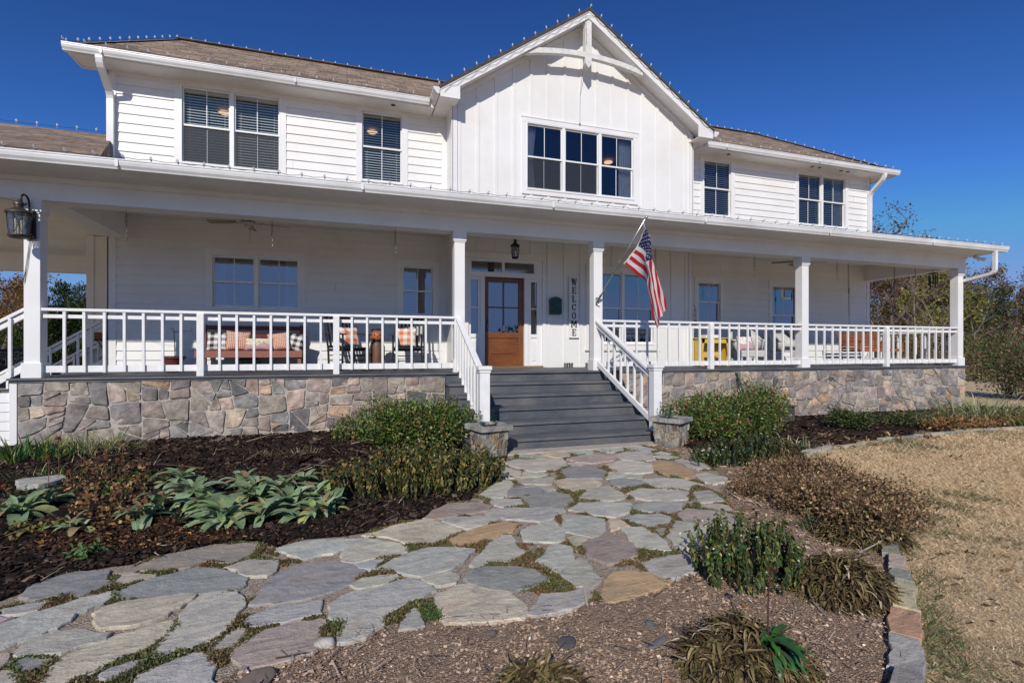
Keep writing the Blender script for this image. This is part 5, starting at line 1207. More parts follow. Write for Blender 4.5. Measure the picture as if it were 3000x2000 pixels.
# yellow table
YEL = M('yellow_paint', (0.62, 0.44, 0.09), 0.5, 0.12, 6, 0.1, 40); tb = thing('side_table', 'yellow painted side table with scalloped legs beside the birdcage', 'table', (8.42, 1.72, DZ), 0.0)
m_ = MB(); m_.box(-.46, -.20, .66, .46, .20, .685); m_.build('tabletop', YEL, tb, bevel=.006); m_ = MB(); m_.box(-.40, -.17, .55, .40, -.15, .66); m_.box(-.40, .13, .2, .40, .15, .66); m_.build('apron', YEL, tb, bevel=.003); m_ = MB(); m_.box(-.40, -.17, .08, .40, .16, .10); m_.build('shelf', YEL, tb)
for sx in (-1, 1):
    m_ = MB(); m_.prism([(sx * .40, -.17, 0), (sx * .42, -.17, .66), (sx * .30, -.17, .66), (sx * .345, -.17, .45), (sx * .36, -.17, .25), (sx * .31, -.17, .1), (sx * .33, -.17, 0)], (0, .03, 0)); m_.prism([(sx * .40, -.139, 0.02), (sx * .42, -.139, .66), (sx * .42, .16, .66), (sx * .40, .16, .02)], (-sx * .02, 0, 0)); m_.build('leg', YEL, tb)
TER = M('terracotta', (0.42, 0.15, 0.07), 0.8, 0.12, 12); fp = thing('flower_pot', 'small terracotta pot on the shelf of the yellow table', 'pot', (8.42, 1.66, DZ + .10)); m_ = MB(); m_.lathe([(.055, 0), (.078, .11), (.09, .11), (.092, .14), (.078, .14), (.065, .05), (0, .05)], n=20, capped=False); m_.build('pot', TER, fp, smooth='auto'); m_ = MB(); m_.lathe([(.07, 0), (.09, .012), (0, .013)], (0, 0, -.0), 20, capped=False); m_.build('saucer', TER, fp)
m_ = MB(); m_.box(-.20, -.13, 0, .22, .12, .05); m_.box(-.18, -.12, .05, .20, .11, .065); tag(m_.build('tray', VINYL, loc=(8.38, 1.72, DZ + .685), bevel=.008), 'white flat box lying on the yellow table', 'box')
# birdcage on stand
bc = thing('birdcage', 'thin wire birdcage on a tall stand between the yellow table and the wall', 'birdcage', (8.08, 2.02, 0)); m_ = MB()
for k in range(14): a = 2 * pi * k / 14; m_.tube([(.13 * math.cos(a), .13 * math.sin(a), 2.22), (.13 * math.cos(a), .13 * math.sin(a), 2.48), (.10 * math.cos(a), .10 * math.sin(a), 2.57), (0.03 * math.cos(a), .03 * math.sin(a), 2.63)], .0028, 4)
for z in (2.22, 2.35, 2.48): m_.tube([(.13 * math.cos(t), .13 * math.sin(t), z) for t in np.linspace(0, 2 * pi, 19)[:-1]], .004, 4, closed=True)
m_.tube([(0, 0, 2.62), (0, 0, 2.68), (-.05, 0, 2.72), (-.09, 0, 2.68)], .005, 5); m_.build('cage', BLACKM, bc); m_ = MB(); m_.lathe([(.135, 2.19), (.135, 2.22)], n=18); m_.build('tray', BLACKM, bc)
m_ = MB(); [m_.tube([(x, y, DZ), (x * .8, y * .8, 2.19)], .007, 5) for x, y in ((-.1, -.09), (.1, -.09), (0, .12))]; [m_.tube([(-.1, -.09, z), (.1, -.09, z), (0, .12, z)], .004, 4, closed=True) for z in (1.3, 1.6, 1.9)]; m_.build('stand', BLACKM, bc)
# wicker chairs
def wick():
    m, N, L, B = new_mat('white_wicker'); v = tc(N, L, (1, 1, 1)); ck = N.new('ShaderNodeTexChecker'); ck.inputs['Scale'].default_value = 75; L.new(v, ck.inputs[0])
    L.new(ramp(N, L, ck.outputs['Fac'], [(0, (0.42, 0.41, 0.39)), (1, (0.80, 0.79, 0.77))]), B.inputs['Base Color']); B.inputs['Roughness'].default_value = .6; bump(N, L, B, ck.outputs['Fac'], .8, .006); return m
WICK = wick()
def wicker(label, loc, rz):
    t = thing('wicker_chair', label, 'chair', loc, rz, 'white wicker chairs on the right porch'); n = 20
    m_ = MB(); vs = []
    for i in range(n + 1):
        a = pi * (-.12 + 1.24 * i / n); x, y = .36 * math.cos(a), .30 * math.sin(a) - .02; hh = .62 + .34 * max(0, math.sin(a)) ** 1.5
        for z in (.38, .38 + (hh - .38) * .55, hh): k = 1 + (z - .38) * .25; vs.append((x * k, y * k, z))
    m_.add(vs, [(i * 3 + j, i * 3 + j + 1, i * 3 + j + 4, i * 3 + j + 3) for i in range(n) for j in range(2)])
    o = m_.build('backrest', WICK, t, smooth=True); sm_ = o.modifiers.new('s', 'SOLIDIFY'); sm_.thickness = .022
    m_ = MB(); m_.tube([Vector(vs[i * 3 + 2]) for i in range(n + 1)], .028, 8); m_.build('rolled_arm', WICK, t, smooth=True); m_ = MB(); m_.box(-.31, -.32, .33, .31, .25, .38); m_.prism([(-.31, -.33, .22), (.31, -.33, .22), (.31, -.33, .37), (-.31, -.33, .37)], (0, .02, 0)); m_.build('seat', WICK, t, bevel=.01)
    for x, y in ((-.29, -.29), (.29, -.29), (-.27, .22), (.27, .22)): m_ = MB(); m_.tube([(x, y, 0), (x * .97, y * .97, .35)], [.022, .026], 8); m_.build('leg', WICK, t, smooth='auto')
    m_ = MB(); m_.tube([(-.28, -.28, .05), (0, -.29, .2), (.28, -.28, .05)], .012, 6); m_.build('stretcher', WICK, t); return t
wicker('white wicker armchair with tall navy cushion right of the yellow table', (9.42, 1.62, DZ), -.25); wicker('white wicker armchair without back cushion behind the second column from the right', (10.72, 1.70, DZ), .35)
pillow('chair_cushion', 'tall puckered navy blue cushion on the left wicker chair', .58, .62, .14, NAVY, (9.44, 1.82, DZ + .66), -.2, .22, cat='cushion'); pillow('throw_pillow', 'white floral pillow in front of the navy cushion', .40, .38, .12, FLOR, (9.36, 1.62, DZ + .55), -.2, .4)
pillow('seat_cushion', 'navy seat cushion lying on the right wicker chair', .52, .50, .10, NAVY, (10.72, 1.62, DZ + .42), .35, pi / 2 - .05, cat='cushion')
# porch swing
SWW = wood('red_cedar', (0.22, 0.065, 0.022), (0.40, 0.14, 0.05), (1.2, 14, 14), .5); sg2 = thing('porch_swing', 'reddish brown slatted wooden porch swing hung on chains at the right end', 'swing', (13.15, 1.25, 0), 0.0)
m_ = MB(); z0 = 1.50
for k in range(7): m_.box(-.74, -.26 + k * .072, z0 + .004 * abs(k - 3), .74, -.2 + k * .072, z0 + .02 + .004 * abs(k - 3))
m_.box(-.76, -.285, z0 - .045, .76, -.262, z0 + .022); m_.box(-.76, .24, z0 - .05, .76, .26, z0 - .002); m_.build('seat', SWW, sg2, bevel=.003)
m_ = MB()
for k in range(6): z = z0 + .05 + k * .072; m_.beam((-.74, .25 + .03 * k, z), (.74, .25 + .03 * k, z), .018, .062, (0, -.35, 1))
for x in (-.7, 0, .7): m_.beam((x, .27, z0 - .02), (x, .27 + .18, z0 + .47), .04, .02, (0, 1, 0))
m_.build('backrest', SWW, sg2, bevel=.003)
for sx in (-1, 1): m_ = MB(); m_.box(sx * .78 - .04, -.30, z0 + .21, sx * .78 + .04, .34, z0 + .23); m_.box(sx * .76 - .015, -.27, z0 - .02, sx * .76 + .015, -.23, z0 + .21); m_.box(sx * .76 - .015, .28, z0 - .02, sx * .76 + .015, .32, z0 + .21); m_.build('armrest', SWW, sg2, bevel=.004)
for sx in (-1, 1):
    m_ = MB(); top = (sx * .80, 0, 2.2); chain(m_, top, (sx * .84, 0, 3.90), .05, .0048, .015); m_.tube([(sx * .84, 0, 3.93), (sx * .84, 0, 3.88)], .01, 6)
    if sx < 0: m_.tube([(sx * .815, 0, 2.95), (sx * .81, 0, 3.1)], .014, 8)
    chain(m_, top, (sx * .79, -.25, z0 + .0), .05, .0045, .014); chain(m_, top, (sx * .79, .33, z0 + .22), .05, .0045, .014); m_.build('chain', CHAINM, sg2)
# stand with basket on the side porch
ps = thing('plant_stand', 'small black metal stand holding a brown basket beyond the left porch corner', 'stand', (-4.75, 4.2, DZ)); m_ = MB()
for x, y in ((-.2, -.15), (.2, -.15), (-.2, .15), (.2, .15)): m_.tube([(x, y, 0), (-x * .6, y, .55), (-x * .9, y, .6)], .01, 5)
m_.tube([(-.2, -.16, .58), (.2, -.16, .58), (.2, .16, .58), (-.2, .16, .58)], .01, 5, closed=True); m_.build('frame', BLACKM, ps); m_ = MB(); m_.box(-.2, -.14, .59, .2, .14, .75); m_.build('basket', wood('brown_wicker', (.10, .04, .015), (.26, .11, .045), (20, 20, 20), .7), ps, bevel=.01)
# doormat
m_ = MB(); m_.box(2.82, 1.36, DZ + .002, 3.65, 1.76, DZ + .014); tag(m_.build('doormat', M('brown_coir', (.17, .115, .07), .95, .3, 40, .6, 120)), 'thin brown doormat in front of the wooden door', 'doormat')
# hose tap, hose
ht = thing('garden_tap', 'green garden tap with black hose on the stone base right of the steps', 'tap', (0, 0, 0)); hx = PL(1690, 858, -.03)[0]
m_ = MB(); m_.tube([(hx, .0, .99), (hx, -.10, .99)], .016, 8); m_.lathe([(.035, 0), (.035, .012)], (hx, -.06, 1.02), 10); m_.tube([(hx, -.1, 1.0), (hx, -.11, .92)], .02, 8); m_.build('tap', M('green_brass', (.05, .12, .11), .5), ht); m_ = MB(); m_.tube([(hx, -.11, .93), (hx + .03, -.13, .80), (hx + .09, -.14, .60), (hx + .10, -.16, .1)], .011, 7); m_.tube([(hx - .02, -.10, .93), (hx + .0, -.13, .75), (hx + .02, -.14, .5), (hx + .02, -.2, .1)], .009, 7); m_.build('hose', BLACKM, ht, smooth=True)
ub = thing('crawlspace_vent_box', 'low dark grey brown louvred box against the stone base behind the right rose bush', 'vent box', (8.18, -.34, .02)); UBM = M('dark_grey_brown_plastic', (.075, .062, .058), .6, .2, 14)
m_ = MB(); m_.box(-.34, -.28, 0, .34, .31, .34); m_.box(-.37, -.31, .34, .37, .31, .37); m_.build('box', UBM, ub, bevel=.006); m_ = MB(); [m_.box(-.30, -.296, .05 + .055 * k, .30, -.281, .085 + .055 * k) for k in range(5)]; m_.build('louvre', UBM, ub)

# planters
def planter(label, px, py, rz, seed):
    x, y = GR(px, py, .10); t = thing('stone_planter', label, 'planter', (x, y, .085), rz, 'stone clad planters beside the steps'); mb = MB(); b, tp, h = .158, .184, .37
    PP = [((.34, .31, .26), 3), ((.42, .31, .19), 2), ((.28, .29, .28), 3), ((.20, .15, .12), 1.3), ((.38, .36, .32), 2)]
    for k in range(4):
        a = k * pi / 2; ca, sa = math.cos(a), math.sin(a)
        def fm(u, v, hh, ca=ca, sa=sa):
            s_ = b + (tp - b) * v / h; xx = (u - .5) * 2 * s_ ; yy = -(s_ + hh); return (xx * ca - yy * sa, xx * sa + yy * ca, v)
        stone_panel(mb, 1.0, h, 4, 4, seed + k, fm, PP, .014, .004)
        for i in range(3):
            u0, u1 = -.225 + .15 * i, -.225 + .15 * (i + 1) - .006; j = random.uniform(.85, 1.15); mb.col = (.34 * j, .33 * j, .30 * j); y0, y1 = -.238 + random.uniform(-.008, .008), -.15
            P = [(u0, y0), (u1, y0 + random.uniform(-.006, .006)), (u1, y1), (u0, y1)]; mb.add([(p * ca - q * sa, p * sa + q * ca, h + (.0 if l == 0 else .06 + random.uniform(-.006, .006))) for l in (0, 1) for p, q in P], [(0, 3, 2, 1), (4, 5, 6, 7), (0, 1, 5, 4), (1, 2, 6, 5), (2, 3, 7, 6), (3, 0, 4, 7)])
    mb.build('stone_cladding', STONEM, t, smooth='auto', bevel=.004); m_ = MB(); m_.add([(-b, -b, 0), (b, -b, 0), (b, b, 0), (-b, b, 0), (-tp, -tp, h + .02), (tp, -tp, h + .02), (tp, tp, h + .02), (-tp, tp, h + .02)], [(0, 1, 5, 4), (1, 2, 6, 5), (2, 3, 7, 6), (3, 0, 4, 7)]); m_.build('mortar', MORT, t)
    m_ = MB(); m_.add([(-tp, -tp, h + .03), (tp, -tp, h + .03), (tp, tp, h + .03), (-tp, tp, h + .03)], [(0, 1, 2, 3)]); m_.build('soil', MULCHD, t); return t, x, y
PLL = planter('square stone clad planter at the left foot of the steps', 1123, 1047, .22, 60); PLR = planter('square stone clad planter at the right foot of the steps', 1541, 1022, .50, 80)

# flag
fg = thing('flag', 'American flag hanging from a pole on the column right of the door', 'flag', (4.44, 0, 2.41))
P0 = Vector((0, -.03, 0)); P1 = Vector(PL(1482, 503, -1.2)) - Vector((4.44, 0, 2.41))
m_ = MB(); m_.tube([P0, P1], .0125, 10); m_.build('flagpole', STEEL, fg, smooth=True); m_ = MB(); m_.lathe([(0.0, -.03), (.02, -.02), (.03, 0), (.02, .02), (0, .03)], tuple(P1 + (P1 - P0).normalized() * .03), 12); m_.build('finial', STEEL, fg, smooth=True)
m_ = MB(); m_.box(-.035, -.015, -.09, .035, .0, .06); m_.tube([P0 - (P1 - P0).normalized() * .04, P0 + (P1 - P0) * .08], .022, 10); m_.tube([(0, -.02, -.06), (.03, -.04, -.09)], .012, 6); m_.build('bracket', STEEL, fg, bevel=.004)
ring = MB(); q = P0 + (P1 - P0) * .50; ring.tube([q + Vector((.02 * math.cos(t), 0, .02 * math.sin(t))) for t in np.linspace(0, 2 * pi, 9)[:-1]], .005, 5, closed=True); ring.tube([q, q + Vector((.06, -.02, -.0))], .004, 5); ring.tube([P1 * .97, P1 * .97 + Vector((.01, -.01, -.10))], .004, 5); ring.build('flag_clip', STEEL, fg)
UU = [0, .2, .4, .7, 1.0]; VV = [0, .27, .538, .77, 1.0]
CP = {0: [(1000, 330), (935, 480), (868, 628), (765, 770), (662, 893)], .2: [(1052, 480), (1042, 610), (1002, 718), (905, 880), (845, 1045)], .4: [(1112, 790), (1080, 835), (1022, 880), (1025, 1010), (1030, 1195)],
      .7: [(1222, 1200), (1165, 1250), (1095, 1260), (1060, 1330), (1060, 1500)], 1.0: [(1322, 1600), (1272, 1680), (1215, 1740), (1200, 1830), (1195, 1900)]}
DY = {0: [-1.12, -.99, -.87, -.77, -.66], .2: [-1.16, -1.14, -1.05, -.85, -.74], .4: [-1.10, -1.06, -1.14, -1.03, -.86], .7: [-1.06, -1.0, -1.06, -.98, -.90], 1: [-1.05, -1.0, -1.02, -.96, -.92]}
def flagpt(u, v, off=0.0):
    def cat(A, K, t):
        i = max(k for k in range(len(K) - 1) if K[k] <= t + 1e-9); s_ = (t - K[i]) / (K[i + 1] - K[i]); a = A[max(i - 1, 0)]; b = A[i]; c = A[i + 1]; d = A[min(i + 2, len(A) - 1)]
        return 0.5 * (2 * b + (c - a) * s_ + (2 * a - 5 * b + 4 * c - d) * s_ ** 2 + (3 * b - a - 3 * c + d) * s_ ** 3)
    cols = []
    for uk in UU:
        A = [np.array([*CP[uk][j], DY[uk][j] * 100]) for j in range(5)]; cols.append(cat(A, VV, v))
    r_ = cat(cols, UU, u); Y = r_[2] / 100
    p = Vector(PL(1332.8 + .15 * r_[0], 470.4 + .15 * r_[1], Y)) - Vector((4.44, 0, 2.41))
    wv = .025 * math.sin(u * 9 + v * 15) * min(1, u * 2.5) + .006 * math.sin(u * 31 + v * 23); return p + Vector((.4, -1, 0)).normalized() * (wv + off)
NU, NV = 60, 52
m_ = MB(); m_.uv = []
for i in range(NU + 1):
    for j in range(NV + 1): m_.add([flagpt(i / NU, j / NV)], []); m_.uv.append((i / NU, j / NV))
m_.add([], [((i) * (NV + 1) + j, (i + 1) * (NV + 1) + j, (i + 1) * (NV + 1) + j + 1, i * (NV + 1) + j + 1) for i in range(NU) for j in range(NV)]); 
_n = (NU + 1) * (NV + 1); m_.f = [tuple(k - _n for k in f) if min(f) >= _n else f for f in m_.f]
def flagmat():
    m, N, L, B = new_mat('flag_cloth'); t = N.new('ShaderNodeTexCoord'); sp = N.new('ShaderNodeSeparateXYZ'); L.new(t.outputs['UV'], sp.inputs[0])
    def mth(op, a, b=None):
        n_ = N.new('ShaderNodeMath'); n_.operation = op
        for i_, v in enumerate((a, b)):
            if v is None: continue
            if isinstance(v, (int, float)): n_.inputs[i_].default_value = v
            else: L.new(v, n_.inputs[i_])
        return n_.outputs[0]
    st_ = mth('LESS_THAN', mth('FRACT', mth('MULTIPLY', sp.outputs[1], 6.5)), .5); can = mth('MULTIPLY', mth('LESS_THAN', sp.outputs[0], .4), mth('LESS_THAN', sp.outputs[1], 7 / 13)); hd = mth('LESS_THAN', sp.outputs[0], .03)
    c = mix(N, L, st_, (.72, .72, .72), (.50, .012, .028)); c = mix(N, L, can, c, (.016, .02, .085)); c = mix(N, L, hd, c, (.72, .72, .70)); L.new(c, B.inputs['Base Color']); B.inputs['Roughness'].default_value = .6
    tr_ = N.new('ShaderNodeBsdfTranslucent'); L.new(c, tr_.inputs[0]); ms = N.new('ShaderNodeMixShader'); ms.inputs[0].default_value = .22; L.new(B.outputs[0], ms.inputs[1]); L.new(tr_.outputs[0], ms.inputs[2]); L.new(ms.outputs[0], N['Material Output'].inputs[0]); return m
fc = m_.build('flag_cloth', flagmat(), fg, smooth=True)
m_ = MB(); STARM = M('white_star_cloth', (.75, .75, .75), .6, .02)
for r_ in range(9):
    for c_ in range(6 if r_ % 2 == 0 else 5):
        u0 = .033 + (.367) * ((c_ + .5) / 6 if r_ % 2 == 0 else (c_ + 1) / 6); v0 = (7 / 13) * (r_ + .5 + .0) / 9
        for off in (-.004, .004):
            pts = [flagpt(min(1, max(0, u0)), v0, off)]
            for k in range(10): a = pi * k / 5; rr = 1 if k % 2 == 0 else .4; pts.append(flagpt(max(0, u0 + rr * .0125 * math.sin(a)), max(0, v0 - rr * .0205 * math.cos(a)), off))
            m_.add(pts, [(0, 1 + k, 1 + (k + 1) % 10) for k in range(10)])
m_.build('stars', STARM, fc)

# ------------------------------------------------------------------ planting
LEAFM = MA('leaf', 0.55, 0.18, 25, 0, transl=0.28, spec=0.35)
LEAFG = MA('glossy_leaf', 0.4, 0.18, 25, 0, transl=0.2, spec=0.5)
DRYM = MA('dry_leaf', 0.85, 0.25, 30, 0, transl=0.15, spec=0.15)
SAGEM = MA('felted_leaf', 0.85, 0.28, 26, 0.5, 60, transl=0.22, spec=0.15)
STEMM = MA('stem', 0.8, 0.2, 20, 0)
def unit(n, r): v = r.normal(size=(n, 3)); return v / np.linalg.norm(v, axis=1, keepdims=True)
def cloud(lumps, n, tmpl, size, palette, seed, shell=.55, up=.4, out=.8, rnd=.8, droop=0.0, zmin=None, jit=.2, noise_amp=.34, sq=1.0):
    r = np.random.default_rng(seed); L_ = np.array(lumps, float); wt = (L_[:, 3] * L_[:, 4] + L_[:, 3] * L_[:, 5]) ; wt /= wt.sum()
    k = r.choice(len(L_), n, p=wt); d = unit(n, r); rad = shell + (1 - shell) * r.random(n) ** .6; rad *= 1 + noise_amp * r.normal(size=n) * .5
    pos = L_[k, :3] + d * L_[k, 3:6] * rad[:, None]
    dirs = d * out + np.array([0, 0, up]) + unit(n, r) * rnd; dirs[:, 2] -= droop
    if zmin is not None: ok = pos[:, 2] > zmin + .005; pos, dirs = pos[ok], dirs[ok]
    m = len(pos); s_ = size * r.uniform(.6, 1.3, m); sc = np.stack([s_ * r.uniform(.75, 1.1, m) * sq, s_, s_], 1)
    return scatter(tmpl[0], tmpl[1], pos, frames(dirs, r.uniform(0, 2 * pi, m)), sc, pal(m, palette, jit, r))
def merge(parts):
    V = []; F = []; C = []; b = 0
    for v, f, c in parts: V.append(v); F.append(f + b); C.append(c); b += len(v)
    return np.concatenate(V), np.concatenate(F), np.concatenate(C)
def stems(parent, base, tips, col=(.09, .06, .04), r0=.006, name='stem', seed=0, bend=.1, mb0=None):
    r = random.Random(seed); m_ = mb0 or MB(); m_.col = col; base = Vector(base)
    for t in tips:
        t = Vector(t); q = base + Vector((r.uniform(-.05, .05), r.uniform(-.05, .05), 0)); mid = q.lerp(t, .5) + Vector((r.uniform(-bend, bend), r.uniform(-bend, bend), 0)) * (t - q).length
        m_.tube([q, mid, t], [r0, r0 * .7, r0 * .35], 5)
    return m_.build(name, STEMM, parent)
def hum(x, y, rx, ry, h, n, seed, z0=None):
    """lumps that make an uneven mound standing on the ground at x,y"""
    r = random.Random(seed); z = float(hg(x, y)) if z0 is None else z0; out = [(x, y, z + h * .42, rx * .72, ry * .72, h * .48)]
    for i in range(n):
        a = r.uniform(0, 2 * pi); q = r.uniform(.35, .85); s_ = r.uniform(.26, .46); out.append((x + rx * q * math.cos(a), y + ry * q * math.sin(a), z + h * r.uniform(.25, .78) * (1.15 - .45 * q), rx * s_, ry * s_, h * r.uniform(.2, .36)))
    return out, z
def bush(name, label, cat, x, y, rx, ry, h, n, leaf, palette, seed, mat=LEAFM, lumps=9, tmpl=LEAF, flowers=None, group=None, **kw):
    t = thing(name, label, cat, (x, y, float(hg(x, y))), group=group); L_, z = hum(x, y, rx, ry, h, lumps, seed); o0 = np.array([x, y, z])
    V, F, C = cloud(L_, n, tmpl, leaf, palette, seed, zmin=z, **kw); np_mesh('foliage', V - o0, F, mat, t, C)
    r2 = np.random.default_rng(seed + 3); SPG = []; ms = MB(); ms.col = (.14, .10, .05)
    for _ in range(int(n / 160)):
        l = L_[r2.integers(len(L_))]; d = unit(1, r2)[0]; d[2] = abs(d[2]) * .8 + .35; d /= np.linalg.norm(d); p = np.array(l[:3]) + d * np.array(l[3:6]) * .8 - o0; e = p + (d + np.array([0, 0, .4])) * leaf * r2.uniform(1.5, 4.5)
        ms.tube([p, e], [.0025, .0015], 4); SPG += [p + (e - p) * u + r2.normal(0, leaf * .15, 3) for u in np.linspace(.2, 1, 7)]
    P = np.array(SPG); m = len(P); v, f, c = scatter(LEAF[0], LEAF[1], P, frames(unit(m, r2) + np.array([0, 0, .5]), r2.uniform(0, 6, m)), leaf * r2.uniform(.5, 1.1, m), pal(m, palette, .2, r2)); np_mesh('shoot_leaves', v, f, mat, t, c)
    r = random.Random(seed); stems(t, (0, 0, 0), [(l[0] - x + r.uniform(-.5, .5) * l[3], l[1] - y + r.uniform(-.5, .5) * l[4], l[2] - z + l[5] * r.uniform(.2, 1.15)) for l in L_ for _ in range(4)], seed=seed, mb0=ms)
    if flowers:
        k, size, fcol = flowers; r2 = np.random.default_rng(seed + 9); parts = []
        for _ in range(k):
            l = L_[r2.integers(len(L_))]; d = unit(1, r2)[0]; d[2] = abs(d[2]) * .6; d[1] = -abs(d[1]) * .9 - .2; d /= np.linalg.norm(d); p = np.array(l[:3]) + d * np.array(l[3:6]) * 1.06
            m = 14; dd = unit(m, r2) * .9 + d; parts.append(scatter(LEAF[0], LEAF[1], np.repeat(p[None], m, 0), frames(dd, r2.uniform(0, 6, m)), np.full(m, size) * r2.uniform(.6, 1.1, m), pal(m, fcol, .1, r2)))
        V, F, C = merge(parts); np_mesh('flower', V - o0, F, LEAFM, t, C)
    return t
ROSE = [((.045, .105, .018), 4), ((.095, .18, .03), 4), ((.20, .26, .05), 2.5), ((.24, .16, .06), 1.5), ((.38, .38, .14), .8), ((.02, .05, .012), 2), ((.30, .17, .07), .8)]
PINK = [((.62, .22, .18), 2), ((.72, .42, .34), 2), ((.50, .12, .12), 1)]
x, y = GR(962, 1040, .12); bush('rose_bush', 'wide green rose bush against the stone wall left of the steps', 'bush', x, y + .1, .80, .52, .76, 13000, .040, ROSE, 11, LEAFG, 16, flowers=(9, .030, PINK))
x, y = GR(1694, 1016, .06); bush('rose_bush', 'large green rose bush with scattered pink blooms right of the steps', 'bush', x, y + .12, 1.04, .66, .82, 18000, .040, ROSE, 12, LEAFG, 20, flowers=(26, .034, PINK))
x, y = GR(800, 1015, .15); bush('rose_bush', 'thin sparse twiggy growth at the left edge of the left rose bush', 'bush', x, y, .32, .24, .42, 900, .036, ROSE + [((.3, .24, .15), 2)], 13, LEAFM, 7)
WILT = [((.03, .055, .015), 4), ((.08, .11, .025), 3), ((.18, .16, .04), 2.6), ((.32, .22, .06), 1.8), ((.15, .07, .03), 1)]
BERRY = [((.62, .55, .38), 1), ((.70, .66, .55), 1)]
def spikes(parent, x, y, rx, ry, h, k, seed, palette, leaf=.05, tips=True, lean=.15):
    """upright stalks dressed with hanging narrow leaves"""
    r = np.random.default_rng(seed); z = float(hg(x, y)); P = []; D = []; T = []; m_ = MB(); m_.col = (.10, .075, .03)
    for i in range(k):
        a = r.uniform(0, 2 * pi); q = math.sqrt(r.random()); bx, by = rx * q * math.cos(a), ry * q * math.sin(a); hh = h * (1.05 - .45 * q * q) * r.uniform(.7, 1.1); lx, ly = bx * lean + r.normal() * .02, by * lean + r.normal() * .02
        m_.tube([(bx, by, 0), (bx + lx * .5, by + ly * .5, hh * .55), (bx + lx, by + ly, hh)], [.004, .003, .002], 4); nl = int(26 * hh / .4) + 6
        for j in range(nl):
            t = .18 + .82 * (j + r.random()) / nl; P.append((bx + lx * t, by + ly * t, hh * t)); az = r.uniform(0, 2 * pi); D.append((math.cos(az) * .55, math.sin(az) * .55, -1.0 + .7 * (t > .93)))
        T.append((bx + lx, by + ly, hh))
    P = np.array(P); D = np.array(D); m = len(P); s_ = leaf * r.uniform(.6, 1.3, m); V, F, C = scatter(LEAF[0], LEAF[1], P, frames(D, r.uniform(0, 6.3, m)), np.stack([s_ * .75, s_, s_], 1), pal(m, palette, .22, r)); np_mesh('foliage', V, F, LEAFM, parent, C)
    m_.build('stem', STEMM, parent)
    if tips:
        n = int(k * 2.2); id_ = r.integers(0, m, n); p = P[id_] + r.normal(size=(n, 3)) * .02; V, F, C = scatter(LEAF[0], LEAF[1], p, frames(unit(n, r), r.uniform(0, 6, n)), r.uniform(.010, .02, n), pal(n, BERRY, .15, r)); np_mesh('faded_bloom', V, F, DRYM, parent, C)['kind'] = 'stuff'
def spiky(label, px, py, z, rx, ry, h, k, seed, palette=WILT, leaf=.05, name='wilted_shrub'):
    x, y = GR(px, py, z); t = thing(name, label, 'shrub', (x, y, float(hg(x, y)))); spikes(t, x, y, rx, ry, h, k, seed, palette, leaf); return t
spiky('wilted olive shrub with pale faded blooms in front of the left rose bush', 960, 1118, .12, .80, .38, .46, 260, 21, WILT, .048)
spiky('small dark green shrub with drooping leaves and pale blooms beside the path', 1716, 1322, .10, .31, .27, .38, 150, 22, [((.03, .07, .018), 5), ((.07, .12, .028), 3), ((.18, .20, .05), 1.8), ((.30, .24, .08), .8)], .036)
spiky('low dark green drooping plants in front of the right rose bush', 1712, 1064, .08, .74, .26, .34, 130, 23, [((.016, .04, .012), 5), ((.035, .07, .018), 3), ((.10, .12, .03), 1)], .05)
WF = thing('white_flowers', 'small clump of white flowers at the foot of the right rose bush', 'flowers', (*GR(1636, 1066, .09), .09)); r = np.random.default_rng(3); n = 26; p = np.stack([r.normal(0, .055, n), r.normal(0, .04, n), r.uniform(.09, .19, n)], 1)
V, F, C = merge([scatter(LEAF[0], LEAF[1], np.repeat(p, 5, 0), frames(unit(n * 5, r) + np.array([0, -.6, .5]), r.uniform(0, 6, n * 5)), np.full(n * 5, .026), pal(n * 5, [((.85, .85, .82), 1)], .04, r))]); np_mesh('flower', V, F, LEAFM, WF, C)
V, F, C = cloud([(0, 0, .07, .14, .10, .10)], 500, LEAF, .035, ROSE, 5, zmin=0); np_mesh('foliage', V, F, LEAFM, WF, C)
BROWN = [((.25, .155, .085), 4), ((.36, .235, .13), 3), ((.15, .09, .05), 3.5), ((.46, .33, .19), 1.2), ((.07, .045, .025), 2), ((.10, .11, .03), .8)]
t = thing('dried_shrub', 'broad sprawling shrub of crisp brown leaves between path and lawn', 'shrub', (*GR(1860, 1170, .1), .09)); o0 = np.array(t.location); L_ = []; r_ = random.Random(8)
poly = [GR(*p, z=.12) for p in [(1670, 1128), (1700, 1105), (1800, 1088), (1890, 1080), (1960, 1110), (2060, 1160), (2090, 1195), (2030, 1240), (1960, 1238), (1880, 1212), (1790, 1180), (1700, 1150)]]
xs_ = [p[0] for p in poly]; ys_ = [p[1] for p in poly]
while len(L_) < 34:
    x, y = r_.uniform(min(xs_), max(xs_)), r_.uniform(min(ys_), max(ys_))
    if inpoly(np.array([(x, y)]), poly)[0]: s_ = r_.uniform(.10, .24); L_.append((x, y, .11 + s_ * .55, s_ * 1.3, s_ * 1.2, s_ * .75))
V, F, C = cloud(L_, 26000, LEAF, .027, BROWN, 31, shell=.35, zmin=.10, rnd=1.2, jit=.25); np_mesh('foliage', V - o0, F, DRYM, t, C)
stems(t, (0, 0, 0), [(l[0] - o0[0] + r_.uniform(-.12, .12), l[1] - o0[1] + r_.uniform(-.12, .12), l[2] - o0[2] + l[5] * r_.uniform(.4, 1.2)) for l in L_ for _ in range(9)], (.20, .13, .08), .004, seed=3)

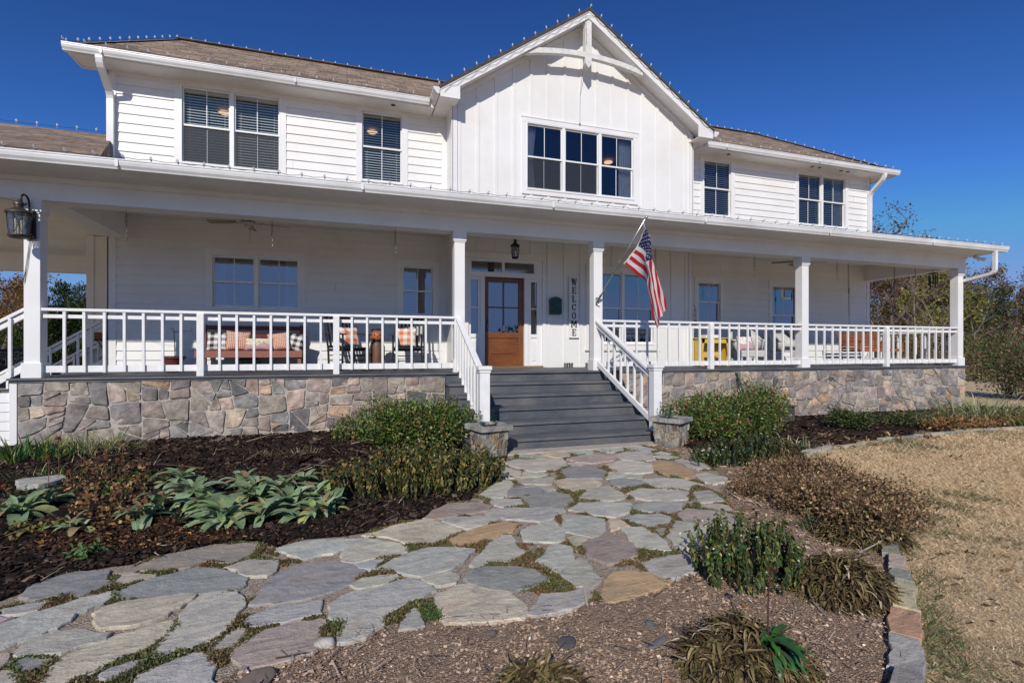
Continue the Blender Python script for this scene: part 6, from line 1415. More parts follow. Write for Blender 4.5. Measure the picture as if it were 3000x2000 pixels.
def strap(mb, base, az, ln, wd, el, droop, col, tw=0.0, seg=6, fold=.25, prof=None):
    """one curved leaf blade"""
    mb.col = col; b = Vector(base); e = el; side = Vector((-math.sin(az), math.cos(az), 0)); vs = []; st = ln / seg
    for i in range(seg + 1):
        t = i / seg; w_ = wd * (prof(t) if prof else (1 - t) ** .6 * min(1, .55 + t * 2)); d = Vector((math.cos(az) * math.cos(e), math.sin(az) * math.cos(e), math.sin(e))); n_ = side.cross(d)
        vs += [b - side * w_ / 2 + n_ * w_ * fold * -1 * (1), b + n_ * 0, b + side * w_ / 2 + n_ * w_ * fold * -1]
        b = b + d * st; e -= droop / seg * (1 + t); az2 = tw / seg; side = Matrix.Rotation(az2, 3, 'Z') @ side; az += az2
    mb.add(vs, [(i * 3 + j, i * 3 + j + 1, i * 3 + j + 4, i * 3 + j + 3) for i in range(seg) for j in (0, 1)])
SP = [(.22, .30, .17), (.27, .36, .21), (.16, .235, .12), (.34, .42, .27), (.24, .34, .12), (.36, .38, .16), (.20, .28, .15), (.24, .32, .18), (.19, .27, .14), (.30, .22, .12)]
def oval(t): return max(.10, math.sin(pi * min(1, .10 + t * .92)) ** .7) if t < .97 else .05
def rosette(label, px, py, ln, n, seed, name='lambs_ear_plant', palette=SP, zz=.14, spread=.10, wd=.30, cat='plant', group=None, mat=SAGEM, z_up=.0):
    ln *= 1.14 if name == 'lambs_ear_plant' else 1; x, y = GR(px, py, zz); r = random.Random(seed); t = thing(name, label, cat, (x, y, float(hg(x, y)) + z_up), group=group); mb = MB()
    for i in range(n):
        q = i / n; az = i * 2.399 + r.uniform(-.4, .4); el = 1.25 - 1.05 * q ** .8 + r.uniform(-.15, .15); l = ln * (.5 + .6 * q) * r.uniform(.6, 1.2); c = r.choice(palette); el += r.gauss(0, .12); j = r.uniform(.82, 1.25)
        cr_ = r.uniform(0, spread); a2 = r.uniform(0, 6.3); strap(mb, (cr_ * math.cos(a2), cr_ * math.sin(a2), .02 + .05 * (1 - q)), az, l, l * wd * r.uniform(.7, 1.25), el, .9 + .5 * q, tuple(v * j for v in c), r.uniform(-.3, .3), 7, .16, oval)
    mb.build('foliage', mat, t, smooth=True); return t
GS = 'silver leaved plants in the mulch bed'
for i, (px, py, ln, n, lb) in enumerate([(360, 1165, .33, 20, 'silver green felted plant at the left end of the row'), (440, 1135, .34, 36, 'silver green felted plant second from the left, set back toward the wall'), (520, 1192, .36, 40, 'large silver green felted plant nearest the path'),
        (585, 1140, .33, 38, 'silver green felted plant at the back middle of the row'), (610, 1185, .30, 28, 'silver green felted plant at the front middle of the row'), (670, 1160, .33, 40, 'silver green felted plant right of the middle'), (725, 1178, .27, 30, 'silver green felted plant at the front right of the row'), (740, 1142, .30, 34, 'silver green felted plant touching the wilted olive shrub'), (655, 1120, .30, 28, 'smaller silver green felted plant behind the right half of the row'), (325, 1188, .30, 26, 'drooping silver green plant at the front left of the row'), (410, 1105, .30, 28, 'silver green plant at the back left of the row, under the stone wall'), (475, 1155, .30, 30, 'silver green plant between the left and middle clusters'), (560, 1108, .30, 28, 'silver green plant at the back middle, under the stone wall'), (690, 1112, .30, 28, 'silver green plant at the back right of the row'), (765, 1158, .26, 24, 'rightmost silver green plant, nearest the planter')]):
    rosette(lb, px, py, ln, n, 40 + i, group=GS)
rosette('silver green felted plant at the left edge of the picture', 45, 1178, .33, 28, 61, group=GS); rosette('small silver green plant right of the one at the left edge', 165, 1208, .20, 16, 62, group=GS); rosette('narrow silver green plant behind the left edge one', 100, 1158, .28, 18, 63, group=GS)
GL_ = [(.035, .10, .018), (.05, .14, .025), (.08, .17, .04)]
rosette('low bright green leafy plant between dried flowers and silver plants', 275, 1118, .15, 60, 64, 'leafy_weed', GL_, spread=.30, wd=.45, mat=LEAFM); rosette('small bright green plant behind the row of silver plants', 330, 1098, .13, 36, 65, 'leafy_weed', GL_, spread=.2, wd=.4, mat=LEAFM)
rosette('tiny pale green weed alone in the dark mulch near the path', 200, 1262, .09, 50, 66, 'leafy_weed', [(.10, .19, .06), (.15, .24, .09)], spread=.13, wd=.35, mat=LEAFM)
rosette('yellowing leafy plant at the left edge below the silver leaves', 75, 1212, .10, 50, 67, 'leafy_weed', [(.22, .20, .05), (.10, .12, .03), (.30, .25, .08)], spread=.2, wd=.35, mat=LEAFM)
rosette('green feathery growth under the dried flowers at the left', 90, 1130, .14, 60, 68, 'leafy_weed', [(.06, .13, .03), (.10, .17, .05)], spread=.35, wd=.14, mat=LEAFM)
def tuft(name, label, px, py, rx, ry, ln, n, seed, palette, zz=.14, wd=.016, el=(0.9, 1.5), droop=(.3, 1.2), cat='plant', mat=LEAFM, group=None):
    x, y = GR(px, py, zz); r = random.Random(seed); t = thing(name, label, cat, (x, y, float(hg(x, y))), group=group); mb = MB()
    for i in range(n):
        a = r.uniform(0, 6.28); q = math.sqrt(r.random()); j = r.uniform(.75, 1.3); c = r.choices([p for p, _ in palette], [w_ for _, w_ in palette])[0]; az = a + r.uniform(-1.2, 1.2)
        strap(mb, (rx * q * math.cos(a), ry * q * math.sin(a), 0), az, ln * r.uniform(.5, 1.2), wd * r.uniform(.6, 1.2), r.uniform(*el), r.uniform(*droop), tuple(v * j for v in c), r.uniform(-.6, .6), 6, .2)
    mb.build('foliage', mat, t, smooth=True); return t
IR = [((.035, .10, .025), 4), ((.08, .16, .04), 3), ((.20, .24, .05), 2), ((.42, .36, .24), 1.2)]; PS = [((.48, .41, .28), 3), ((.32, .30, .12), 2), ((.16, .19, .05), 2), ((.58, .52, .40), 1.4)]
tuft('iris_clump', 'dark green iris blades at the left edge by the white skirting', 45, 1062, .40, .22, .34, 90, 71, IR, wd=.028, droop=(.1, .7)); tuft('iris_clump', 'dark green iris blades right of the white corner board', 130, 1058, .30, .2, .30, 60, 72, IR, wd=.026, droop=(.1, .8))
tuft('grass_clump', 'yellow green and straw coloured strappy clump against the left stone wall', 195, 1046, .42, .2, .38, 210, 73, PS[1:] + [((.22, .28, .05), 4), ((.5, .42, .3), 2)], wd=.013); tuft('grass_clump', 'faded straw strappy clump at the right end of the left planting', 262, 1040, .30, .2, .34, 130, 74, PS, wd=.012, el=(.5, 1.4), droop=(.8, 2.2))
tuft('grass_clump', 'low messy pale grass in front of the strappy clumps', 150, 1090, .55, .25, .20, 240, 75, PS + IR, wd=.009, el=(.2, 1.3), droop=(.4, 1.8))
tuft('grass_clump', 'low tangle of pale stems and green sprigs in the middle of the dark mulch', 668, 1046, .34, .16, .16, 190, 76, PS + [((.10, .15, .03), 4)], wd=.007, el=(.2, 1.3), droop=(.4, 1.6)); tuft('grass_clump', 'small dry stems at the left of the mulch tangle', 600, 1044, .12, .08, .12, 50, 77, PS + [((.3, .16, .06), 3)], wd=.007, el=(.3, 1.3))
tuft('grass_clump', 'pale curling straw blades spilling from the right rose bush', 1822, 1030, .26, .22, .42, 80, 78, PS, .07, .014, (.3, 1.3), (.8, 2.4)); tuft('grass_clump', 'thin straw stems in front of the right rose bush', 1790, 1062, .26, .14, .2, 90, 79, [((.16, .10, .06), 4), ((.34, .26, .16), 2)], .08, .007, (.2, 1.1), (.3, 1.2))
tuft('grass_clump', 'big pale green strappy clump at the right corner of the stone wall', 2262, 968, 1.1, .5, .74, 760, 80, [((.22, .27, .08), 4), ((.42, .42, .22), 3), ((.55, .52, .36), 2), ((.12, .16, .05), 2)], .05, .024, (.5, 1.4), (.6, 2.0)); tuft('grass_clump', 'pale green strappy growth at the right edge of the picture', 2360, 972, .6, .4, .5, 160, 81, [((.22, .27, .08), 4), ((.45, .43, .22), 3)], .05, .024, (.5, 1.4), (.6, 2.0))
SM = [((.03, .06, .018), 4), ((.07, .11, .035), 3), ((.13, .16, .06), 2), ((.2, .17, .08), .8)]
x, y = GR(1962, 988, .05); bush('small_shrub', 'round dark green shrub left of two in the right bed', 'shrub', x, y + .1, .50, .36, .38, 2600, .042, SM, 91, lumps=10); x, y = GR(2098, 982, .05); bush('small_shrub', 'looser olive green shrub right of two in the right bed', 'shrub', x, y + .1, .50, .32, .30, 1700, .04, SM + [((.22, .2, .1), 3)], 92, lumps=9)
x, y = GR(2290, 984, .05); bush('dried_plant', 'rust brown withered foliage under the strappy clump at the far right', 'plant', x - .6, y + .15, 1.3, .3, .26, 1800, .055, [((.28, .15, .06), 3), ((.36, .24, .12), 2), ((.15, .09, .04), 2)], 93, DRYM, 10)
for i, (px, py) in enumerate([(1895, 1004), (1955, 1012), (1990, 1020), (2046, 1004), (2070, 1012), (2115, 1000), (2140, 1006), (1908, 1030)]):
    tuft('dried_plant', ['withered tan sprig nearest the vent box in the right bed', 'withered tan sprig between vent box and round shrub', 'withered tan sprig in front of the round shrub', 'withered tan sprig between the two right bed shrubs', 'withered tan sprig just right of the gap between the shrubs', 'withered tan sprig below the olive shrub', 'withered tan sprig right of the olive shrub', 'withered tan sprig on the stone border, leftmost'][i], px, py, .08, .06, .16, 34, 100 + i, [((.34, .22, .11), 3), ((.45, .32, .18), 2), ((.2, .12, .06), 1)], .06, .03, (.4, 1.4), (.8, 2.2), mat=DRYM, group='withered sprigs in the right bed')
def mound(label, px, py, r0, h, n, seed, zz=.1, palette=None, name='withered_mound', cl=.13, wd=.017):
    x, y = GR(px, py, zz); r = random.Random(seed); t = thing(name, label, 'plant', (x, y, .09), group='withered brown mounds'); mb = MB(); palette = palette or [((.13, .092, .045), 4), ((.20, .145, .07), 3), ((.06, .042, .022), 3.5), ((.32, .25, .14), 1.2), ((.13, .13, .04), 1.2), ((.48, .40, .27), .3)]
    for i in range(n):
        a = r.uniform(0, 6.28); q = math.sqrt(r.random()) * .95; z = h * (1 - q * q) * r.uniform(.55, 1.05); j = r.uniform(.7, 1.35); c = r.choices([p for p, _ in palette], [w_ for _, w_ in palette])[0]
        z *= 1 + .35 * mnoise.noise((x * 3 + q * 4 * math.cos(a), y * 3 + q * 4 * math.sin(a), seed)); strap(mb, (r0 * q * math.cos(a), r0 * q * math.sin(a) * .85, z), a + r.gauss(0, 1.3), cl * r.uniform(.35, 1.0), wd * r.uniform(.35, 1.25), r.uniform(-.5, .9) - q * .4, r.uniform(.2, 2.6), tuple(v * j for v in c), r.uniform(-2, 2), 5, .3)
    mb.add([(r0 * 1.0 * math.cos(k * .3) , r0 * .85 * math.sin(k * .3), 0.005) for k in range(21)], [tuple(range(21))]) if False else None
    mb.build('foliage', DRYM, t, smooth=True); return t, x, y
mound('withered olive brown mound between the dark green shrub and the stone edging', 1932, 1356, .29, .19, 3600, 111); MD = mound('withered olive brown mound with a green weed growing from it at the bottom right', 1712, 1528, .29, .17, 4200, 112); mound('small withered mound at the bottom edge of the picture', 1240, 1610, .20, .13, 2200, 113)
mound('dark withered mound below the crisp brown shrub', 1975, 1232, .34, .22, 2600, 114); mound('dark withered mound beside the stone border behind the crisp shrub', 1795, 1062, .34, .24, 1500, 115, .08)
tuft('grass_clump', 'dark green grassy tuft with one pale blue flower under the crisp brown shrub', 1880, 1216, .16, .1, .16, 60, 82, IR, .09, .014)
x, y = GR(1764, 1492, .2); wt_ = thing('green_weed', 'bright green broad leaved weed with a dark upright stalk in the bottom right mound', 'weed', (x, y, .22)); mb = MB(); r = random.Random(9)
for i in range(64):
    az = r.uniform(-2.6, .9) if i < 50 else r.uniform(0, 6.3); l = r.uniform(.06, .15) if i > 8 else r.uniform(.14, .22); strap(mb, (r.uniform(-.05, .05), r.uniform(-.05, .05), r.uniform(-.03, .04)), az, l, l * .22, r.uniform(.1, 1.0), r.uniform(.9, 1.9), tuple(v * r.uniform(.6, 1.6) for v in (.04, .125, .03)), r.uniform(-.4, .4), 7, .2, oval)
mb.build('foliage', LEAFG, wt_, smooth=True); m_ = MB(); m_.col = (.07, .03, .028); m_.tube([(-.0, 0, -.05), (.0, .0, .1), (.012, .01, .2), (.03, .015, .30)], [.005, .004, .0035, .003], 6); m_.build('stalk', STEMM, wt_)
V, F, C = cloud([(.032, .015, .305, .014, .014, .012)], 40, LEAF, .016, [((.12, .055, .03), 1), ((.06, .035, .025), 1)], 4); np_mesh('seed_head', V, F, DRYM, wt_, C)
# dried coneflowers
cf = thing('dried_coneflowers', 'dead brown coneflower stalks with rusty seed heads left of the silver plants', 'plant', (*GR(225, 1165, .14), .12)); ox, oy = cf.location.x, cf.location.y; r = random.Random(12); m_ = MB(); m_.col = (.16, .09, .05); hd = MB(); hd.col = (.13, .045, .018); lv = MB()
for i, (px, py, dp) in enumerate([(133, 1008, -2.0), (110, 1052, -2.2), (280, 1016, -1.9), (245, 1052, -2.1), (272, 1058, -2.1), (285, 1102, -2.5), (160, 1085, -2.4), (205, 1080, -2.3), (320, 1122, -2.6), (10, 1118, -2.6)]):
    # heads stand about 0.35 m over the bed
    x, y, z = PL(px, py, dp); z = max(z, .22); bx, by = x + r.uniform(-.08, .08), y + r.uniform(-.08, .08); m_.tube([(bx - ox, by - oy, 0), (x - ox + .01, y - oy, (z - .12) * .6), (x - ox, y - oy, z - .12)], [.004, .003, .003], 5)
    hd = MB(); hd.col = (.13, .045, .018); hd.lathe([(.008, -.004), (.024, 0), (.026, .012), (.016, .026), (.004, .032)], (x - ox, y - oy, z - .12), 12)
    for k in range(9): strap(hd, (x - ox, y - oy, z - .12), r.uniform(0, 6.3), .035, .010, .1, 1.6, (.24, .12, .05), 0, 4)
    hd.build('seed_head', DRYM, cf, smooth=True)
m_.build('stalk', STEMM, cf); P = []
for k in range(60):
    px, py = r.uniform(150, 345), r.uniform(1080, 1205); x, y = GR(px, py, .14); hh = r.uniform(.08, .34); 
    for j in range(16): P.append((x - ox + r.gauss(0, .025), y - oy + r.gauss(0, .025), hh * r.random() + .02))
P = np.array(P); q = np.random.default_rng(3); n = len(P); V, F, C = scatter(LEAF[0], LEAF[1], P, frames(unit(n, q) + np.array([0, 0, -.6]), q.uniform(0, 6, n)), q.uniform(.02, .055, n), pal(n, [((.26, .15, .07), 3), ((.16, .085, .04), 3), ((.38, .25, .12), 1.5), ((.07, .04, .025), 2)], .2, q)); np_mesh('withered_leaf', V, F, DRYM, cf, C)
for tt, (px, py) in (('a', (1, 1)),):
    for nm, (pt_, X0, Y0), sd in (('left', PLL, 1), ('right', PLR, 2)):
        t = thing('potted_plant', 'small upright leafy plants growing in the %s stone planter' % nm, 'plant', (X0, Y0, .53)); m_ = MB(); r2 = random.Random(sd); pts = [(-.13, -.02, .17), (-.09, .05, .1), (.06, 0, .17), (.09, .05, .1)] if nm == 'left' else [(-.16, -.05, .13), (-.08, .0, .12), (-.0, -.02, .11), (.05, .08, .14), (-.12, .09, .2)]
        for x, y, h in pts:
            for i in range(34): z = h * i / 34; strap(m_, (x + r2.gauss(0, .012), y + r2.gauss(0, .012), z), r2.uniform(0, 6.3), .042 * r2.uniform(.7, 1.2), .013, r2.uniform(.1, 1.1), r2.uniform(.2, 1.0), tuple(v * r2.uniform(.7, 1.4) for v in (.045, .10, .05)), 0, 4, .2)
        m_.build('foliage', LEAFM, t)

# ------------------------------------------------------------------ loose ground cover (nobody could count it)
CAMXY = np.array([0, -8.5])
def spread(poly, n, pw=1.6, seed=0, lim=None, pts=None):
    """points inside poly, denser toward the camera"""
    r = np.random.default_rng(seed); P = np.array(poly); lo, hi = P.min(0), P.max(0); out = []; tot = 0
    if lim: lo = np.maximum(lo, lim[0]); hi = np.minimum(hi, lim[1])
    while tot < n:
        q = r.uniform(lo, hi, (n * 4, 2)); d = np.linalg.norm(q - CAMXY, axis=1); rel = q - CAMXY
        fx = rel[:, 0] * cY - rel[:, 1] * sY; fz = rel[:, 0] * sY + rel[:, 1] * cY
        ok = (r.random(len(q)) < (1.6 / np.maximum(d, 1.6)) ** pw) & (fz > .9) & (np.abs(fx) < fz * 1.12 + .5) & inpoly(q, poly); q = q[ok]; out.append(q); tot += len(q)
        if len(out) > 60: break
    return np.concatenate(out)[:n]
def chips(name, poly, n, size, palette, seed, label, pw=1.6, lim=None, flat=.5, zoff=.02, tm=CHIP, asp=(.25, .9), mat=None):
    r = np.random.default_rng(seed); q = spread(poly, n, pw, seed, lim); q = q[inpoly(q, bedR_poly)] if seed == 203 else q; m = len(q); d = np.linalg.norm(q - CAMXY, axis=1)
    z = hg(q[:, 0], q[:, 1]) + zoff + r.uniform(-.006, .012, m); pos = np.column_stack([q, z]); a = r.uniform(0, 2 * pi, m); dirs = np.stack([np.cos(a), np.sin(a), r.normal(0, flat * .5, m)], 1)
    s_ = size * r.lognormal(0, .45, m) * np.clip(d / 3.5, .8, 1.7); sc = np.stack([s_ * r.uniform(*asp, m), s_, s_ * r.uniform(.4, 1.2, m)], 1)
    V, F, C = scatter(tm[0], tm[1], pos, frames(dirs, r.normal(0, flat, m)), sc, pal(m, palette, .25, r)); o = np_mesh(name, V, F, mat or CHIPM, None, C); return struct(o, 'stuff', label)
CHIPM = MA('bark_chip', 0.9, 0.25, 60, 0.3, 90, spec=.15)
LIM = ((-7, -8.6), (16, .2))
chips('bark_mulch', bedL_poly, 75000, .019, [((.022, .014, .011), 5), ((.045, .028, .021), 4), ((.085, .055, .042), 2), ((.012, .009, .008), 3), ((.17, .11, .07), .35)], 201, 'dark bark mulch chips left of the path', 1.2, LIM)
chips('bark_mulch', bedR_poly, 52000, .0115, [((.49, .345, .24), 6), ((.57, .41, .295), 5), ((.36, .25, .175), 3), ((.64, .50, .38), 1.0), ((.80, .72, .62), .2), ((.15, .105, .08), 1.0)], 202, 'weathered grey brown mulch chips right of the path', 1.7, LIM, zoff=.008, flat=.3)
farR = [(4.6, -2.6), (4.6, .1), (15.2, .1), (16.5, -.8), (12.2, -2.9), (6, -3.5)]
chips('bark_mulch', [p for p in farR], 26000, .026, [((.03, .018, .014), 5), ((.055, .034, .026), 4), ((.015, .010, .009), 3)], 203, 'fresh dark mulch along the right stone wall', .6, LIM, zoff=.022)
chips('leaf_litter', [GR(*p, z=.12) for p in [(100, 1200), (380, 1190), (480, 1200), (560, 1235), (300, 1262), (60, 1262)]], 3600, .018, [((.09, .045, .022), 4), ((.24, .11, .045), 2), ((.36, .22, .09), .8), ((.07, .035, .022), 4)], 204, 'rusty fallen leaves and stems below the silver plants', .2, None, .9, .03, LEAF, (.4, .8), DRYM)
chips('twig_litter', bedL_poly, 500, .09, [((.40, .33, .24), 3), ((.26, .18, .11), 3), ((.6, .52, .42), 1)], 205, 'pale twigs and grass bits on the dark mulch', 1.0, LIM, .5, .035, NEEDLE, (.10, .2)); chips('twig_litter', bedR_poly, 2600, .06, [((.34, .26, .19), 3), ((.14, .10, .08), 3), ((.58, .50, .40), .8)], 206, 'pale twigs and splinters on the soil bed', 1.8, LIM, .35, .03, NEEDLE, (.2, .5))
chips('gravel', path_poly, 22000, .007, [((.60, .46, .35), 4), ((.74, .61, .49), 3), ((.42, .31, .23), 2), ((.85, .76, .66), .9)], 207, 'fine sandy gravel between the flagstones', 1.6, LIM, .8, -.004, CHIP, (.6, 1))
# creeping sedum in the joints
r = np.random.default_rng(77); allp = spread(path_poly, 260000, 1.35, 9, LIM); sv = np.zeros(len(allp), bool)
near = np.full(len(allp), False)
for fp_ in flag_world:
    P = np.array(fp_); lo, hi = P.min(0) - .1, P.max(0) + .1; k = np.where((allp > lo).all(1) & (allp < hi).all(1))[0]
    if len(k) == 0: continue
    q = allp[k]; ins = inpoly(q, fp_)
    dm_ = np.full(len(k), 9.0)
    for i in range(len(P)):
        a, b = P[i], P[(i + 1) % len(P)]; ab = b - a; t_ = np.clip(((q - a) @ ab) / max(1e-9, ab @ ab), 0, 1); dm_ = np.minimum(dm_, np.linalg.norm(q - (a + t_[:, None] * ab), axis=1))
    sv[k[ins & (dm_ > .012)]] = True; near[k[(dm_ < .05)]] = True
cand = allp[~sv & near]; nf = np.array([mnoise.noise((x * 2.3, y * 2.3, 5)) + .6 * mnoise.noise((x * 7, y * 7, 1)) for x, y in cand]); cand = cand[nf > .04]; nf = nf[nf > .04]; cand = cand[:26000]; nf = nf[:len(cand)]; m = len(cand)
k2 = 3; P = np.repeat(np.column_stack([cand, np.full(m, .098)]), k2, 0); P[:, :2] += r.normal(0, .006, (m * k2, 2)); P[:, 2] += r.uniform(0.004, .022, m * k2) * np.repeat(np.clip(nf * 3, .3, 1), k2)
pc = pal(m * k2, [((.13, .13, .045), 4), ((.19, .19, .06), 3), ((.18, .10, .06), 3), ((.24, .15, .09), 2), ((.07, .09, .03), 2), ((.28, .28, .12), 1)], .2, r); tint = np.repeat(np.array([mnoise.noise((x * 4, y * 4, 9)) for x, y in cand]), k2)[:, None]; pc = np.clip(pc * (1 + tint * np.array([.5, -.1, .2])), 0, 1)
V, F, C = scatter(LEAF[0], LEAF[1], P, frames(unit(m * k2, r) * .9 + np.array([0, 0, .7]), r.uniform(0, 6, m * k2)), np.column_stack([np.full(m * k2, .011), np.full(m * k2, .012), np.full(m * k2, .012)]) * r.uniform(.7, 1.5, (m * k2, 1)), pc)
struct(np_mesh('creeping_sedum', V, F, LEAFM, None, C), 'stuff', 'olive and reddish sedum growing in the joints of the path')
# weeds and sprigs at the foot of the steps
for i, (px, py, lb) in enumerate([(1478, 1022, 'small green weeds at the right end of the bottom step'), (1452, 1034, 'pale green sprigs on the joint before the right planter'), (1395, 1038, 'thin green sprigs at the edge of the concrete strip'), (1500, 1045, 'green sprigs at the foot of the right planter')]):
    tuft('grass_clump', lb, px, py, .07, .03, .09, 26, 130 + i, [((.10, .17, .05), 3), ((.28, .25, .13), 2)], .11, .006, group='weeds at the foot of the steps')
# lawn
lawn = W_ED + [(40, -2.0), (40, -9), (W_ED[0][0] + .3, -9)]
def lawn_blades(n, seed, pw, lo, hi, h):
    r = np.random.default_rng(seed); q = spread(lawn, n, pw, seed, (lo, hi)); m = len(q); d = np.linalg.norm(q - CAMXY, axis=1); nf = np.array([mnoise.noise((x * .8, y * .8, 2)) + .5 * mnoise.noise((x * 3, y * 3, 7)) for x, y in q])
    s_ = h * np.clip(d / 4, .8, 3) * r.uniform(.5, 1.3, m) * (1 + .3 * nf); a = r.uniform(0, 2 * pi, m); dirs = np.stack([np.cos(a), np.sin(a), r.uniform(.15, 1.1, m)], 1); pos = np.column_stack([q, hg(q[:, 0], q[:, 1]) - .018])
    c = pal(m, [((.70, .52, .31), 4), ((.78, .61, .39), 3), ((.55, .39, .22), 3), ((.88, .74, .52), 1.2), ((.30, .20, .11), 1.6)], .15, r); g_ = r.random(m) < np.clip((nf - .22) * 1.6, 0.015, .6); c[g_] = pal(int(g_.sum()), [((.07, .09, .03), 2), ((.14, .15, .06), 2), ((.22, .21, .10), 1)], .2, r)
    return scatter(BLADE[0], BLADE[1], pos, frames(dirs, r.uniform(0, 6, m)), np.stack([s_ * .11, s_, s_], 1), c)
V, F, C = merge([lawn_blades(150000, 301, 1.5, (0, -9), (9, -1.5), .024), lawn_blades(60000, 302, .4, (6, -9), (26, -1.2), .032)])
struct(np_mesh('dry_grass', V, F, DRYM, None, C), 'stuff', 'short dormant tan lawn grass')
r = np.random.default_rng(5); ed = [Vector(p) for p in W_ED]; P = []
for i in range(1500):
    k = r.integers(0, len(ed) - 1); a, b = ed[k], ed[k + 1]; p = a.lerp(b, r.random()); d = (b - a).normalized(); p = p + Vector((d.y, -d.x)) * r.uniform(.07, .22) * 1
    if mnoise.noise((p.x * 2, p.y * 2, 0)) > -.1: P.append((p.x, p.y, .08))
P = np.array(P); n = len(P); a = r.uniform(0, 6.3, n); V, F, C = scatter(BLADE[0], BLADE[1], P, frames(np.stack([np.cos(a), np.sin(a), r.uniform(.4, 1.5, n)], 1), r.uniform(0, 6, n)), np.stack([np.full(n, .006), r.uniform(.04, .09, n), np.full(n, .05)], 1), pal(n, [((.07, .13, .03), 3), ((.14, .18, .06), 2), ((.3, .25, .12), 2)], .2, r)); struct(np_mesh('edge_grass', V, F, LEAFM, None, C), 'stuff', 'green grass tufts along the stone edging')
lp_ = [(x + 0, y) for x, y in spread(lawn, 260, .8, 41, ((0, -9), (16, -2)))]; q = np.random.default_rng(6); P = np.array([(x, y, .085) for x, y in lp_]); n = len(P); a = q.uniform(0, 6.3, n)
V, F, C = scatter(LEAF[0], LEAF[1], P, frames(np.stack([np.cos(a), np.sin(a), q.normal(0, .25, n)], 1), q.normal(0, .5, n)), q.uniform(.02, .06, n), pal(n, [((.10, .06, .035), 4), ((.20, .11, .05), 2), ((.35, .26, .17), 1)], .2, q)); struct(np_mesh('leaf_litter', V, F, DRYM, None, C), 'stuff', 'dark leaf bits scattered on the lawn')
P = []
for k in range(70):
    j = q.integers(0, 6); xx = q.uniform(ST0 + .3, ST1 - .3); P.append((xx, -0.05 - TR * j + q.uniform(.04, .33), DZ - RI * j + .006))
P = np.array(P); n = len(P); a = q.uniform(0, 6.3, n); V, F, C = scatter(LEAF[0], LEAF[1], P, frames(np.stack([np.cos(a), np.sin(a), q.normal(0, .12, n)], 1), q.normal(0, .3, n)), q.uniform(.008, .03, n), pal(n, [((.26, .17, .09), 3), ((.40, .32, .2), 2), ((.12, .09, .06), 2)], .2, q)); struct(np_mesh('step_litter', V, F, DRYM, None, C), 'stuff', 'tiny dry leaf bits on the grey steps')
# single fallen leaves and stones
STN = MA('pebble', .8, .15, 20, .2)
for i, (px, py, s_, c_, lb) in enumerate([(1716, 1392, .05, (.42, .18, .06), 'orange fallen leaf in front of the dark green shrub'), (1540, 1572, .05, (.45, .22, .10), 'orange fallen leaf at the bottom edge'), (2202, 1266, .05, (.3, .2, .1), 'curled brown leaf on the lawn')]):
    x, y = GR(px, py, .12); t = MB(); t.col = c_; strap(t, (-s_ / 2, 0, .02), .3, s_, s_ * .6, .2, .8, c_, 0, 5, .15, oval); o = t.build('fallen_leaf', DRYM, loc=(x, y, .105), smooth=True); tag(o, lb, 'leaf', 'fallen leaves')
for i, (px, py, s_, c_, lb) in enumerate([(748, 1476, .05, (.45, .42, .36), 'rounded pale pebble at the lower edge of the path'), (590, 1560, .09, (.2, .16, .13), 'flat dark stone at the bottom edge of the path'), (1170, 1535, .035, (.12, .11, .11), 'small dark stone in the soil bed'), (1128, 1452, .03, (.13, .10, .09), 'small brown stone on the soil below the path'), (1302, 1474, .06, (.10, .095, .095), 'flat dark slate chip in the soil bed'), (1492, 1430, .03, (.10, .11, .11), 'small round grey stone in the soil bed'), (1128, 1448, .022, (.3, .17, .14), 'tiny reddish pebble'), (1490, 1475, .07, (.16, .155, .16), 'long grey splinter of bark left of the weed mound')][:6] + [(1512, 1475, .075, (.15, .145, .15), 'long grey splinter of bark left of the weed mound')]):
    x, y = GR(px, py, .11); bm = bmesh.new(); bmesh.ops.create_icosphere(bm, subdivisions=3, radius=1); me = bpy.data.meshes.new('stone')
    for v in bm.verts: v.co *= 1 + .25 * mnoise.noise(v.co * 1.5 + Vector((i * 3, 0, 0))); v.co = Vector((v.co.x * s_, v.co.y * s_ * (.25 if 'splinter' in lb else .7), v.co.z * s_ * (.12 if 'splinter' in lb or 'flat' in lb else .5)))
    ca = bm.verts.layers.float_color.new('Col')
    for v in bm.verts: v[ca] = (*c_, 1)
    bm.to_mesh(me); bm.free(); me.materials.append(STN); me.polygons.foreach_set('use_smooth', [True] * len(me.polygons)); o = bpy.data.objects.new('stone', me); COL.objects.link(o); o.location = (x, y, .105 + s_ * .1); o.rotation_euler = (0, 0, .4 if 'splinter' in lb else i); tag(o, lb, 'stone', 'loose stones by the path')

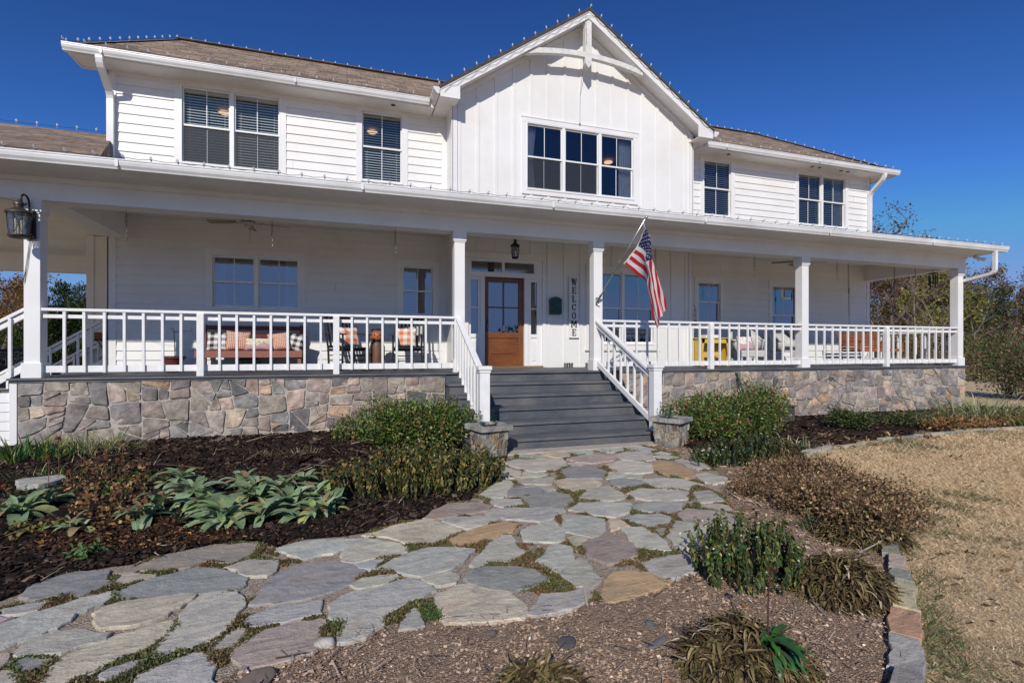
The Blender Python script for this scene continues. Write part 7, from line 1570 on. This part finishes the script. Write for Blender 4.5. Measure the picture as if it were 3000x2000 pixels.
# ------------------------------------------------------------------ trees and far planting
BARKM = MA('bark', .9, .3, 8, .5, 20, stretch=(1, 1, .2)); TLEAF = MA('tree_leaf', .6, .15, 3, 0, transl=.25, spec=.25)
def tree(name, label, x, y, h, cr, seed, palette, n=6000, leaf=.16, trunk=.12, base=.25, spreadk=.75, cat='tree', bark=(.13, .10, .08), levels=3, clump=.35, group=None, lean=0.0, kids=7):
    r = random.Random(seed); t = thing(name, label, cat, (x, y, .05), group=group); mb = MB(); mb.col = bark; tips = []
    def grow(p, d, ln, rad, lv):
        pts = [p]; q = p.copy(); dd = d.copy(); k = 5
        for i in range(k): dd = (dd + Vector((r.gauss(0, .12), r.gauss(0, .12), r.gauss(.04, .06)))).normalized(); q = q + dd * ln / k; pts.append(q)
        mb.tube(pts, [rad * (1 - .75 * i / k) for i in range(k + 1)], 6 if lv == 0 else 4, caps=False)
        if lv >= levels: tips.extend(pts[2:]); return
        nk = kids if lv == 0 else 4
        for i in range(nk):
            tt = (base + (1 - base) * (i + r.random()) / nk) if lv == 0 else r.uniform(.3, 1); j = min(k - 1, int(tt * k)); s_ = pts[j].lerp(pts[j + 1], tt * k - j) if tt < 1 else pts[-1]
            az = r.uniform(0, 6.28); up_ = r.uniform(.25, .9); nd = (Vector((math.cos(az), math.sin(az), up_)) + d * .3).normalized()
            grow(s_, nd, (cr * r.uniform(.6, 1.0) * (1.15 - .6 * tt * (lv == 0))) * (.62 ** lv) if lv == 0 else ln * r.uniform(.45, .7), rad * .45, lv + 1)
    grow(Vector((0, 0, 0)), Vector((lean, 0, 1)).normalized(), h * .86, trunk, 0); mb.build('trunk', BARKM, t)
    if n:
        q = np.random.default_rng(seed); T = np.array([tuple(p) for p in tips]); k = q.integers(0, len(T), n); lum = q.uniform(.8, 1.2, len(T)); P = T[k] + q.normal(0, clump * cr * .22, (n, 3)); c = pal(n, palette, .2, q) * lum[k][:, None]
        V, F, C = scatter(LEAF[0], LEAF[1], P, frames(unit(n, q) + np.array([0, 0, -.2]), q.uniform(0, 6, n)), leaf * q.uniform(.5, 1.2, n), np.clip(c, 0, 1)); np_mesh('crown', V, F, TLEAF, t, C)
    return t
def cedar(label, x, y, h, r0, seed, palette, n=7000, leaf=.2, name='cedar_tree', group=None):
    t = thing(name, label, 'tree', (x, y, .05), group=group); q = np.random.default_rng(seed); mb = MB(); mb.col = (.12, .09, .07); mb.tube([(0, 0, 0), (0.05, 0, h * .5), (0, 0, h * .95)], [.16, .1, .02], 6); mb.build('trunk', BARKM, t); L_ = []
    for i in range(46): z = h * (.04 + .92 * q.random()); rr = r0 * (1.03 - z / h) ** .75 * q.uniform(.55, 1.0); a = q.uniform(0, 6.28); s_ = r0 * q.uniform(.18, .34) * (1.2 - .7 * z / h); L_.append((rr * .8 * math.cos(a), rr * .8 * math.sin(a), z, s_, s_, s_ * 1.3))
    V, F, C = cloud(L_, n, LEAF, leaf, palette, seed, shell=.35, up=.9, rnd=.7, sq=.5, jit=.25); np_mesh('crown', V, F, TLEAF, t, C); return t
DKG = [((.016, .04, .012), 4), ((.035, .07, .018), 3), ((.07, .11, .03), 1.5)]; MIXG = [((.02, .045, .012), 3), ((.05, .075, .02), 3), ((.10, .11, .03), 1)]
BRO = [((.17, .105, .05), 4), ((.25, .17, .085), 3), ((.11, .08, .042), 3), ((.30, .19, .07), 1.5), ((.12, .13, .05), 1.5)]; YEG = [((.30, .28, .04), 4), ((.16, .19, .03), 3), ((.40, .32, .06), 2), ((.05, .08, .015), 2)]; RED = [((.10, .03, .025), 3), ((.17, .07, .05), 3), ((.12, .06, .03), 2)]; ORA = [((.34, .15, .03), 3), ((.22, .11, .03), 3), ((.10, .09, .03), 2)]
# left, seen through the breezeway
for i, (px, d, h, r0, lb) in enumerate([(60, 27, 6.2, 2.6, 'dark evergreen tree left of the end column beyond the breezeway'), (148, 30, 6.8, 2.2, 'pointed dark cedar seen just right of the end column'), (200, 29, 6.5, 2.4, 'dense dark cedar beside the house corner'), (235, 33, 7.0, 2.6, 'dark cedar partly hidden by the house corner'), (-60, 28, 6.5, 3.0, 'dark evergreen at the far left edge'), (105, 34, 5.6, 2.6, 'darker cedar behind the end column')]):
    x, y = AT(px, d); cedar(lb, x, y, h * .80, r0, 400 + i, DKG if i % 2 else MIXG, 8000, .2, group='evergreens beyond the breezeway')
x, y = AT(-25, 22); tree('maple_tree', 'orange leaved tree at the left edge of the picture', x, y, 5.0, 2.2, 410, ORA, 3600, .11, .09, base=.2)
# right
for i, (px, d, h, cr_, P_, n, lb) in enumerate([
        (2030, 34, 9.2, 4.0, BRO, 11000, 'brown leaved oak showing between house corner and porch swing'), (2068, 40, 10.5, 4.0, MIXG, 9000, 'tall green tree behind the brown oak right of the house'), (2138, 31, 6.9, 3.0, YEG, 10000, 'yellow green bushy tree framed between wind chime and railing'),
        (2098, 36, 8.2, 3.4, BRO, 6000, 'thin brown leaved tree left of the yellow green tree'), (2185, 38, 8.6, 3.4, BRO, 4500, 'sparse brown tree behind the right end column'), (2245, 40, 8.8, 3.6, BRO, 2600, 'nearly bare grey tree right of the end column'), (2330, 42, 8.0, 3.4, BRO, 2600, 'nearly bare twiggy tree at the right edge'), (2290, 37, 6.4, 3.2, MIXG, 2600, 'green scrubby tree between two bare trees at the right'),
        (2400, 36, 7.5, 3.4, MIXG, 6000, 'green tree cut by the right edge'), (2215, 33, 5.5, 2.6, MIXG, 2800, 'low green tree right beside the end column'), (2345, 31, 5.2, 2.6, BRO, 3200, 'low russet tree near the right edge')]):
    x, y = AT(px, d); tree('broadleaf_tree', lb, x, y, h * .93, cr_ * .9, 420 + i, P_, n, .17, .12, base=.12, levels=3, kids=10, group='trees beyond the lawn')
x, y = AT(2045, 24); tree('maple_tree', 'reddish sparse treetop showing above the porch roof right of the upper storey', x, y, 8.3, 2.4, 440, RED, 1500, .12, .09, base=.35, kids=9)
for i, (px, d, h) in enumerate([(2035, 29, 6.0), (2110, 27, 6.8), (2168, 28, 6.4), (2228, 29, 7.2), (2262, 30, 7.6), (2300, 33, 6.2), (2350, 30, 6.6), (2380, 31, 5.6)]):
    x, y = AT(px, d); tree('bare_tree', ['thin bare pale sapling by the house corner', 'thin bare sapling behind the porch swing', 'thin bare sapling left of the end column', 'tall bare sapling just right of the end column', 'second bare sapling right of the end column', 'low bare sapling in front of green scrub', 'bare sapling close to the right edge', 'bare sapling cut by the right edge'][i], x, y, h, 2.2, 450 + i, BRO, 260, .11, .05, base=.15, bark=(.24, .20, .17), kids=11, group='bare saplings beyond the lawn')
x, y = AT(2125, 20); m_ = MB(); m_.col = (.5, .48, .44); t = thing('birch_tree', 'slim pale barked trunk behind the side railing', 'tree', (x, y, .05)); m_.tube([(0, 0, 0), (.03, 0, 1), (-.02, 0, 1.9)], [.06, .05, .04], 8); m_.build('trunk', MA('pale_bark', .8, .5, 9, .4, 20), t)
def scrub(label, px, d, w_, h, seed, P_, n, leaf=.09):
    x, y = AT(px, d); bush('scrub_bush', label, 'bush', x, y, w_, w_ * .7, h, n, leaf, P_, seed, lumps=16, group='scrub beyond the right bed')
scrub('large dark scrub bush with brown twigs right of the stone corner', 2316, 15.5, 1.25, 2.1, 470, [((.06, .11, .035), 4), ((.20, .13, .08), 4), ((.28, .18, .11), 2), ((.10, .16, .05), 2)], 4600, .07); scrub('second dark scrub bush at the right edge', 2410, 14.5, 1.3, 2.0, 471, [((.06, .10, .035), 3), ((.20, .13, .08), 4), ((.10, .15, .05), 2)], 3800, .07)
scrub('bright green scrub behind the stone corner', 2238, 24, 1.7, 2.4, 472, [((.06, .11, .02), 4), ((.11, .15, .03), 3), ((.13, .09, .04), 1.5)], 6000, .1); scrub('brown hedge plants seen through the side railing', 2100, 21, 3.0, 2.2, 473, BRO, 9000, .1); scrub('brown green hedge plants behind the swing', 2030, 24, 3.0, 2.2, 474, BRO + MIXG, 8000, .1)
for i, px in enumerate((-150, 2480, 2600)): x, y = AT(px, 36); tree('broadleaf_tree', ['tree beyond the left edge of the picture', 'tree beyond the right edge of the picture', 'farther tree beyond the right edge of the picture'][i], x, y, 7.5, 3.5, 490 + i, MIXG, 3000, .25, .12)
for k in range(3):
    q = np.random.default_rng(500 + k); n = 26; L_ = []
    px0, px1, d = ((1960, 2700, 50), (-700, 290, 44), (0, 0, 0))[k]
    for i in range(n):
        px = px0 + (px1 - px0) * i / n; x, y = AT(px, d + q.uniform(-3, 3)) if k < 2 else (-90 + 7.5 * i, -62 + q.uniform(-4, 4)); hh = q.uniform(2.4, 4.4) * (1 if k < 2 else .95); L_.append((x, y, hh * .45, 3.2 if k < 2 else 6, 2.2, hh * .55)); L_.append((x + 1, y, hh * .9, 2, 1.5, hh * .35))
    V, F, C = cloud(L_, 26000, LEAF, .3 if k < 2 else .45, (BRO + MIXG) if k == 0 else DKG, 510 + k, shell=.6); struct(np_mesh('woods', V, F, TLEAF, None, C), 'stuff', ('continuous mixed brown and green woods edge far beyond the lawn', 'dark evergreen woods edge beyond the breezeway', 'dark woods across the open ground facing the house')[k])

# parked car at far left
NVY = M('navy_car_paint', (.01, .013, .035), .25, .05, 4, spec=.6); x, y = AT(-45, 14); cp = thing('parked_car', 'dark navy car parked at the far left edge behind the side stair railing', 'car', (x, y, .08), .5)
m_ = MB(); prof = [(-2.1, .35), (-2.1, .75), (-1.9, .92), (-1.1, .98), (-.6, 1.42), (.9, 1.45), (1.5, 1.0), (2.15, .88), (2.2, .4)]; m_.prism([(a, -.86, b) for a, b in prof], (0, 1.72, 0)); m_.build('body', NVY, cp, bevel=.06)
m_ = MB(); [m_.prism([(-1.0, s_, 1.0), (-.56, s_, 1.36), (.84, s_, 1.38), (1.3, s_, 1.0)], (0, .01, 0)) for s_ in (-.872, .862)]; m_.build('window', GLASS, cp)
for a in (-1.35, 1.35):
    for b in (-.8, .62): m_ = MB(); m_.tube([(a, b, .32), (a, b + .2, .32)], .33, 20); wv_ = m_.build('wheel', BLACKM, cp); m_ = MB(); m_.tube([(a, b - .005, .32), (a, b + .205, .32)], .2, 14); m_.build('rim', STEEL, wv_)

# ------------------------------------------------------------------ strings of clear bulbs
bp = MB(); bp.lathe([(.013, 0), (.021, .012), (.023, .026), (.017, .046), (.007, .066), (.001, .072)], n=8); BULBME = bp.build('bulb', BULB, smooth=True); BULBME.scale = (.82, .82, .82)
cpm = MB(); cpm.lathe([(.011, -.024), (.012, 0)], n=7); cpm.box(-.008, -.004, -.06, .008, .004, -.02); CLIPME = cpm.build('clip', CLIP)
_first = [True]
def string(label, pts, step, direc, tilt=.25, sag=.02, seed=0):
    t = thing('string_lights', label, 'string lights', pts[0], group='strings of clear bulbs on the roof edges'); r = random.Random(seed); P = [Vector(p) for p in pts]; o0 = P[0]; L_ = []; wp = []
    for a, b in zip(P, P[1:]):
        n = max(1, int((b - a).length / step))
        for i in range(n): L_.append(a.lerp(b, i / n)); 
    for i, p in enumerate(L_):
        wp.append(p - o0)
        if i + 1 < len(L_): q = (p + L_[i + 1]) / 2; wp.append(q - o0 - Vector((0, 0, sag * r.uniform(.3, 1.3))))
    m_ = MB(); m_.tube(wp, .0035, 4); m_.build('light_cord', WIRE, t)
    D = Vector(direc).normalized()
    for p in L_:
        d = (D + Vector((r.gauss(0, tilt * .5), r.gauss(0, tilt * .3), r.gauss(0, .05)))).normalized(); e = d.to_track_quat('Z', 'Y').to_euler()
        if _first[0]: b_ = BULBME; b_.parent = t; b_.location = p - o0; b_.rotation_euler = e; c_ = CLIPME; c_.parent = b_; _first[0] = False
        else:
            b_ = BULBME.copy(); COL.objects.link(b_); b_.parent = t; b_.location = p - o0; b_.rotation_euler = e; c_ = CLIPME.copy(); COL.objects.link(c_); c_.parent = b_
    return t
string('long string of clear bulbs clipped along the porch gutter', [(-4.9, -.70, 3.985), (15.0, -.70, 3.985)], .305, (0, -.75, .55), .2)
string('string of clear bulbs on the upper left eave gutter', [(-4.5, 1.835, 6.665), (GC - OH - .15, 1.835, 6.665)], .30, (0, -.7, .6), .2, seed=1); string('string of clear bulbs on the upper right eave gutter', [(GC + OH + .2, 1.835, 6.665), (15.05, 1.835, 6.665)], .30, (0, -.7, .6), .2, seed=2)
string('string of clear bulbs up the left hip and along the left ridge', [(E0, EY, EZ + .05), (RA[0], RA[1], RA[2] + .05), (GC - .8, RA[1], RA[2] + .05)], .27, (0, 0, 1), .12, seed=3); string('string of clear bulbs along the right ridge and down the right hip', [(GC + .9, RB[1], RB[2] + .05), (RB[0], RB[1], RB[2] + .05), (E1, EY, EZ + .05)], .27, (0, 0, 1), .12, seed=4)
string('string of clear bulbs on the left slope of the gable', [(GC - OH, RK - .06, EL + .03), (GC, RK - .06, AP + .03)], .29, (-.25, -.2, 1), .12, .05, 5); string('string of clear bulbs on the right slope of the gable', [(GC + .02, RK - .06, AP + .03), (GC + OH, RK - .06, EL + .03)], .29, (.35, -.2, 1), .12, .05, 6)
string('string of clear bulbs along the breezeway roof ridge', [(-9, 3.82, 5.92), (HX0 - .1, 3.82, 5.92)], .305, (0, 0, 1), .12, seed=7)
m_ = MB(); wp = [(GC - OH + .1 + (OH - .1) * i / 24, RK - .04, EL - .09 + RS * (OH - .1) * i / 24 + (.045 if i % 2 else -.01)) for i in range(25)] + [(GC + OH * i / 24, RK - .04, AP - .10 - RS * OH * i / 24 + (.045 if i % 2 else -.01)) for i in range(1, 24)]
m_.tube(wp, .004, 4); tag(m_.build('light_cord', WIRE), 'dark cord looping along the white gable rake boards', 'cord'); m_ = MB(); xg = PL(1331, 290, GY - .05)[0]; m_.tube([(xg - .02, RK - .03, 8.75), (xg, RK - .02, 8.2), (xg + .01, GY - .06, 7.2), (xg + .01, GY - .05, 6.56)], .004, 4); m_.lathe([(.014, -.02), (.016, .015)], (xg + .01, GY - .05, 6.54), 7); tag(m_.build('cord', WIRE), 'thin dark cord hanging down the gable wall to the window', 'cord')
# lit ceiling lamps inside
em = bpy.data.materials.new('warm_lamp_glow'); em.use_nodes = True; b_ = em.node_tree.nodes['Principled BSDF']; b_.inputs['Base Color'].default_value = (.8, .5, .3, 1); b_.inputs['Emission Color'].default_value = (1, .62, .32, 1); b_.inputs['Emission Strength'].default_value = 1.2
for i, (px, py, Yd, lb) in enumerate([(516, 236, 4.0, 'glowing ceiling lamp seen in the upper left double window'), (855, 281, 4.0, 'glowing ceiling lamp seen in the upper single window left of the gable'), (1397, 327, 4.0, 'glowing ceiling lamp seen in the right pane of the gable window'), (515, 602, 4.2, 'glowing amber lamp seen in the ground floor double window')]):
    x, y, z = PL(px, py, Yd); z = (6.72 if i < 3 else 3.92); dd = (8.5 + Yd)
    m_ = MB(); m_.lathe([(.11, -.02), (.12, -.04), (.09, -.06), (.0, -.07)], n=18, capped=False); tag(m_.build('ceiling_lamp', em, loc=(x, y, z), smooth=True), lb, 'lamp', 'lit lamps inside the house')
